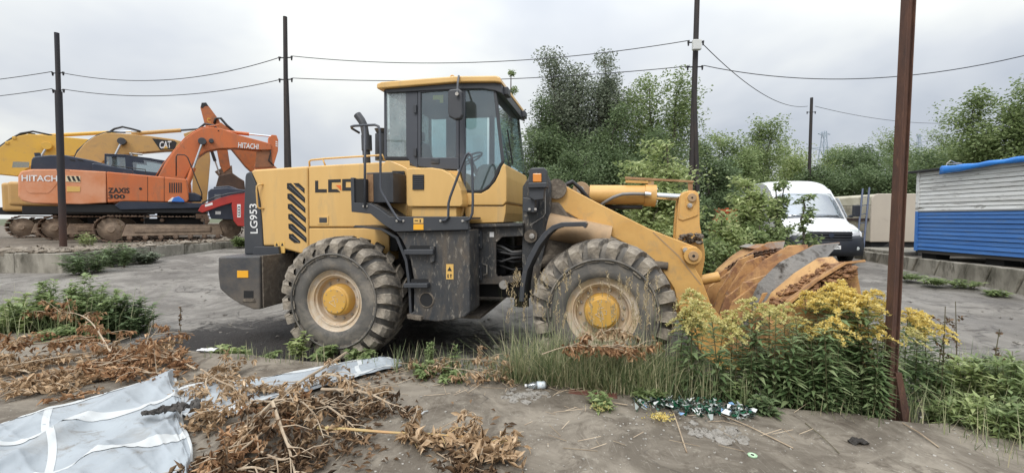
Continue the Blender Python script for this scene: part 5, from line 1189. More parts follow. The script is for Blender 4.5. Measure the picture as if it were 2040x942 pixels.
# ---- the rust-orange excavator farther back, facing left, its body behind the loader
X4 = Frame((-10.4, 25.0, TER_L), 214)
H4 = thing('excavator', 'rust orange excavator with raised stick, mostly hidden behind the loader hood', 'excavator', X4.o, X4.yaw)
track(X4, H4, -1.3, near=False); track(X4, H4, 1.3, near=False)
part('revolving_frame', m_void, H4, lambda b: (b.box(-2.6, 1.2, -1.4, 1.4, 1.1, 1.5), b.box(-1, 1, -1.1, 1.1, 0.4, 1.2)), bevel=0.03)
part('body', m_ored, H4, lambda b: b.box(-2.8, 0.2, -1.4, 1.4, 1.5, 2.5), bevel=0.12)
part('cab', m_navy, H4, lambda b: b.box(0.1, 1.3, 0.45, 1.4, 1.5, 3.0), bevel=0.06)
arm(X4, H4, 'boom', m_ored, [(428, 250), (440, 246), (470, 268), (505, 296), (540, 326), (600, 380), (585, 400), (520, 362), (488, 332), (462, 300), (440, 278)], -0.3, 0.3, 0.03)
st4 = arm(X4, H4, 'stick', m_ored, [(399.5, 216), (402, 208), (411, 207.5), (418, 216), (436, 240), (446, 262), (452, 290), (459, 335), (446, 345), (438, 330), (432, 300), (418, 270), (407, 245)], -0.22, 0.22, 0.02)
arm(X4, H4, 'stick_cap', m_blackp, [(400, 216), (402, 207), (411, 206.5), (416, 214), (410, 213), (403, 218)], -0.23, 0.23, 0.01)
text('emblem_lettering', 'C', [X4.p(413, 244, 0.24), X4.p(420, 246, 0.24), X4.p(412, 234, 0.24)], (0, 0.01, 0), m_yelx, st4, offset=0.02)
MB().tube([X4.p(427, 246, 0.26), X4.p(430, 236, 0.3), X4.p(440, 236, 0.3), X4.p(452, 250, 0.28), X4.p(466, 262, 0.3)], 0.06, 7).build('hose_bundle', m_hose, H4, smooth=True)
cyl(X4, H4, (420, 296), (437, 346), 0.5, 0.07, m_hose, rod=m_bolt, w=0.25, name='bucket_cylinder')
part('bucket_linkage', m_trk, H4, lambda b: (b.plate(X4.poly([(428, 342), (440, 336), (462, 330), (464, 352), (440, 356)], 0.1), 0.05, 0.2), b.plate(X4.poly([(428, 342), (440, 336), (462, 330), (464, 352), (440, 356)], 0.1), -0.2, -0.05)), bevel=0.01)
arm(X4, H4, 'bucket', M('bucket_brown_steel', (0.13,0.095,0.075), 0.75, 0.2, col2=(0.2,0.13,0.09), ns=3, bump=0.3), [(436, 352), (462, 346), (476, 356), (486, 362), (488, 384), (440, 388), (428, 380)], -0.55, 0.55, 0.03)

# ---- red machine arm and black machine body behind the rear of the loader
XR = Frame((-11.9, 19.2, TER_L-0.1), 20)
RM = thing('compact_loader', 'small black machine with red arms behind the rear of the yellow loader', 'loader', XR.o, XR.yaw)
m_red = M('machine_red', (0.42,0.035,0.025), 0.45, col2=(0.33,0.03,0.025), ns=2, dirt=((0.22,0.09,0.06), 5, 0.6, 0.8))
ra = arm(XR, RM, 'lift_arm', m_red, [(395, 420), (402, 409), (440, 394), (468, 387), (490, 384), (500, 390), (500, 452), (474, 450), (466, 440), (462, 410), (463, 404), (436, 412), (404, 424)], -0.62, -0.48, 0.02)
arm(XR, RM, 'lift_arm', m_red, [(402, 412), (440, 394), (480, 386), (500, 390), (500, 420), (440, 408), (406, 420)], 0.5, 0.62, 0.02)
MB().tube([XR.p(403, 404, -0.64), XR.p(430, 392, -0.64), XR.p(455, 386, -0.64), XR.p(486, 382, -0.64)], 0.03, 6).build('hydraulic_pipe', m_blk, ra, smooth=True)
MB().plate(XR.poly([(408, 408), (423, 403), (424, 408), (409, 412)], -0.62), -0.626, -0.6).build('maker_plate', m_white, ra)
sk = MB().plate(XR.poly([(472.5, 407), (479.5, 407), (479.5, 433), (472.5, 433)], -0.62), -0.626, -0.6).build('sticker', m_white, ra)
MB().plate(XR.poly([(473.6, 411), (478.4, 411), (478.4, 430), (473.6, 430)], -0.626), -0.63, -0.61).build('sticker_field', m_blackp, ra)
for i in range(3): MB().plate(XR.poly([(474.6, 413+i*5.6), (477.4, 413+i*5.6), (477.4, 417+i*5.6), (474.6, 417+i*5.6)], -0.63), -0.634, -0.62).build('sticker_mark', m_white, ra)
part('body', m_navy, RM, lambda b: (b.plate(XR.poly([(414, 382), (420, 376), (452, 374), (486, 378), (520, 380), (520, 440), (420, 436), (414, 420)], -0.3), -0.3, 0.6), b.plate(XR.poly([(425, 372), (455, 370), (470, 376), (425, 378)], -0.2), -0.2, 0.5)), bevel=0.03)
MB().plate(XR.poly([(429, 421), (440, 421), (440, 427), (429, 427)], -0.3), -0.306, -0.29).build('label', m_white, RM)
MB().plate(XR.poly([(427, 387), (440, 387), (440, 397), (427, 397)], -0.3), -0.306, -0.29).build('grille', M('grille_grey', (0.12,0.13,0.14), 0.5), RM)
for u, w in ((-0.1, -0.55), (1.3, -0.55), (-0.1, 0.55), (1.3, 0.55)):
    part('wheel', m_rubber, RM, lambda b: b.lathe([(0.15,-0.12),(0.40,-0.13),(0.44,-0.06),(0.44,0.06),(0.40,0.13),(0.15,0.12)], (u+0.9, w, 0.44), n=20, close=True), auto=40)

# ================================================================== THE WHITE VAN
VN = Frame((9.85, 13.2, gh(10, 13.2)), -100)       # u forward towards the camera
VAN = thing('van', 'white high roof van with dark bumper, parked behind the saplings', 'van', VN.o, VN.yaw); VAN.scale = (1, 1, 1.06)
m_van = M('van_white', (0.78,0.79,0.80), 0.28, col2=(0.72,0.73,0.74), ns=1.5, dirt=((0.55,0.53,0.50), 3, 0.62, 0.9), coat=0.4)
m_vblk = M('van_plastic', (0.022,0.025,0.032), 0.55, dirt=((0.12,0.11,0.10), 4, 0.6, 0.85))
m_vgl = GLASS('van_glass', (0.30,0.35,0.36), 0.55, dust=0.12)
VWD = 1.03                                           # half width
# side profile (u back from the front bumper is negative)
vp = [(-0.05, 0.78), (-0.06, 0.98), (-0.14, 1.06), (-0.45, 1.22), (-0.82, 1.36), (-1.25, 1.85), (-1.62, 2.22), (-1.80, 2.40), (-2.10, 2.56), (-2.50, 2.67), (-3.2, 2.73), (-5.2, 2.73), (-5.55, 2.62), (-5.60, 0.45)]
vs_ = smoothp(vp[:11], 4) + vp[11:]
def vsec(u, z, e):
    """The point of the profile, drawn back and in towards the side."""
    back = 0.22*abs(e)**2.5 if u > -1.9 else 0.22*abs(e)**2.5*max(0, 1-(-1.9-u)/0.8)
    tap = 1.0 - 0.10*max(0.0, (z-1.25)/1.5)**1.3 - (0.06*max(0.0, 1+u/0.9) if u > -0.9 else 0)
    zz = z - (0.10*abs(e)**4 if z > 2.4 else 0.05*abs(e)**3 if z > 1.0 else 0)
    return (u - back, e*VWD*tap, zz)
ev = np.linspace(-1, 1, 17)
b = MB(); b.grid([[vsec(u, z, e) for e in ev] for u, z in vs_][::-1])
for s in (-1, 1):
    rim_ = [vsec(u, z, s) for u, z in vs_]
    low_ = [(p[0], p[1]*1.0, 0.45) for p in rim_]
    g = [rim_, [(p[0], s*VWD*0.995, min(p[2], 1.25)) for p in rim_], [(p[0], s*VWD*0.97, 0.42) for p in rim_]]
    b.grid(g if s > 0 else [r_[::-1] for r_ in g])
vb_ = b.build('body', m_van, VAN, auto=38)
def vpatch(name, mat, zs, e0, e1, parent, off=0.012, n=9):
    """A piece lying on the front of the body between two heights."""
    g = []
    for z in zs:
        # find u on the profile for this height
        for (a, c) in zip(vs_[:-1], vs_[1:]):
            if a[1] <= z <= c[1] and c[1] > a[1]: t = (z-a[1])/(c[1]-a[1]); u = a[0] + (c[0]-a[0])*t; break
        g.append([tuple(np.array(vsec(u, z, e)) + np.array((off, 0, off*0.5))) for e in np.linspace(e0 if not callable(e0) else e0(z), e1 if not callable(e1) else e1(z), n)])
    return MB().grid(g).build(name, mat, parent, solid=0.008, smooth=True)
vpatch('windscreen', m_vgl, np.linspace(1.42, 2.22, 8), -0.90, 0.90, VAN)
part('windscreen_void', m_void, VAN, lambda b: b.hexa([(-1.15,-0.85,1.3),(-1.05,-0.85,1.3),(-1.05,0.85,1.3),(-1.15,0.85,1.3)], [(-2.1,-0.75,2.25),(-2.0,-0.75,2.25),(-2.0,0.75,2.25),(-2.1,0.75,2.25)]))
part('wiper', m_rubber, VAN, lambda b: (b.tube([(-0.98,-0.05,1.47),(-0.93,-0.35,1.46),(-0.98,-0.70,1.50)], 0.012, 5), b.tube([(-0.98,0.55,1.47),(-0.95,0.2,1.46),(-0.98,-0.1,1.50)], 0.012, 5)))
bp_ = [(0.02, 0.30), (0.06, 0.45), (0.07, 0.62), (0.02, 0.80), (-0.03, 0.86)]
b = MB(); b.grid([[(u - 0.30*abs(e)**3, e*1.06, z) for e in np.linspace(-1, 1, 15)] for u, z in bp_]); b.build('bumper', m_vblk, VAN, solid=0.03, auto=40)
for s in (-1, 1): part('bumper_side', m_vblk, VAN, lambda b: b.box(-0.75, -0.24, s*0.98, s*1.06, 0.3, 0.85), bevel=0.03)
gr = MB(); gr.grid([[(0.035 - 0.30*abs(e*0.62)**3, e*0.62, z) for e in np.linspace(-1, 1, 11)] for z in (0.74, 0.86, 1.01)]); gro = gr.build('grille', m_void, VAN, solid=0.02)
for z in (0.78, 0.86, 0.94):
    b = MB(); b.tube([(0.06 - 0.30*abs(e*0.62)**3, e*0.62, z) for e in np.linspace(-1, 1, 11)], 0.018, 6); b.build('grille_bar', m_vblk, gro)
part('emblem', m_navy, VAN, lambda b: b.lathe([(0.075, 0.0), (0.075, 0.012), (0, 0.016)], (0.07, 0, 0.90), 'x', 14))
m_lampg = M('headlamp_glass', (0.62,0.66,0.64), 0.12, coat=0.6, col2=(0.40,0.44,0.43), ns=9)
for s in (-1, 1):
    b = MB(); b.grid([[tuple(np.array(vsec(-0.08-0.25*(z-0.86)*1.2, z, s*e)) + np.array((0.02, s*0.012, 0))) for e in np.linspace(0.66, 0.985, 6)] for z in (0.86, 0.98, 1.10)])
    b.build('headlight', m_lampg, VAN, solid=0.02, smooth=True)
    part('fog_lamp', m_lampg, VAN, lambda b: b.lathe([(0.05,0),(0.05,0.02),(0,0.03)], (-0.06, s*0.80, 0.52), 'x', 12))
    mo = part('mirror', m_vblk, VAN, lambda b: (b.box(-0.98, -0.85, s*1.10, s*1.30, 1.45, 1.80), b.box(-0.95, -0.88, s*0.98, s*1.12, 1.42, 1.50)), bevel=0.03)
pl = part('number_plate', m_white, VAN, lambda b: b.box(0.085, 0.10, -0.26, 0.26, 0.50, 0.61))
text('plate_lettering', 'A 799', [(0.103, 0.23, 0.525), (0.103, -0.23, 0.525), (0.103, 0.23, 0.59)], (0, 0, 0), m_blackp, pl)
part('hood_seam', m_vblk, VAN, lambda b: b.tube([vsec(-0.10, 1.03, e) for e in np.linspace(-0.62, 0.62, 9)], 0.008, 4))
lgc = vsec(-0.55, 1.27, -0.60)
o = MB().add([(lgc[0]+0.05, lgc[1]+0.12, lgc[2]+0.02), (lgc[0]+0.0, lgc[1]+0.05, lgc[2]+0.055), (lgc[0]+0.06, lgc[1]-0.02, lgc[2]+0.01), (lgc[0]+0.10, lgc[1]+0.05, lgc[2]-0.01)], [(0,3,2,1)]).build('logo_mark', M('logo_red', (0.55,0.10,0.06), 0.5), VAN)
text('logo_lettering', 'dpd', [(lgc[0]+0.10, lgc[1]-0.05, lgc[2]-0.006), (lgc[0]+0.04, lgc[1]-0.27, lgc[2]-0.0), (lgc[0]-0.03, lgc[1]-0.05, lgc[2]+0.06)], (0.01, 0, 0.012), M('logo_grey', (0.42,0.40,0.40), 0.5), VAN)
for s in (-1, 1):
    MB().add([(-1.05, s*1.035, 1.42), (-1.95, s*1.035, 1.42), (-1.95, s*0.985, 2.05), (-1.55, s*0.99, 2.05)], [(0,1,2,3)]).build('side_window', m_vgl, VAN, solid=0.01)
    part('door_gap', m_vblk, VAN, lambda b: (b.tube([(-2.02, s*1.032, 0.6), (-2.02, s*1.03, 1.4), (-2.02, s*0.985, 2.1)], 0.008, 4)))
    part('door_handle', m_vblk, VAN, lambda b: b.box(-1.9, -1.75, s*1.035, s*1.055, 1.25, 1.29), bevel=0.006)
    for u in (-0.95, -4.5):
        wv = part('wheel', m_rubber, VAN, lambda b: b.lathe([(0.20,-0.09),(0.32,-0.10),(0.35,-0.06),(0.35,0.06),(0.32,0.10),(0.20,0.09)], (u, s*0.93, 0.35), n=24, close=True), auto=40)
        part('wheel_rim', m_bolt, wv, lambda b: b.lathe([(0.21,-0.07),(0.19,-0.04),(0.08,-0.06),(0.0,-0.06)] if s < 0 else [(0.0,0.06),(0.08,0.06),(0.19,0.04),(0.21,0.07)], (u, s*0.93, 0.35), n=20), auto=40)
part('underbody', m_void, VAN, lambda b: b.box(-5.4, -0.3, -0.85, 0.85, 0.28, 0.6))
# ================================================================== SHED, TRAILER BODY, LADDER, PYLONS
SX, SY0, SY1, SZ0, SZ1 = 11.85, 12.5, 5.2, 0.93, 3.16
SH = thing('shed', 'plank shed painted white above and blue below, on the right terrace', 'shed', (SX, (SY0+SY1)/2, TER_R), 0)
sy0, sy1 = (SY0-SY1)/2, -(SY0-SY1)/2
m_wpl = M('white_paint_peeling', (0.74,0.75,0.74), 0.7, col2=(0.56,0.56,0.54), ns=2, stretch=(1,0.4,3), dirt=((0.20,0.19,0.17), 4.5, 0.57, 0.65), bump=0.4, bs=20, rnd=0.06)
m_bpl = M('blue_paint_worn', (0.045,0.155,0.44), 0.55, col2=(0.065,0.19,0.48), ns=3, stretch=(1,0.4,3), dirt=((0.13,0.18,0.27), 6, 0.56, 0.75), bump=0.25, bs=20, rnd=0.10)
npl = 20; hpl = (SZ1-SZ0)/npl
rsp = np.random.RandomState(21)
for i in range(npl):
    z0 = SZ0 - TER_R + i*hpl; blue = i < 10
    pr = rsp.uniform(0, 0.012); sag = rsp.uniform(-0.006, 0.006)
    b = MB(); b.hexa([(-0.022-pr, sy1, z0+0.004), (-0.022-pr, sy0, z0+0.004+sag), (0.03, sy0, z0+0.004+sag), (0.03, sy1, z0+0.004)],
                     [(-0.004-pr, sy1, z0+hpl-0.006), (-0.004-pr, sy0, z0+hpl-0.006+sag), (0.03, sy0, z0+hpl-0.006+sag), (0.03, sy1, z0+hpl-0.006)])
    b.build('plank', m_bpl if blue else m_wpl, SH)
    # far end wall seen past the corner
    b = MB(); b.box(0.03, 2.4, sy0-0.03, sy0, z0+0.004, z0+hpl-0.006); b.build('plank', m_bpl if blue else m_wpl, SH)
part('wall_core', m_void, SH, lambda b: b.box(0.032, 2.4, sy1, sy0-0.032, SZ0-TER_R, SZ1-TER_R))
part('corner_board', m_wpl, SH, lambda b: b.box(-0.045, 0.06, sy0-0.07, sy0+0.012, SZ0-TER_R+10*hpl, SZ1-TER_R+0.0))
part('corner_board', m_bpl, SH, lambda b: b.box(-0.045, 0.06, sy0-0.07, sy0+0.012, SZ0-TER_R-0.03, SZ0-TER_R+10*hpl-0.004))
part('batten', M('batten_grey', (0.25,0.26,0.27), 0.8), SH, lambda b: b.box(-0.04, -0.01, sy1, sy0-0.075, SZ0-TER_R+10*hpl-0.02, SZ0-TER_R+10*hpl+0.02))
part('roof', M('roofing_felt', (0.03,0.03,0.032), 0.9, bump=0.4), SH, lambda b: b.box(-0.16, 2.6, sy1-0.1, sy0+0.22, SZ1-TER_R+0.002, SZ1-TER_R+0.06), bevel=0.01)
for y in np.linspace(sy1+0.3, sy0-0.3, 5):
    part('support_block', m_void, SH, lambda b: b.box(0.1, 0.5, y-0.2, y+0.2, -0.06, SZ0-TER_R-0.002))
part('base_beam', M('base_beam_dark', (0.05,0.045,0.04), 0.9), SH, lambda b: b.box(0.0, 0.16, sy1, sy0, SZ0-TER_R-0.09, SZ0-TER_R-0.004))
# blue tarpaulin on the roof
rsp = np.random.RandomState(3); m_tarpb = M('tarpaulin_blue', (0.02,0.19,0.62), 0.4, col2=(0.03,0.23,0.68), ns=4, coat=0.1)
ys_ = np.linspace(4.8, 11.7, 60); g = []
for j, (dx, dz) in enumerate(((2.2, 0.075), (1.0, 0.085), (0.3, 0.085), (0.0, 0.08), (-0.15, 0.072), (-0.178, 0.045), (-0.185, -0.03))):
    g.append([(SX + dx + 0.012*math.sin(9*y + j), y, SZ1 + dz + (0.012 + 0.012*math.sin(3.1*y + j*0.6) + 0.012*math.sin(11*y+1.3*j))*(1 if j < 5 else 0.6) - (0.05*(1+math.sin(2.3*y))*(j == 6))) for y in ys_])
o = MB().grid(g).build('tarpaulin', m_tarpb, None, solid=0.006, smooth=True)
tag(o, 'bright blue tarpaulin spread over the shed roof', 'tarpaulin')
o = part('satellite_dish', M('dish_grey', (0.45,0.45,0.44), 0.5), None, lambda b: b.lathe([(0.0, 0.0), (0.14, 0.02), (0.24, 0.07), (0.26, 0.09)], (12.1, 11.9, SZ1+0.22), 'y', 18), solid=0.01, smooth=True)
bpy.data.objects.remove(o)
TV = thing('wire_hoop', 'small bent grey metal hoop on the shed roof by the tarpaulin', 'metal hoop', (12.0, 11.75, SZ1+0.06), 0)
part('frame', m_bolt, TV, lambda b: (b.tube([(-0.12,0,-0.005),(-0.1,0,0.12),(0.0,0,0.20),(0.12,0,0.14),(0.3,0,0.12),(0.36,0,-0.005)], 0.012, 6),))
part('crossbar', m_bolt, TV, lambda b: b.tube([(-0.1,0,0.11),(0.3,0,0.11)], 0.012, 6))

# ---- beige trailer body
TX, TY = 13.30, 15.8
TB = thing('trailer_body', 'beige box trailer body with rounded corner beyond the white van', 'trailer', (TX, TY, TER_R), 0)
m_bei = M('trailer_beige', (0.50,0.44,0.36), 0.6, col2=(0.46,0.405,0.335), ns=1.2, dirt=((0.36,0.31,0.25), 2.5, 0.58, 0.85))
m_beid = M('trailer_side_stained', (0.40,0.37,0.29), 0.75, col2=(0.30,0.27,0.20), ns=1.4, dirt=((0.16,0.14,0.10), 2.0, 0.50, 0.72), dirt2=((0.52,0.49,0.41), 3, 0.6, 0.75), stretch=(1,1,0.6))
part('front_panel', m_bei, TB, lambda b: b.plate([(0.0, 0.26), (2.3, 0.26), (2.3, 2.05), (0.22, 2.05), (0.10, 2.02), (0.03, 1.94), (0.0, 1.82)], 0.0, 0.08), bevel=0.03, seg=3)
part('side_panel', m_beid, TB, lambda b: b.box(0.01, 2.28, 0.082, 3.6, 0.28, 1.62), bevel=0.02)
part('roof_panel', M('trailer_roof', (0.50,0.47,0.37), 0.7, col2=(0.36,0.33,0.24), ns=1.5, dirt=((0.22,0.20,0.14), 2.5, 0.5, 0.75)), TB, lambda b: b.plate([(0.01, 1.625), (2.28, 1.625), (2.28, 2.04), (0.24, 2.04), (0.04, 1.95)], 0.082, 3.6), bevel=0.03)
part('waist_rail', m_polel, TB, lambda b: b.box(-0.03, 0.005, 0.1, 3.6, 1.05, 1.14))
part('underframe', m_void, TB, lambda b: b.box(0.1, 2.2, 0.1, 3.5, 0.0, 0.26))
part('debris', m_void, TB, lambda b: b.hexa([(0.30,-0.25,0.0),(0.70,-0.25,0.0),(0.70,-0.02,0.0),(0.30,-0.02,0.0)], [(0.42,-0.2,0.14),(0.55,-0.2,0.30),(0.6,-0.1,0.26),(0.4,-0.1,0.12)]))
lb0, lb1 = at_z(1700, 480, TER_R), at_y(1727, 376, 15.6)
lb0 = np.array([lb1[0]-0.32, 14.9, TER_R])
LA = thing('ladder', 'dark blue metal ladder leaning on the beige trailer body', 'ladder', tuple(lb0), 0)
m_lad = M('ladder_blue', (0.04,0.06,0.12), 0.5)
l0, l1 = np.array((-0.55, 0.0, 0.0)), lb1 - lb0 - np.array((0.15, 0, 0)); off = np.array((0.34, 0.12, 0.05))
for k in (0, 1): part('rail', m_lad, LA, lambda b: b.tube([tuple(l0+off*k), tuple(l1+off*k)], 0.030, 6))
for i in range(1, 7):
    t = i/7; part('rung', m_lad, LA, lambda b: b.tube([tuple(l0+(l1-l0)*t), tuple(l0+(l1-l0)*t+off)], 0.014, 6))

# ---- orange crates stacked behind the saplings
m_crate = M('orange_steel', (0.52,0.11,0.03), 0.6, col2=(0.40,0.09,0.04), ns=3, dirt=((0.2,0.09,0.05), 5, 0.55, 0.75))
cb = at_y(1438, 470, 15.2)
CR = thing('steel_rack', 'orange steel lattice rack half hidden by the saplings left of the van', 'rack', (cb[0], 15.2, gh(0, 15.2)), 0.1)
for x in (-0.5, -0.17, 0.17, 0.5): part('upright', m_crate, CR, lambda b: b.box(x-0.04, x+0.04, -0.04, 0.04, 0, 1.75))
for z in (0.25, 0.6, 0.95, 1.3, 1.65): part('rail', m_crate, CR, lambda b: b.box(-0.56, 0.56, -0.055, -0.03, z-0.05, z+0.05))
part('back_sheet', M('rack_back', (0.20,0.05,0.03), 0.8), CR, lambda b: b.box(-0.5, 0.5, 0.05, 0.07, 0.1, 1.7))

# ---- far pylons
def pylon(px, ytop, Y, Hh, arm_px, label):
    m_py = M('pylon_steel_hazed', (0.30,0.36,0.43), 0.7)  # pale bluish steel: distance haze painted into the colour
    top = at_y(px, ytop, Y); base = (top[0], Y, top[2]-Hh)
    t = thing('pylon', label, 'pylon', base, 0.2)
    leg = []
    def sec(z):
        f = z/Hh; return 3.2*(1-f)**1.4 + 0.45
    zs = list(np.linspace(0, Hh, 11))
    for sx in (-1, 1):
        for sy in (-1, 1):
            part('leg', m_py, t, lambda b: b.tube([(sx*sec(z), sy*sec(z), z) for z in zs], 0.14, 5))
    def br(b):
        for z0, z1 in zip(zs[:-1], zs[1:]):
            for sy in (-1, 1):
                for a in (-1, 1):
                    b.tube([(a*sec(z0), sy*sec(z0), z0), (-a*sec(z1), sy*sec(z1), z1)], 0.07, 4)
            b.tube([(-sec(z1), -sec(z1), z1), (sec(z1), -sec(z1), z1)], 0.07, 4)
    o = part('bracing', m_py, t, br); o['kind'] = 'stuff'
    za = Hh*0.8
    for z, l_ in ((za, 5.2), (Hh*0.97, 2.6)):
        for s in (-1, 1):
            part('cross_arm', m_py, t, lambda b: (b.tube([(s*sec(z), 0, z+0.5), (s*l_, 0, z)], 0.10, 4), b.tube([(s*sec(z), 0, z-0.5), (s*l_, 0, z)], 0.10, 4)))
pylon(1642, 262, 150, 30, 27, 'pale grey lattice pylon far behind the trees right of the thin pole')
pylon(1831, 268, 260, 34, 10, 'tiny lattice pylon far away, just right of the rusty post')
wire(at_y(1672, 291, 150), at_y(1905, 262, 190), 3.0, 'thin far power line leading right from the lattice pylon', 0.06)
# ================================================================== PLANTS
def nrm(a): return a / np.maximum(np.linalg.norm(a, axis=-1, keepdims=True), 1e-9)
def leafset(P, D, Ls, Ws, rs, droop=0.0, fold=0.2, two=False, up=0.0, curl=0.0):
    """Blades from base points P along D. Returns vertices, faces, tone of each face."""
    P = np.asarray(P, float); D = nrm(np.asarray(D, float)); n = len(P)
    Ls = np.broadcast_to(Ls, (n,))[:, None]; Ws = np.broadcast_to(Ws, (n,))[:, None]
    Rv = rs.normal(size=(n, 3)) * (1 - up) + np.array([0, 0, 1.0]) * up * 2
    Sd = nrm(np.cross(D, Rv)); N = np.cross(Sd, D); N *= np.sign(N[:, 2:3] + 1e-6)
    dz = np.array([0, 0, -1.0]) * droop * Ls
    mid = P + D*Ls*0.45 + dz*0.25; tip = P + D*Ls + dz
    if curl: tip = tip + N*Ls*rs.normal(0, curl, (n, 1)) - D*Ls*0.15
    l = mid + Sd*Ws*0.5 + N*Ws*fold; r = mid - Sd*Ws*0.5 + N*Ws*fold
    tone = np.clip(rs.normal(0.5, 0.22, n), 0, 1)
    if two:
        V = np.stack([P, l, tip, r, mid], 1).reshape(-1, 3); b = np.arange(n)[:, None]*5
        Fc = np.concatenate([b + np.array([[0, 4, 2, 1]]), b + np.array([[0, 3, 2, 4]])], 0)
        return V, Fc, np.concatenate([tone, tone])
    V = np.stack([P, r, tip, l], 1).reshape(-1, 3); b = np.arange(n)[:, None]*4
    return V, b + np.array([[0, 1, 2, 3]]), tone
def merge(sets):
    V = []; Fc = []; T = []; o = 0
    for v, f, t in sets:
        V.append(v); Fc.append(f + o); T.append(t); o += len(v)
    return np.concatenate(V), np.concatenate(Fc), np.concatenate(T)
def rdir(rs, n, zlo=-0.4, zhi=0.8):
    a = rs.uniform(0, 2*math.pi, n); z = rs.uniform(zlo, zhi, n); r = np.sqrt(np.maximum(0, 1-z*z))
    return np.stack([r*np.cos(a), r*np.sin(a), z], 1)
f_dark = FOL('leaves_dark_green', (0.085,0.128,0.060), (0.265,0.340,0.170), 0.38, mid=(0.165,0.225,0.108))
f_grey = FOL('leaves_grey_green', (0.10,0.125,0.085), (0.31,0.345,0.25), 0.38, mid=(0.19,0.222,0.152))
f_mid = FOL('leaves_mid_green', (0.125,0.180,0.068), (0.390,0.460,0.220), 0.4, mid=(0.240,0.310,0.128))
f_pale = FOL('leaves_pale_green', (0.20,0.27,0.09), (0.55,0.60,0.30), 0.4, mid=(0.37,0.44,0.19))
f_gold = FOL('leaves_goldenrod', (0.065,0.118,0.048), (0.400,0.470,0.250), 0.32, mid=(0.185,0.265,0.115))
f_flow = FOL('flowers_yellow', (0.66,0.50,0.13), (0.95,0.84,0.40), 0.42, mid=(0.86,0.70,0.24))
f_flog = FOL('flowers_green_yellow', (0.46,0.46,0.18), (0.86,0.78,0.40), 0.42, mid=(0.70,0.64,0.28))
f_dead = FOL('leaves_dead_tan', (0.26,0.165,0.09), (0.72,0.55,0.37), 0.25, rough=0.8, mid=(0.52,0.365,0.22))
f_rust = FOL('leaves_dead_russet', (0.17,0.085,0.042), (0.66,0.45,0.27), 0.25, rough=0.8, mid=(0.44,0.25,0.13))
f_deadk = FOL('leaves_dead_dark', (0.055,0.036,0.022), (0.30,0.19,0.105), 0.15, rough=0.85, mid=(0.145,0.09,0.052))
f_grass = FOL('grass_mixed', (0.085,0.135,0.055), (0.64,0.57,0.37), 0.3, mid=(0.25,0.295,0.145))
f_straw = FOL('straw', (0.28,0.21,0.11), (0.58,0.48,0.31), 0.2, rough=0.8)
m_bark = M('bark_grey', (0.11,0.095,0.08), 0.9, col2=(0.07,0.06,0.05), ns=6, bump=0.5)
m_twig = M('twig_green_brown', (0.13,0.12,0.06), 0.8, col2=(0.09,0.07,0.045), ns=9)
m_stem = M('stem_green', (0.10,0.13,0.05), 0.7, col2=(0.13,0.08,0.05), ns=5)
m_dstem = M('stem_bleached', (0.48,0.39,0.28), 0.8, col2=(0.28,0.20,0.13), ns=8)
m_gstem = M('stem_fresh_peeled', (0.46,0.40,0.17), 0.7, col2=(0.50,0.30,0.14), ns=3)

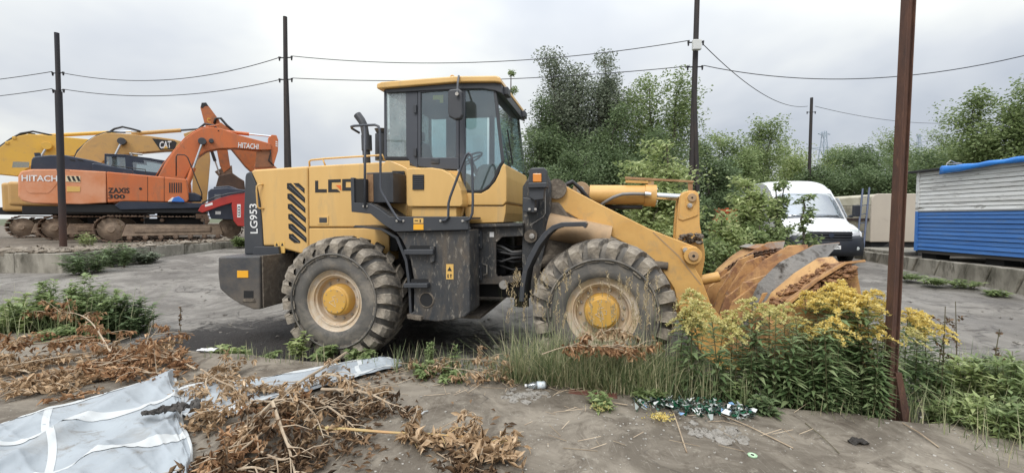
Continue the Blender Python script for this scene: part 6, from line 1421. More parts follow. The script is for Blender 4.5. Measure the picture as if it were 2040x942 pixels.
def tree(label, px, ytop, Y, rad, mat, seed, nleaf=5000, ls=0.16, stems=2, base=0.05, group='trees behind the yard', name='tree', upright=0.5, zb=None, lw=0.5, limbs=11, bare=0.0, parent_cat='tree'):
    rs = np.random.RandomState(seed)
    top = at_y(px, ytop, Y); z0 = gh(top[0], Y) if zb is None else zb; Hh = top[2] - z0
    t = thing(name, label, parent_cat, (top[0], Y, z0), 0, group)
    tb = MB(); C = []; Sg = []
    for k in range(stems):
        a = rs.uniform(0, 6.28); lean = rs.uniform(0.05, 0.45)*rad if stems > 1 else 0.08*rad
        hk = Hh*(0.94 if k == 0 else rs.uniform(0.66, 0.93)); r0 = 0.012*Hh + 0.02
        m = 9; path = []
        for i in range(m):
            f = i/(m-1); path.append((math.cos(a)*lean*f**1.3 + rs.normal(0, 0.02*Hh)*min(f*2, 1)*0.5, math.sin(a)*lean*f**1.3 + rs.normal(0, 0.02*Hh)*min(f*2, 1)*0.5, hk*f))
        tb.tube(path, [r0*(1-0.9*i/(m-1))+0.006 for i in range(m)], 6)
        pa = np.array(path)
        for j in range(limbs):
            f = base + (1-base)*((j+rs.uniform(0.0, 0.9))/limbs)
            ix = f*(m-1); i0 = min(int(ix), m-2); p = pa[i0] + (pa[i0+1]-pa[i0])*(ix-i0)
            b_ = rs.uniform(0, 6.28); shape = min(1.0, 0.62 + 0.9*f)*(1 - 0.72*f**2.6)
            ln = rad*shape*rs.uniform(0.55, 1.1)*(0.75 if stems > 1 else 1.0)+0.12
            d = np.array([math.cos(b_), math.sin(b_), 0.25+upright*rs.uniform(0.3, 1.3)]); d /= np.linalg.norm(d)
            q = [p]
            for s_ in range(4):
                d = nrm(d + rs.normal(0, 0.14, 3) + np.array([0, 0, 0.06*upright])); q.append(q[-1] + d*ln/4)
            tb.tube([tuple(x) for x in q], [max(0.008, r0*0.45*(1-f*0.7)*(1-0.20*i)) for i in range(5)], 4, caps=False)
            for i in range(1, 5):
                for _ in range(2):
                    e = rs.normal(0, 1, 3); e[2] = abs(e[2])*0.5*upright; tw = q[i] + nrm(e)*ln*rs.uniform(0.10, 0.32)
                    if tw[2] < 0.05: continue
                    C.append(tw); Sg.append(0.055*rad + 0.10*ln)
        C.append(pa[-1]); Sg.append(0.05*rad); C.append(pa[-2]); Sg.append(0.07*rad)
    C = np.array(C); Sg = np.array(Sg)
    w = rs.uniform(0.2, 1.0, len(C))*Sg; w /= w.sum()
    if name == 'tree': nleaf = int(nleaf*2.9); ls = ls*0.72; Sg = Sg*1.25
    pick = rs.choice(len(C), nleaf, p=w)
    G_ = rs.normal(size=(nleaf, 3)); G_ *= np.minimum(1, 1.7/np.maximum(np.linalg.norm(G_, axis=1, keepdims=True), 1e-6)); P = C[pick] + G_*Sg[pick][:, None]*np.array([1, 1, 0.85])
    P[:, 2] = np.maximum(P[:, 2], 0.03)
    V, Fc, T = leafset(P, rdir(rs, nleaf, -0.7, 0.6), ls*rs.uniform(0.6, 1.25, nleaf), ls*lw*rs.uniform(0.7, 1.2, nleaf), rs, up=0.35)
    cl = rs.normal(0, 0.16, len(C)); T = np.clip(T + cl[pick], 0, 1)
    tb.build('trunk', m_bark, t)
    np_mesh('crown', V, Fc, mat, t, T)
    return t
# the clump behind the cab and the boom
tree('tall grey green willow, highest of the clump behind the loader', 1135, 90, 16.5, 2.5, f_grey, 1, 13000, 0.15, 5, upright=1.5, limbs=15, base=0.12)
tree('grey green tree with twin tops right of the tallest willow', 1215, 98, 16.8, 2.2, f_grey, 2, 11000, 0.15, 5, upright=1.4, limbs=13)
tree('round leafy birch clump just left of the junction box pole', 1325, 160, 15.2, 2.2, f_mid, 3, 11000, 0.15, 5, upright=1.0, limbs=13)
tree('dense dark bushy tree under the willows behind the loader boom', 1195, 215, 14.6, 2.1, f_dark, 4, 9000, 0.14, 4, base=0.0, upright=0.7, limbs=13)
tree('dark bushy tree directly behind the loader windscreen', 1078, 195, 15.0, 1.8, f_dark, 5, 9000, 0.14, 4, base=0.0, upright=0.9, limbs=12)
tree('slim birch shoot rising behind the front of the cab roof', 1013, 122, 14.0, 0.35, f_mid, 6, 900, 0.12, 1, upright=1.4, limbs=14)
tree('dark thicket tree behind the tilt cylinder', 1280, 255, 13.6, 1.9, f_dark, 7, 8000, 0.13, 4, base=0.0, upright=0.6, limbs=13)
tree('low dark bush at the foot of the trees behind the loader light', 1130, 300, 13.2, 1.6, f_dark, 8, 6000, 0.12, 4, base=0.0, upright=0.5, limbs=10)
# band of trees to the right
for i, (px, yt, Y, rad, mt, nl, lab) in enumerate((
    (1415, 285, 18.0, 1.7, f_dark, 5500, 'dark tree just right of the junction box pole'),
    (1462, 262, 21.0, 2.2, f_mid, 6000, 'light green birch above the rear of the van'),
    (1518, 236, 23.0, 2.3, f_mid, 6000, 'loose topped birch above the van roof'),
    (1580, 285, 25.0, 2.6, f_pale, 5000, 'pale yellowish tree left of the thin far pole'),
    (1668, 300, 27.0, 2.6, f_mid, 5000, 'rounded tree just right of the lattice pylon'),
    (1718, 290, 24.0, 2.6, f_dark, 7000, 'dark rounded tree above the beige trailer body'),
    (1775, 268, 28.0, 3.0, f_mid, 6000, 'birch left of the rusty post, above the trailer body'),
    (1858, 262, 27.0, 3.0, f_mid, 6000, 'birch just right of the rusty post'),
    (1905, 300, 20.0, 2.6, f_dark, 7000, 'dark tree behind the left end of the shed roof'),
    (1965, 195, 18.5, 2.5, f_mid, 8000, 'large leafy tree rising behind the shed'),
    (2045, 178, 17.5, 2.4, f_mid, 7000, 'tall tree at the right edge behind the shed'),
    (1640, 335, 22.5, 2.3, f_dark, 6000, 'low dark tree behind the van roof'),
    (1790, 335, 21.0, 2.3, f_dark, 6000, 'low dark bush behind the beige trailer body'))):
    tree(lab, px, yt, Y, rad, mt, 30+i, nl, 0.19, 3, base=0.0, upright=1.1 if mt is f_mid else 0.6, limbs=12)
# saplings between the loader and the van
SG = 'saplings between the loader and the van'
tree('pale yellow green box elder sapling behind the bellcrank', 1335, 266, 9.0, 1.05, f_pale, 60, 9000, 0.12, 3, base=0.12, group=SG, name='sapling', upright=0.25, limbs=22, lw=0.36)
tree('pale box elder sapling between the tilt cylinder and the boom', 1296, 300, 8.8, 0.8, f_pale, 69, 4500, 0.12, 2, base=0.1, group=SG, name='sapling', upright=0.3, limbs=14, lw=0.36)
tree('pale green low sapling left of the bellcrank', 1280, 385, 9.0, 0.75, f_pale, 61, 3600, 0.12, 2, base=0.0, group=SG, name='sapling', upright=0.3, limbs=10, lw=0.36)
tree('green maple sapling in front of the rear of the van', 1476, 355, 10.4, 0.95, f_pale, 62, 4600, 0.14, 3, base=0.05, group=SG, name='sapling', upright=0.6, limbs=11, lw=0.4)
tree('slender maple sapling crossing the van windscreen pillar', 1552, 362, 10.3, 0.40, f_mid, 63, 1500, 0.13, 2, base=0.05, group=SG, name='sapling', upright=0.8, limbs=11, lw=0.4)
tree('thin maple shoot in front of the van windscreen', 1602, 378, 9.8, 0.26, f_mid, 64, 700, 0.13, 1, base=0.05, group=SG, name='sapling', upright=0.6, limbs=13, lw=0.4)
tree('bushy sapling above the far end of the bucket', 1440, 420, 9.2, 0.75, f_pale, 65, 3200, 0.12, 3, base=0.0, group=SG, name='sapling', upright=0.5, limbs=11, lw=0.4)
tree('low green bush between the boom and the bucket', 1412, 478, 8.6, 0.6, f_mid, 66, 2600, 0.10, 3, base=0.0, group=SG, name='bush', upright=0.4, limbs=10, lw=0.4, parent_cat='bush')
tree('leafy bush in front of the left corner of the van bumper', 1530, 440, 9.9, 0.7, f_mid, 67, 2600, 0.12, 3, base=0.0, group=SG, name='bush', upright=0.4, limbs=10, lw=0.4, parent_cat='bush')
tree('dark bush behind the bellcrank and the boom end', 1395, 400, 11.2, 0.9, f_dark, 68, 4000, 0.11, 3, base=0.0, group=SG, name='bush', upright=0.5, limbs=10, parent_cat='bush')

# ---- goldenrod: a few plants are built, the rest are copies
def goldenrod_meshes(seed, fl):
    rs = np.random.RandomState(seed); h = 1.0
    bend = rs.normal(0, 0.05, 2); st = [(bend[0]*f*f, bend[1]*f*f, h*f) for f in np.linspace(0, 1, 8)]
    b = MB(); b.tube(st, [0.007-0.004*i/7 for i in range(8)], 5)
    n = 84; f = np.sort(rs.uniform(0.05, 0.88, n)); P = np.stack([bend[0]*f*f, bend[1]*f*f, h*f], 1)
    a = np.arange(n)*2.4 + rs.uniform(-0.3, 0.3, n); up = rs.uniform(0.25, 0.8, n)
    D = np.stack([np.cos(a), np.sin(a), up], 1)
    ll = 0.205*(1 - 0.42*f)*rs.uniform(0.75, 1.15, n); ll[f < 0.25] *= 0.75
    V = leafset(P, D, ll, ll*0.23, rs, droop=0.40, fold=0.25, two=True, up=0.9)
    fs = []; k = 11
    for j in range(k):
        g = 0.86 + 0.17*(j/k); p0 = np.array([bend[0]*g*g, bend[1]*g*g, h*min(g, 1.02)]); aa = j*2.4 + rs.uniform(-0.4, 0.4)
        ln = 0.16*(1.15 - 0.85*j/k)*rs.uniform(0.8, 1.2); t = np.linspace(0.2, 1, 20)
        px_ = p0[0] + math.cos(aa)*ln*t + 0.05*t; py_ = p0[1] + math.sin(aa)*ln*t; pz = p0[2] + ln*(0.75*t - 0.85*t*t)
        C = np.repeat(np.stack([px_, py_, pz], 1), 3, 0) + rs.normal(0, 0.006, (60, 3)) + np.array([0, 0, 0.006])
        fs.append(leafset(C, rdir(rs, 60, 0.0, 1.0), 0.020, 0.014, rs))
        b.tube([(px_[0], py_[0], pz[0]), (px_[9], py_[9], pz[9]), (px_[-1], py_[-1], pz[-1])], 0.0018, 3, caps=False)
    return b, V, merge(fs)
GV = []
for sd_, fm in ((1, f_flow), (2, f_flow), (3, f_flog), (4, f_flow), (5, f_flog)): GV.append((goldenrod_meshes(sd_, fm), fm))
gold_first = [None]*5
def goldenrod(x, y, z, h, rz, k, label, group, flower=True, fall=(0, 0)):
    (b, lv, fv), fm = GV[k]
    t = thing('goldenrod', label, 'flower', (x, y, z), rz, group); t.scale = (h*1.05, h*1.05, h); t.rotation_euler = (fall[0], fall[1], rz)
    if gold_first[k] is None:
        gold_first[k] = (b.build('stem', m_stem, t), np_mesh('leaves', *lv[:2], f_gold, t, lv[2]), tag(np_mesh('flower_head', *fv[:2], fm, t, fv[2]), kind='stuff'))
    else:
        for o in gold_first[k][:(3 if flower else 2)]: copy_of(o, t)
    return t
rg = np.random.RandomState(77)
def Gplant(px, Y, ytop, k, label, group, flower=True):
    p = at_y(px, ytop, Y); z0 = SLAB_Z if (Y < slab_edge(p[0]) and p[0] < 3.0) else gh(p[0], Y)
    goldenrod(p[0], Y, z0 - 0.02, max(0.25, (p[2]-z0)/1.02), rg.uniform(0, 6.28), k, label, group, flower, (rg.normal(0, 0.05), rg.normal(0, 0.05)))
G1, G2, G3 = 'goldenrod in front of the boom end', 'goldenrod in front of the bucket', 'goldenrod right of the rusty post'
_o1 = ['', 'first', 'second', 'third', 'fourth', 'fifth', 'sixth', 'seventh', 'eighth', 'ninth', 'tenth', 'eleventh', 'twelfth', 'thirteenth', 'fourteenth', 'fifteenth', 'sixteenth', 'seventeenth', 'eighteenth', 'nineteenth']
def nth(i):
    if i < 20: return _o1[i]
    return {20: 'twentieth', 30: 'thirtieth', 40: 'fortieth'}.get(i, ('twenty-' if i < 30 else 'thirty-') + _o1[i % 10])
def grow(n, p0, p1, jit, Yb, d0, d1, y0, y1, ks, lab, grp, fl):
    for i, px in enumerate(sorted(np.linspace(p0, p1, n) + rg.uniform(-jit, jit, n))):
        Y = slab_edge((px-1020)/850*Yb) + rg.uniform(d0, d1)
        Gplant(px, Y, rg.uniform(y0, y1), rg.choice(ks), lab + ', ' + nth(i+1) + ' from the left', grp, rg.uniform() < fl)
grow(9, 1348, 1470, 6, 4.0, 0.02, 0.30, 570, 660, [2, 4, 2], 'slender goldenrod with thin pale plumes before the boom end', G1, 1.0)
grow(20, 1590, 1780, 5, 3.85, 0.05, 0.42, 558, 650, [0, 1, 3, 2], 'tall goldenrod with yellow plumes before the bucket', G2, 1.0)
grow(39, 1490, 1768, 4, 3.7, -0.02, 0.24, 612, 755, [0, 1, 3], 'leafy goldenrod shoot without flowers before the bucket', G2 + ', without flowers', 0.0)
grow(3, 1500, 1572, 4, 3.9, 0.05, 0.3, 590, 650, [2, 4, 0], 'short pale goldenrod before the yellow wedge plates', 'goldenrod before the wedge plates', 1.0)
for i, (px, yt) in enumerate(((1806, 612), (1818, 626), (1830, 618), (1844, 650), (1855, 628), (1866, 646))):
    Gplant(px, 3.75 + rg.uniform(-0.1, 0.25), yt, rg.choice([0, 1, 3]), 'goldenrod with arching plumes right of the rusty post, ' + nth(i+1) + ' from it', G3)

# ---- broad-leaved weeds, clumps and sprouts
def weed(label, x, y, z, h, r, mat, seed, n=500, ls=0.06, lw=0.55, stems=7, group=None, name='weed', cat='weed', droop=0.25, stemmat=None, flat=0.6):
    rs = np.random.RandomState(seed); t = thing(name, label, cat, (x, y, z), 0, group); b = MB(); P = []; D = []
    for k in range(stems):
        a = rs.uniform(0, 6.28); rr = r*math.sqrt(rs.uniform(0, 1)); hh = h*rs.uniform(0.6, 1.0)*(1 - 0.35*(rr/r)**2)
        x0, y0 = math.cos(a)*rr*0.5, math.sin(a)*rr*0.5; x1, y1 = math.cos(a)*rr, math.sin(a)*rr
        pth = [(x0+(x1-x0)*f**1.4, y0+(y1-y0)*f**1.4, hh*f*(1-0.12*f)) for f in np.linspace(0, 1, 5)]
        b.tube(pth, [0.006, 0.005, 0.004, 0.003, 0.002], 4, caps=False)
        m = max(3, n//stems); f = rs.uniform(0.12, 1, m)
        P.append(np.stack([x0+(x1-x0)*f**1.4, y0+(y1-y0)*f**1.4, hh*f*(1-0.12*f)], 1) + rs.normal(0, 0.012, (m, 3)))
        aa = rs.uniform(0, 6.28, m); D.append(np.stack([np.cos(aa), np.sin(aa), rs.uniform(0.0, flat, m)], 1))
    P = np.concatenate(P); D = np.concatenate(D); m = len(P); P[:, 2] = np.maximum(P[:, 2], 0.01)
    lv = leafset(P, D, ls*rs.uniform(0.6, 1.3, m), ls*lw*rs.uniform(0.8, 1.2, m), rs, droop=droop, fold=0.2, two=True, up=0.8)
    tag(b.build('stems', stemmat or m_stem, t), kind='stuff'); np_mesh('leaves', lv[0], lv[1], mat, t, lv[2])
    return t
def weed_px(label, px, py, zg, hpx, rpx, mat, seed, Y=None, **k):
    p = at_z(px, py, zg)
    if Y: p = at_y(px, py, Y); zg = gh(p[0], Y)
    s = F_PX/p[1]
    return weed(label, p[0], p[1], zg - 0.01, hpx/s, rpx/s, mat, seed, **k)
WG = 'green weeds growing at the left behind the dead branches'
for i, (px, py, hp, rp, mt, lab) in enumerate(((25, 684, 125, 70, f_pale, 'grassy green weed clump at the left edge'), (105, 676, 138, 78, f_mid, 'pale green weed clump at the left, second from the edge'), (180, 672, 150, 74, f_mid, 'tall green weed clump above the dead branches'), (248, 670, 100, 56, f_dark, 'low dark green weed clump left of the tar stain'), (135, 700, 60, 75, f_mid, 'low green weed mat at the left among the dead stems'))):
    weed_px(lab, px, py, 0.0, hp, rp, mt, 100+i, n=2200, ls=0.12, lw=0.42, stems=30, group=WG, name='weed_clump', flat=0.9)
for i, (px, py, hp, rp, lab) in enumerate(((592, 712, 62, 26, 'yellow green broad leaved seedling against the rear wheel'), (640, 716, 40, 30, 'small nettle at the foot of the rear wheel'), (470, 716, 26, 30, 'creeping green weed left of the rear wheel'), (530, 722, 22, 30, 'flat green weed between the tarp strip and the rear wheel'), (715, 718, 36, 28, 'green sprouts right below the rear wheel'), (440, 706, 22, 22, 'small bright green weed beside the tar stain'))):
    weed_px(lab, px, py, 0.10 if px > 560 else 0.05, hp, rp, f_pale if i in (0, 2, 5) else f_mid, 120+i, n=110, ls=0.10, lw=0.72, stems=6, group='small weeds along the slab edge')
weed_px('feathery green sprout below the step panel', 852, 742, SLAB_Z-0.05, 100, 16, f_mid, 130, n=240, ls=0.055, lw=0.35, stems=4, group='sprouts below the step panel', flat=1.0)
weed_px('upright leafy sprout with a yellow tip below the step panel', 906, 752, SLAB_Z-0.05, 120, 8, f_mid, 131, n=70, ls=0.10, lw=0.2, stems=2, group='sprouts below the step panel', flat=1.0)
for i, (px, py, hp, rp, lab) in enumerate(((845, 752, 46, 34, 'bushy green weed at the slab edge left of the grass'), (900, 760, 40, 30, 'bright green weed on the slab edge by the dead litter'), (1195, 812, 40, 26, 'weed hanging over the slab edge beside the brick'), (1290, 800, 44, 34, 'leafy weed left of the broken glass'), (1420, 790, 56, 34, 'green weed behind the broken glass'), (1470, 806, 62, 34, 'broad leaved weed right of the broken glass'), (1525, 828, 52, 30, 'mint like weed at the slab edge under the goldenrod'), (1570, 800, 70, 34, 'leafy weed in the shade of the goldenrod'))):
    weed_px(lab, px, py, SLAB_Z-0.02, hp, rp, f_mid if i != 6 else f_dark, 140+i, n=200, ls=0.075, lw=0.5, stems=9, group='weeds along the front of the slab edge')
for i, (px, py, hp, rp, mt, lab) in enumerate(((1880, 800, 95, 44, f_mid, 'green weed clump right beside the rusty post'), (1935, 812, 130, 62, f_pale, 'large weed clump right of the rusty post'), (2005, 826, 160, 62, f_mid, 'tall grassy weed clump at the right edge'), (1960, 872, 95, 66, f_pale, 'low weed mat in the lower right corner'), (2035, 892, 120, 60, f_mid, 'weed clump in the very lower right corner'), (1905, 855, 70, 44, f_mid, 'flat weed mat at the slab corner'), (1985, 760, 60, 40, f_grey, 'greyish weed farther back at the right'))):
    weed_px(lab, px, py, 0.10, hp, rp, mt, 160+i, n=1500, ls=0.10, lw=0.26, stems=34, group='weeds in the lower right corner', name='weed_clump', flat=1.1)
for i, (px, py, hp, rp, zz, mt, lab) in enumerate(((175, 530, 60, 45, 0.25, f_dark, 'dark shrub growing from the corner of the left retaining wall'), (236, 524, 66, 45, 0.33, f_dark, 'dark green shrub hanging over the left retaining wall'), (285, 512, 34, 30, 0.40, f_grey, 'greyish shrub at the middle of the left retaining wall'), (478, 478, 34, 16, 0.62, f_mid, 'green weed at the end of the left retaining wall'), (176, 492, 42, 16, TER_L, f_pale, 'pale withered plant on the terrace beside the left pole'), (1812, 556, 16, 26, 0.32, f_mid, 'grass tuft at the foot of the right wall behind the rusty post'), (1862, 566, 18, 24, 0.28, f_mid, 'green grass tuft along the right wall'), (1920, 572, 20, 30, 0.24, f_mid, 'larger grass tuft at the foot of the right wall'), (1985, 588, 14, 20, 0.18, f_mid, 'small grass tuft at the right end of the wall'))):
    weed_px(lab, px, py, zz, hp, rp, mt, 190+i, Y=(11.9, 13.0, 13.8, 18.0)[i] if i < 4 else None, n=900 if i < 4 else 260, ls=0.17 if i < 4 else 0.13, lw=0.35, stems=22, group='shrubs and tufts along the retaining walls', name='shrub')
# dry stalks
def stalk(px, py, zg, ytop, label, seed):
    p = at_z(px, py, zg); rs = np.random.RandomState(seed); top = at_y(px + rs.uniform(-12, 12), ytop, p[1])
    t = thing('dry_stalk', label, 'dry stalk', tuple(p), 0, 'dry weed stalks'); d = top - p; b = MB(); P = []; D = []
    b.tube([(0,0,0), tuple(d*0.5 + rs.normal(0, 0.02, 3)), tuple(d)], [0.006, 0.005, 0.003], 5)
    for i in range(7):
        f = rs.uniform(0.35, 0.95); a = rs.uniform(0, 6.28); q = d*f; e = q + np.array([math.cos(a)*0.15, math.sin(a)*0.15, 0.12])*np.linalg.norm(d)*0.5
        b.tube([tuple(q), tuple(e)], [0.003, 0.002], 4)
        for k in range(8): P.append(q + (e-q)*rs.uniform(0.3, 1)); D.append(rs.normal(0, 1, 3))
    b.build('stem', m_twig, t); lv = leafset(np.array(P), np.array(D), 0.035, 0.02, rs, two=True); np_mesh('seed_heads', lv[0], lv[1], f_deadk, t, lv[2])['kind'] = 'stuff'
stalk(362, 672, 0.0, 612, 'dark dry stalk standing by the tar stain', 1)
stalk(1905, 770, 0.1, 600, 'tall dry stalk right of the rusty post', 2)
stalk(1990, 780, 0.1, 655, 'dry stalk with seed heads at the right edge', 3)
stalk(1872, 820, 0.1, 610, 'brown dry stalk beside the goldenrod at the rusty post', 4)
stalk(245, 500, TER_L, 430, 'pale dry stalk in front of the excavator track', 5)

# ---- grass along the slab edge
def blades(P, h, lean, w, rs):
    """Grass blades of two quads each."""
    n = len(P); a = rs.uniform(0, 6.28, n); d = np.stack([np.cos(a), np.sin(a), np.zeros(n)], 1); s = np.stack([-np.sin(a), np.cos(a), np.zeros(n)], 1)
    w_ = (w*rs.uniform(0.6, 1.3, n))[:, None]; le = (lean*h)[:, None]
    p1 = P + d*le*0.30 + np.stack([0*h, 0*h, h*0.55], 1); p2 = P + d*le + np.stack([0*h, 0*h, h], 1)
    V = np.stack([P - s*w_, P + s*w_, p1 + s*w_*0.75, p1 - s*w_*0.75, p2 + s*w_*0.12, p2 - s*w_*0.12], 1).reshape(-1, 3)
    b = np.arange(n)[:, None]*6; Fc = np.concatenate([b + np.array([[0,1,2,3]]), b + np.array([[3,2,4,5]])], 0)
    t = np.clip(rs.normal(0.52, 0.28, n), 0, 1); return V, Fc, np.concatenate([t, t])
rs = np.random.RandomState(55); sets = []
def grass_band(n, px0, px1, h0, h1, d0, d1, w=0.0045, lean=(0.0, 0.45)):
    px = rs.uniform(px0, px1, n); X = (px-1020)/850*4.15; Y = slab_edge(X) + rs.uniform(d0, d1, n)
    z = np.where(Y < slab_edge(X) - 0.03, SLAB_Z, 0.05); X = (px-1020)/850*Y
    h = rs.uniform(h0, h1, n) + (SLAB_Z - 0.05)*(z < 0.1)
    return blades(np.stack([X, Y, z], 1), h, rs.uniform(*lean, n), w, rs)
sets += [grass_band(1300, 1010, 1360, 0.20, 0.55, -0.06, 0.30, 0.005, (0.0, 0.8)), grass_band(350, 1010, 1400, 0.2, 0.4, -0.12, 0.1, 0.005, (0.6, 1.5)), grass_band(500, 1150, 1500, 0.20, 0.45, -0.05, 0.3), grass_band(320, 780, 1030, 0.08, 0.30, -0.1, 0.25), grass_band(90, 1000, 1320, 0.7, 1.05, 0.0, 0.25, 0.0022, (0.0, 0.25)), grass_band(90, 1350, 1780, 0.08, 0.22, -0.04, 0.15), grass_band(200, 400, 800, 0.04, 0.16, -0.1, 0.3), grass_band(170, 1000, 1300, 0.15, 0.5, -0.1, 0.1, 0.004, (0.6, 1.6))]
n = 2200; X = rs.uniform(3.25, 5.4, n); Y = rs.uniform(2.75, 4.8, n); sets.append(blades(np.stack([X, Y, np.full(n, 0.08)], 1), rs.uniform(0.12, 0.42, n), rs.uniform(0, 0.9, n), 0.0032, rs))
n = 500; X = rs.uniform(-8.8, -5.7, n); Y = rs.uniform(5.6, 6.9, n); sets.append(blades(np.stack([X, Y, np.full(n, 0.0)], 1), rs.uniform(0.15, 0.85, n), rs.uniform(0, 0.7, n), 0.0045, rs))
V, Fc, T = merge(sets); o = np_mesh('grass', V, Fc, f_grass, None, T); tag(o, 'mixed green and straw coloured grass along the slab edge', 'grass', kind='stuff')
# seed heads of the tall grass
P = []; D = []
for k in range(70):
    px = rs.uniform(1005, 1330); X = (px-1020)/850*4.2; Y = slab_edge(X) + rs.uniform(0.0, 0.25); h = rs.uniform(0.55, 1.0); ph = rs.uniform(0, 6.28)
    for j in range(26):
        f = j/26; P.append((X + 0.03*math.cos(ph)*f + rs.normal(0, 0.008), Y + 0.03*math.sin(ph)*f + rs.normal(0, 0.008), SLAB_Z + h + 0.15*f)); D.append((rs.normal(0, 0.4), rs.normal(0, 0.4), 1))
lv = leafset(np.array(P), np.array(D), 0.028, 0.009, rs); tag(np_mesh('grass_seed_heads', lv[0], lv[1], f_straw, None, lv[2]), 'pale straw coloured grass seed heads before the front wheel', 'grass', kind='stuff')
# ================================================================== FOREGROUND: TARPS, DEAD BRANCHES, RUBBISH
m_tarp = M('tarp_grey_white', (0.37,0.405,0.43), 0.5, col2=(0.31,0.34,0.365), ns=1.6, dirt=((0.27,0.265,0.25), 2.2, 0.55, 0.75), dirt2=((0.20,0.18,0.155), 6, 0.58, 0.72), spec=0.4, bump=0.35, bs=6)
m_strap = M('tarp_strap_white', (0.54,0.56,0.56), 0.5, dirt=((0.45,0.43,0.40), 5, 0.62, 0.85))
def lerp_path(P, s):
    f = s*(len(P)-1); i = min(int(f), len(P)-2); t = f-i; return P[i]*(1-t) + P[i+1]*t
def sheet(top, bot, seed, amp, label, straps_s=(), straps_t=(), n=(120, 80)):
    Tp = [at_z(x, y, SLAB_Z) for x, y in top]; Bp = [at_z(x, y, SLAB_Z) for x, y in bot]
    rs = np.random.RandomState(seed); W = [(rs.uniform(1.5, 8), rs.uniform(1.5, 8), rs.uniform(0, 6.3), rs.uniform(0.3, 1)) for _ in range(7)]
    def pt(s, t, lift=0.0):
        p = lerp_path(Tp, s)*(1-t) + lerp_path(Bp, s)*t
        h = sum(a*(1-abs(math.sin(u*s + v*t + c)))**2.2 for u, v, c, a in W)/3.4 + 0.10*math.sin(17*s+9*t+2*math.sin(5*t))*math.sin(8*s-13*t) + 0.05*(1-abs(math.sin(21*s-11*t+1.5*math.sin(7*s))))**4 + 0.05*(1-abs(math.sin(9*s+19*t+2.1*math.sin(6*t))))**5
        edge = min(1, 7*min(s+0.02, 1-s+0.03, t+0.05, 1.1-t))
        return (p[0] + 0.02*math.sin(14*t+3*s), p[1] + 0.015*math.sin(11*s), SLAB_Z + 0.014 + amp*h*edge + lift)
    r = thing('tarp_sheet', label, 'tarp', (0, 0, 0))
    b = MB(); b.grid([[pt(s, t) for s in np.linspace(0, 1, n[0])] for t in np.linspace(0, 1, n[1])]); b.build('cloth', m_tarp, r, smooth=True)
    for s, w in straps_s:
        b = MB(); b.grid([[pt(min(1, max(0, s+d)), t, 0.003) for d in np.linspace(-w, w, 4)] for t in np.linspace(0, 1, 60)]); b.build('strap', m_strap, r, smooth=True)
    for t, w in straps_t:
        b = MB(); b.grid([[pt(s, min(1, max(0, t+d)), 0.005) for s in np.linspace(0, 1, 90)] for d in np.linspace(-w, w, 4)]); b.build('strap', m_strap, r, smooth=True)
    return r
sheet([(-90, 890), (0, 852), (90, 822), (180, 792), (262, 772), (335, 750), (356, 742)], [(-110, 1060), (0, 1050), (110, 1040), (220, 1030), (320, 1010), (370, 985), (392, 960)], 3, 0.21,
      'large grey white tarp with white straps spread over the slab at lower left', [(0.34, 0.016), (0.975, 0.022)], [(0.02, 0.018), (0.34, 0.020), (0.70, 0.020)])
sheet([(345, 775), (420, 768), (500, 762), (600, 742), (700, 722), (760, 716), (798, 719)], [(372, 840), (440, 838), (520, 812), (600, 790), (690, 764), (750, 748), (800, 732)], 8, 0.10,
      'crumpled strip of grey tarp reaching right under the dead branches', [(0.72, 0.012)], [(0.05, 0.07), (0.9, 0.06)], (120, 30))
rsr = np.random.RandomState(17); _rw = 0.55 + 0.3*np.sin(np.arange(26)*0.9) + rsr.uniform(-0.1, 0.1, 26); _rc = 1.5*np.sin(np.arange(26)*0.5)
o = part('torn_rag', M('rag_dark', (0.04,0.036,0.033), 0.8, col2=(0.09,0.08,0.07), ns=20, bump=0.7), None, lambda b: b.grid([[tuple(at_z(284+118*i/25 + rsr.normal(0, 1.5), 858 - 22*i/25 + _rc[i] + (t-0.5)*26*_rw[i]*min(1, 0.15+i/18), SLAB_Z) + np.array((0, 0, 0.13 + rsr.uniform(-0.015, 0.03)))) for i in range(26)] for t in np.linspace(0, 1, 7)]), solid=0.006)
tag(o, 'torn black rag lying across the grey white tarp', 'rag')

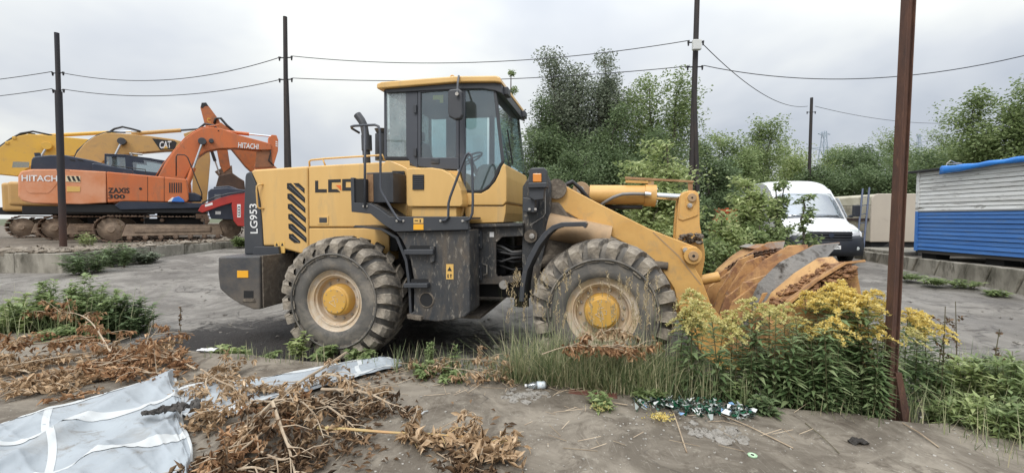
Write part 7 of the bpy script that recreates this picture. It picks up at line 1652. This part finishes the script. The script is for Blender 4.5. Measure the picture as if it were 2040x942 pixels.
# ---- dead branches with curled leaves
def branch(label, path, rad, mat, seed, nleaf=160, ls=0.085, stem=None, group='dead branches on the slab', twigs=8, spread=0.10, f0=0.15, zlift=0.0, hang=0.9, tl=0.22, flat=1.0):
    """path: points (px, py, height above the slab)."""
    rs = np.random.RandomState(seed); W = [at_z(x, y, SLAB_Z + h*flat) for x, y, h in path]; o = W[0].copy(); o[2] = SLAB_Z
    W = smoothp([tuple(p - o) for p in W], 5); t = thing('dead_branch', label, 'branch', tuple(o), 0, group)
    n = len(W); b = MB(); b.tube(W, [max(0.003, rad*(1-0.75*i/(n-1))) for i in range(n)], 6)
    P = []; D = []; Wn = np.array(W)
    for k in range(twigs):
        f = f0 + (1-f0)*(k+rs.uniform(0.1, 0.9))/twigs; i = min(int(f*(n-1)), n-2); p = Wn[i]; dr = nrm(Wn[i+1]-Wn[i] + 1e-6)
        e = nrm(dr + rs.normal(0, 0.75, 3)*np.array([1, 1, 0.35]) + np.array([0, 0, 0.12])); L_ = tl*rs.uniform(0.5, 1.3)
        q = [p, p + e*L_*0.5 + np.array([0, 0, 0.01]), p + e*L_ + np.array([0, 0, -0.03])]
        q = [np.array([a[0], a[1], max(a[2], 0.012)]) for a in q]
        b.tube([tuple(a) for a in q], [rad*0.40+0.001, 0.0035, 0.002], 4)
        m = max(1, nleaf//twigs//5); g = rs.uniform(0.15, 1, m)[:, None]     # leaves hang in whorls of five
        N0 = q[0]*(1-g) + q[2]*g + rs.normal(0, spread*0.30, (m, 3))*np.array([1, 1, 0.35]) - np.array([0, 0, 0.01])
        P.append(np.repeat(N0, 5, 0) + rs.normal(0, 0.006, (m*5, 3))); D.append(rs.normal(0, 0.55, (m*5, 3)) + np.repeat(rs.normal(0, 0.35, (m, 3)), 5, 0) + np.array([0, 0, -hang]))
    P = np.concatenate(P); D = np.concatenate(D); P[:, 2] = np.maximum(P[:, 2], 0.03 + zlift)
    Dn = nrm(D); ll = ls*rs.uniform(0.45, 1.25, len(P)); low = P[:, 2] + Dn[:, 2]*ll < 0.006; Dn[low, 2] = np.abs(Dn[low, 2])*0.15
    lv = leafset(P, Dn, ll, ll*0.25*rs.uniform(0.6, 1.5, len(P)), rs, droop=0.0, fold=0.95, two=True, curl=0.22)
    tn = np.repeat(rs.normal(0, 0.16, (len(P)+4)//5), 5)[:len(P)]; lv = (lv[0], lv[1], np.clip(lv[2] + np.concatenate([tn, tn]), 0, 1))
    b.build('stem', stem or m_dstem, t); np_mesh('dead_leaves', lv[0], lv[1], mat, t, lv[2])
    return t
DL = 'russet dead branches at the left'
rl = np.random.RandomState(12)
for i, (path, lab) in enumerate((
    ([(-20, 735, 0.12), (90, 715, 0.14), (200, 700, 0.12), (330, 690, 0.05)], 'long russet dead branch lying along the left weeds'),
    ([(-10, 690, 0.25), (60, 685, 0.26), (130, 680, 0.22), (230, 660, 0.20)], 'bleached dead branch arching over the green weeds'),
    ([(220, 700, 0.20), (180, 640, 0.38), (140, 622, 0.42), (95, 625, 0.38)], 'bent pale stem curving over the weed clump'),
    ([(-10, 770, 0.05), (60, 755, 0.10), (150, 742, 0.10), (220, 735, 0.05)], 'russet branch at the left edge before the tarp'),
    ([(380, 700, 0.05), (300, 712, 0.12), (230, 720, 0.14), (150, 735, 0.10)], 'russet branch whose tip reaches the tar stain'),
    ([(120, 745, 0.05), (200, 728, 0.12), (270, 700, 0.20), (320, 650, 0.30)], 'russet branch with a raised leafy tip left of the tar stain'),
    ([(-20, 800, 0.03), (40, 775, 0.06), (110, 765, 0.08), (170, 760, 0.04)], 'low russet twig pile at the lower left edge'),
    ([(360, 745, 0.04), (300, 742, 0.12), (260, 738, 0.12), (200, 745, 0.06)], 'russet leafy branch just above the corner of the tarp'),
    ([(390, 735, 0.04), (350, 715, 0.12), (320, 705, 0.14), (280, 700, 0.12)], 'dry branch with curled leaves right of the russet pile'),
    ([(60, 742, 0.04), (20, 728, 0.10), (-30, 720, 0.10)], 'russet leafy twig at the far left edge'))):
    branch(lab, path, 0.010, f_rust if i % 3 else f_dead, 300+i, nleaf=560, ls=0.088, group=DL, twigs=13, spread=0.14, f0=0.02, tl=0.34, flat=0.75)
branch('small russet leaf spray lying on the bare slab above the tarp', [(95, 800, 0.02), (130, 792, 0.03), (165, 788, 0.02)], 0.005, f_rust, 340, nleaf=50, ls=0.10, group=DL, twigs=4, spread=0.08, tl=0.12)
DC = 'tan dead branches heaped on the tarp'
for i, (path, mt, nl, lab) in enumerate((
    ([(690, 702, 0.12), (640, 735, 0.16), (590, 765, 0.20), (543, 800, 0.20), (505, 840, 0.16), (470, 890, 0.10), (455, 950, 0.05)], f_dead, 420, 'thick pale dead branch crossing the heap on the tarp'),
    ([(543, 800, 0.20), (560, 850, 0.16), (578, 900, 0.10), (592, 960, 0.05)], f_deadk, 320, 'pale dead stem running to the lower picture edge'),
    ([(543, 798, 0.20), (590, 796, 0.20), (625, 822, 0.14), (645, 872, 0.05)], f_dead, 300, 'curved dead twig bending right of the heap'),
    ([(543, 800, 0.20), (500, 850, 0.12), (450, 900, 0.08), (392, 945, 0.04)], f_deadk, 460, 'dead branch spreading to the lower left of the heap'),
    ([(540, 800, 0.18), (480, 800, 0.18), (430, 820, 0.12), (395, 850, 0.04)], f_dead, 420, 'dead branch arching left over the tarp edge'),
    ([(560, 830, 0.10), (500, 880, 0.12), (450, 920, 0.10), (420, 960, 0.05)], f_rust, 460, 'dark leafy dead branch at the bottom of the heap'),
    ([(600, 780, 0.10), (560, 812, 0.14), (520, 850, 0.12), (480, 870, 0.08)], f_rust, 420, 'russet leafy dead branch in the middle of the heap'),
    ([(520, 900, 0.05), (560, 915, 0.09), (600, 905, 0.07), (640, 890, 0.03)], f_deadk, 300, 'dark dead twig at the lower right of the heap'),
    ([(400, 735, 0.06), (440, 760, 0.14), (480, 770, 0.14), (540, 770, 0.10)], f_dead, 420, 'tan dead branch along the upper edge of the heap'),
    ([(420, 790, 0.05), (410, 760, 0.12), (430, 735, 0.16), (480, 730, 0.12)], f_dead, 380, 'tan dead branch above the tarp corner'),
    ([(640, 775, 0.14), (720, 780, 0.12), (770, 800, 0.08), (812, 823, 0.03)], f_deadk, 260, 'pale forked dead branch pointing right over the slab'),
    ([(622, 790, 0.10), (662, 815, 0.10), (700, 845, 0.06), (718, 872, 0.02)], f_deadk, 220, 'short pale dead branch beside the heap'),
    ([(620, 760, 0.12), (660, 745, 0.18), (720, 770, 0.14), (745, 778, 0.10)], f_dead, 300, 'tan leafy dead branch hanging over the tarp strip'),
    ([(590, 800, 0.08), (640, 800, 0.10), (690, 815, 0.08), (740, 830, 0.03)], f_deadk, 300, 'dark leafy dead twig right of the heap'),
    ([(450, 942, 0.05), (500, 930, 0.10), (540, 940, 0.08), (580, 955, 0.05)], f_deadk, 360, 'dark dead leaves at the bottom edge of the heap'))):
    branch(lab, path, 0.015 if i in (0, 1, 10) else 0.010, mt, 360+i, nleaf=int(nl*0.95), ls=0.078, group=DC, twigs=11, spread=0.11, f0=0.08, tl=0.26, flat=0.85)
DR = 'dead branches on the bare slab'
branch('long greenish peeled branch lying right of the heap', [(632, 852, 0.05), (700, 855, 0.05), (780, 861, 0.05), (860, 864, 0.05), (930, 872, 0.05), (1003, 882, 0.04)], 0.013, f_dead, 400, nleaf=380, ls=0.095, stem=m_gstem, group=DR, twigs=12, spread=0.11, f0=0.42, tl=0.20)
branch('dead twig rising from the middle of the peeled branch', [(806, 862, 0.05), (822, 840, 0.14), (832, 812, 0.20)], 0.005, f_dead, 401, nleaf=70, ls=0.09, group=DR, twigs=4, spread=0.06, tl=0.12)
branch('forked thin dead stem standing over the slab', [(860, 862, 0.05), (905, 838, 0.16), (940, 820, 0.24), (945, 838, 0.16)], 0.004, f_dead, 402, nleaf=70, ls=0.08, group=DR, twigs=4, spread=0.06, f0=0.6, tl=0.10)
branch('dark clump of dead leaves at the lower end of the peeled branch', [(868, 900, 0.02), (900, 918, 0.04), (930, 925, 0.04), (965, 938, 0.02)], 0.005, f_deadk, 403, nleaf=200, ls=0.085, group=DR, twigs=7, spread=0.12, tl=0.14)
branch('drooping dead leaves at the right tip of the peeled branch', [(930, 872, 0.05), (960, 892, 0.06), (985, 900, 0.07), (1003, 905, 0.06)], 0.005, f_dead, 404, nleaf=220, ls=0.10, group=DR, twigs=8, spread=0.10, tl=0.14)
branch('russet dead branch caught in the grass before the front wheel', [(1080, 705, 0.35), (1130, 690, 0.42), (1190, 690, 0.45), (1240, 690, 0.44), (1300, 690, 0.40)], 0.006, f_rust, 405, nleaf=420, ls=0.085, group='dead branches in the grass', twigs=14, spread=0.12, f0=0.25, tl=0.22)
branch('tan dead sprig hanging over the hub of the front wheel', [(1170, 690, 0.42), (1195, 665, 0.52), (1225, 655, 0.56), (1260, 665, 0.50)], 0.005, f_dead, 406, nleaf=200, ls=0.08, group='dead branches in the grass', twigs=7, spread=0.10, tl=0.16)
branch('dry litter branch along the slab edge below the step panel', [(790, 722, 0.05), (860, 728, 0.12), (940, 738, 0.12), (1010, 748, 0.06)], 0.005, f_dead, 407, nleaf=320, ls=0.075, group='dead branches in the grass', twigs=12, spread=0.12, tl=0.2)
branch('dry litter branch below the gap between the wheels', [(880, 715, 0.12), (950, 715, 0.20), (1000, 722, 0.18), (1040, 735, 0.10)], 0.004, f_dead, 408, nleaf=240, ls=0.075, group='dead branches in the grass', twigs=10, spread=0.12, tl=0.2)
# loose dead leaves and stems, nobody could count them
rs = np.random.RandomState(91)
def scatter(n, px, py): return np.array([at_z(rs.uniform(*px), rs.uniform(*py), SLAB_Z) for _ in range(n)])
P = np.concatenate([scatter(260, (380, 760), (760, 942)), scatter(160, (700, 1050), (725, 765)), scatter(60, (620, 1020), (800, 940)), scatter(160, (0, 380), (700, 790))]); P[:, 2] += rs.uniform(0.006, 0.03, len(P))
lv = leafset(P, rdir(rs, len(P), -0.05, 0.35), 0.07*rs.uniform(0.5, 1.2, len(P)), 0.025, rs, fold=0.5, two=True)
tag(np_mesh('leaf_litter', lv[0], lv[1], f_deadk, None, lv[2]), 'loose dead brown leaves scattered over the slab', 'dead leaves', kind='stuff')
P = np.concatenate([scatter(120, (700, 1250), (738, 790)), scatter(40, (1000, 1600), (780, 900))]); b = MB()
for p in P:
    a = rs.uniform(0, 3.14); l_ = rs.uniform(0.05, 0.28); d = np.array([math.cos(a)*l_, math.sin(a)*l_*0.4, rs.uniform(0, 0.05)]); b.tube([tuple(p + (0,0,0.006)), tuple(p + d + (0,0,0.006))], 0.0025, 3)
o = b.build('straw_litter', m_dstem); tag(o, 'dry straw and twigs littering the slab edge', 'straw', kind='stuff')

# ---- rubbish
m_sh = [M('glass_green', (0.015,0.085,0.045), 0.12, spec=0.8), M('glass_dark', (0.02,0.035,0.03), 0.12, spec=0.8), M('shard_white', (0.68,0.70,0.68), 0.35), M('shard_grey', (0.30,0.33,0.31), 0.4), M('shard_blue', (0.25,0.42,0.66), 0.35)]
for k, (m_, n, lab) in enumerate(zip(m_sh, (330, 240, 90, 150, 16), ('green broken bottle glass in the heap at the slab edge', 'dark broken glass in the heap at the slab edge', 'white scraps in the broken glass heap', 'grey scraps in the broken glass heap', 'pale blue scraps in the broken glass heap'))):
    rs = np.random.RandomState(500+k); V = []; Fc = []
    for i in range(n):
        f = rs.uniform(0, 1); px = 1262 + 240*f; py = 800 + 32*f**0.7 + rs.normal(0, 9)*(1 - 0.3*f) - 4
        p = at_z(px, py, SLAB_Z); r = rs.uniform(0.010, 0.032)*(1.25 if k == 2 else 1); a = rs.uniform(0, 6.28, 4); a.sort()
        t1, t2 = rs.normal(0, 0.5, 2); z = SLAB_Z + 0.008 + rs.uniform(0, 0.035) + r*0.4
        q = [(p[0] + r*math.cos(c), p[1] + r*math.sin(c), z + r*(t1*math.cos(c)+t2*math.sin(c))) for c in a]
        o0 = len(V); V += q; Fc.append((o0, o0+1, o0+2, o0+3))
    o = np_mesh('broken_glass', V, Fc, m_, None); tag(o, lab, 'broken glass', kind='stuff')
rs = np.random.RandomState(600); b = MB(); P = np.concatenate([scatter(230, (640, 1990), (790, 942)), scatter(120, (1180, 1560), (800, 880)), scatter(60, (0, 330), (770, 850))])
for p in P: blobs(b, [tuple(p + np.array((0, 0, 0.002)))], 0.003, 0.011, rs, 0.7)
tag(b.build('gravel', M('pebble_pale', (0.42,0.40,0.36), 0.9, col2=(0.22,0.20,0.17), ns=1.5)), 'small pebbles and crumbs of mortar on the slab', 'gravel', kind='stuff')
rs = np.random.RandomState(610); b = MB()
for _ in range(900):
    x = rs.uniform(-11, 9.5); y = rs.uniform(5.2, 15)**1.0
    if y < slab_edge(x) + 0.1: continue
    r = abs(rs.normal(0, 0.012)) + 0.006; blobs(b, [(x, y, gh(x, y) + 0.002)], r, r*1.6, rs, 0.55)
tag(b.build('gravel', M('yard_stone', (0.30,0.28,0.25), 0.9, col2=(0.14,0.125,0.11), ns=1.5)), 'loose stones and dry clods strewn over the yard', 'gravel', kind='stuff')
rs = np.random.RandomState(620); b = MB()
for _ in range(260):
    if rs.uniform() < 0.5: x, y = rs.uniform(-19, -12.9), 12.05 + abs(rs.normal(0, 0.7))
    else: t_ = rs.uniform(0, 1); x, y = -12.75 + 0.7*t_ - abs(rs.normal(0, 0.6)), 12.2 + 6.4*t_
    r = abs(rs.normal(0, 0.05)) + 0.03; blobs(b, [(x, y, TER_L + 0.01)], r, r*1.5, rs, 0.6)
tag(b.build('rubble', M('rubble_earth', (0.20,0.165,0.125), 0.95, col2=(0.32,0.28,0.23), ns=2.0, bump=0.6)), 'earth clods and rubble along the top of the left retaining wall', 'rubble', kind='stuff')
m_lump = M('cement_lump', (0.33,0.31,0.28), 0.95, col2=(0.22,0.20,0.17), ns=9, bump=1.0, bs=30)
for (px, py, n, lab) in ((1050, 788, 40, 'crumbled grey cement lump at the slab edge by the bottle'), (1430, 862, 46, 'crumbled grey cement patch below the broken glass')):
    p = at_z(px, py, SLAB_Z); rs = np.random.RandomState(px); b = MB(); blobs(b, [(rs.normal(0, 0.13), rs.normal(0, 0.06), 0.0) for _ in range(n)], 0.02, 0.05, rs, 0.45)
    o = b.build('cement_lump', m_lump, loc=tuple(p)); tag(o, lab, 'cement lump')
# bottle, lid, scraps
p = at_z(1072, 774, SLAB_Z); BT = thing('plastic_bottle', 'crushed clear plastic bottle with pale blue label lying at the slab edge', 'bottle', (p[0], p[1], SLAB_Z + 0.036), 0.1)
part('bottle_body', GLASS('bottle_plastic', (0.86,0.90,0.90), 0.25, dust=0.15, dcol=(0.7,0.7,0.7)), BT, lambda b: b.lathe([(0.012,-0.115),(0.014,-0.095),(0.030,-0.07),(0.034,-0.02),(0.032,0.03),(0.034,0.07),(0.025,0.085),(0.0,0.085)], (0,0,0), 'x', 16), smooth=True)
part('bottle_label', M('label_pale_blue', (0.62,0.72,0.80), 0.5, col2=(0.75,0.78,0.78), ns=30), BT, lambda b: b.lathe([(0.0352,-0.01),(0.0345,0.03),(0.0352,0.065)], (0,0,0), 'x', 16), solid=0.001, smooth=True)
part('bottle_cap', m_white, BT, lambda b: b.lathe([(0.015,-0.13),(0.015,-0.112)], (0,0,0), 'x', 12))
p = at_z(1499, 908, SLAB_Z); JL = thing('jar_lid', 'pale green round jar lid lying on the slab', 'lid', (p[0], p[1], SLAB_Z+0.002), 0)
part('disc', M('lid_green', (0.38,0.55,0.36), 0.4), JL, lambda b: b.lathe([(0.030,0.0),(0.031,0.008),(0.027,0.010),(0.024,0.007),(0.0,0.007)], (0,0,0), 'z', 20))
part('ring', M('lid_green_pale', (0.55,0.68,0.50), 0.4), JL, lambda b: b.lathe([(0.012,0.008),(0.016,0.010),(0.019,0.008)], (0,0,0), 'z', 16))
p = at_z(1710, 882, SLAB_Z); o = part('bark_scrap', M('scrap_black', (0.03,0.026,0.022), 0.8, bump=0.6), None, lambda b: b.grid([[(x*0.075*(1-0.3*abs(y)), y*0.035, 0.008+0.012*math.sin(5*x+3*y)+0.012*(1-x*x)) for x in np.linspace(-1, 1, 7)] for y in np.linspace(-1, 1, 5)]), solid=0.006, loc=tuple(p))
tag(o, 'dark curled scrap of bark lying on the slab before the post', 'bark')
def stick(px0, py0, px1, py1, label, mat=m_dstem, r=0.005):
    a, c = at_z(px0, py0, SLAB_Z+0.008), at_z(px1, py1, SLAB_Z+0.008)
    m = (a+c)/2 + np.array((0, 0, 0.012)); o = MB().tube([tuple(a), tuple(m), tuple(c)], r, 5).build('stick', mat); tag(o, label, 'stick', 'thin sticks on the slab')
stick(1604, 842, 1672, 902, 'thin dark rod lying on the slab left of the post', m_twig, 0.003)
stick(1330, 790, 1368, 900, 'pale straw lying below the broken glass')
stick(1420, 818, 1580, 892, 'long dry reed lying from the broken glass towards the right')
stick(838, 826, 852, 818, 'short white stick lying on the slab', m_strap, 0.006)
stick(1798, 842, 1870, 890, 'dry stick lying at the foot of the rusty post')
for (x0, y0, x1, y1, lab) in ((205, 528, 302, 518, 'pale stick lying before the left retaining wall'), (170, 538, 232, 512, 'bent white branch leaning on the wall shrub')):
    a, c = at_z(x0, y0, 0.36), at_z(x1, y1, 0.42); o = MB().tube([tuple(a), tuple((a+c)/2 + np.array((0, 0, 0.05))), tuple(c)], 0.02, 5).build('stick', m_dstem); tag(o, lab, 'stick')
stick(1180, 800, 1250, 806, 'dry stem lying on the slab beside the bricks')
rs = np.random.RandomState(8)
for i, (px, py, lab) in enumerate(((1318, 838, 'cut yellow goldenrod flower head lying on the slab'), (1196, 818, 'greenish fallen goldenrod head lying beside the bricks'))):
    p = at_z(px, py, SLAB_Z); t = thing('fallen_flower', lab, 'flower', tuple(p), 0)
    C = rs.normal(0, 1, (160, 3))*np.array([0.045, 0.025, 0.012]) + np.array([0, 0, 0.03]); C[:, 2] = np.maximum(C[:, 2], 0.008)
    lv = leafset(C, rdir(rs, 160, 0, 1), 0.020, 0.014, rs); np_mesh('petals', lv[0], lv[1], f_flow if i == 0 else f_flog, t, lv[2])['kind'] = 'stuff'
    MB().tube([(0,0,0.012), (-0.1,0.12,0.06), (-0.16,0.26,0.10)], 0.003, 5).build('stem', m_stem, t)
for i, (px, py, c, lab) in enumerate(((415, 700, (0.7,0.7,0.7), 'crumpled white paper scrap beside the tar stain'), (440, 633, (0.6,0.6,0.58), 'flat white scrap on the yard behind the counterweight'), (1268, 772, (0.75,0.75,0.73), 'white paper scrap at the slab edge'))):
    p = at_z(px, py, 0.01 if py < 650 else SLAB_Z); rs = np.random.RandomState(i); s = 0.11 if i < 2 else 0.03
    o = part('paper_scrap', M('paper_%d' % i, c, 0.7), None, lambda b: b.grid([[(x*s, y*s*0.5, 0.012 + 0.25*s*rs.uniform(0, 1)) for x in np.linspace(-1, 1, 7)] for y in np.linspace(-1, 1, 5)]), solid=0.002, loc=tuple(p)); tag(o, lab, 'paper scrap')
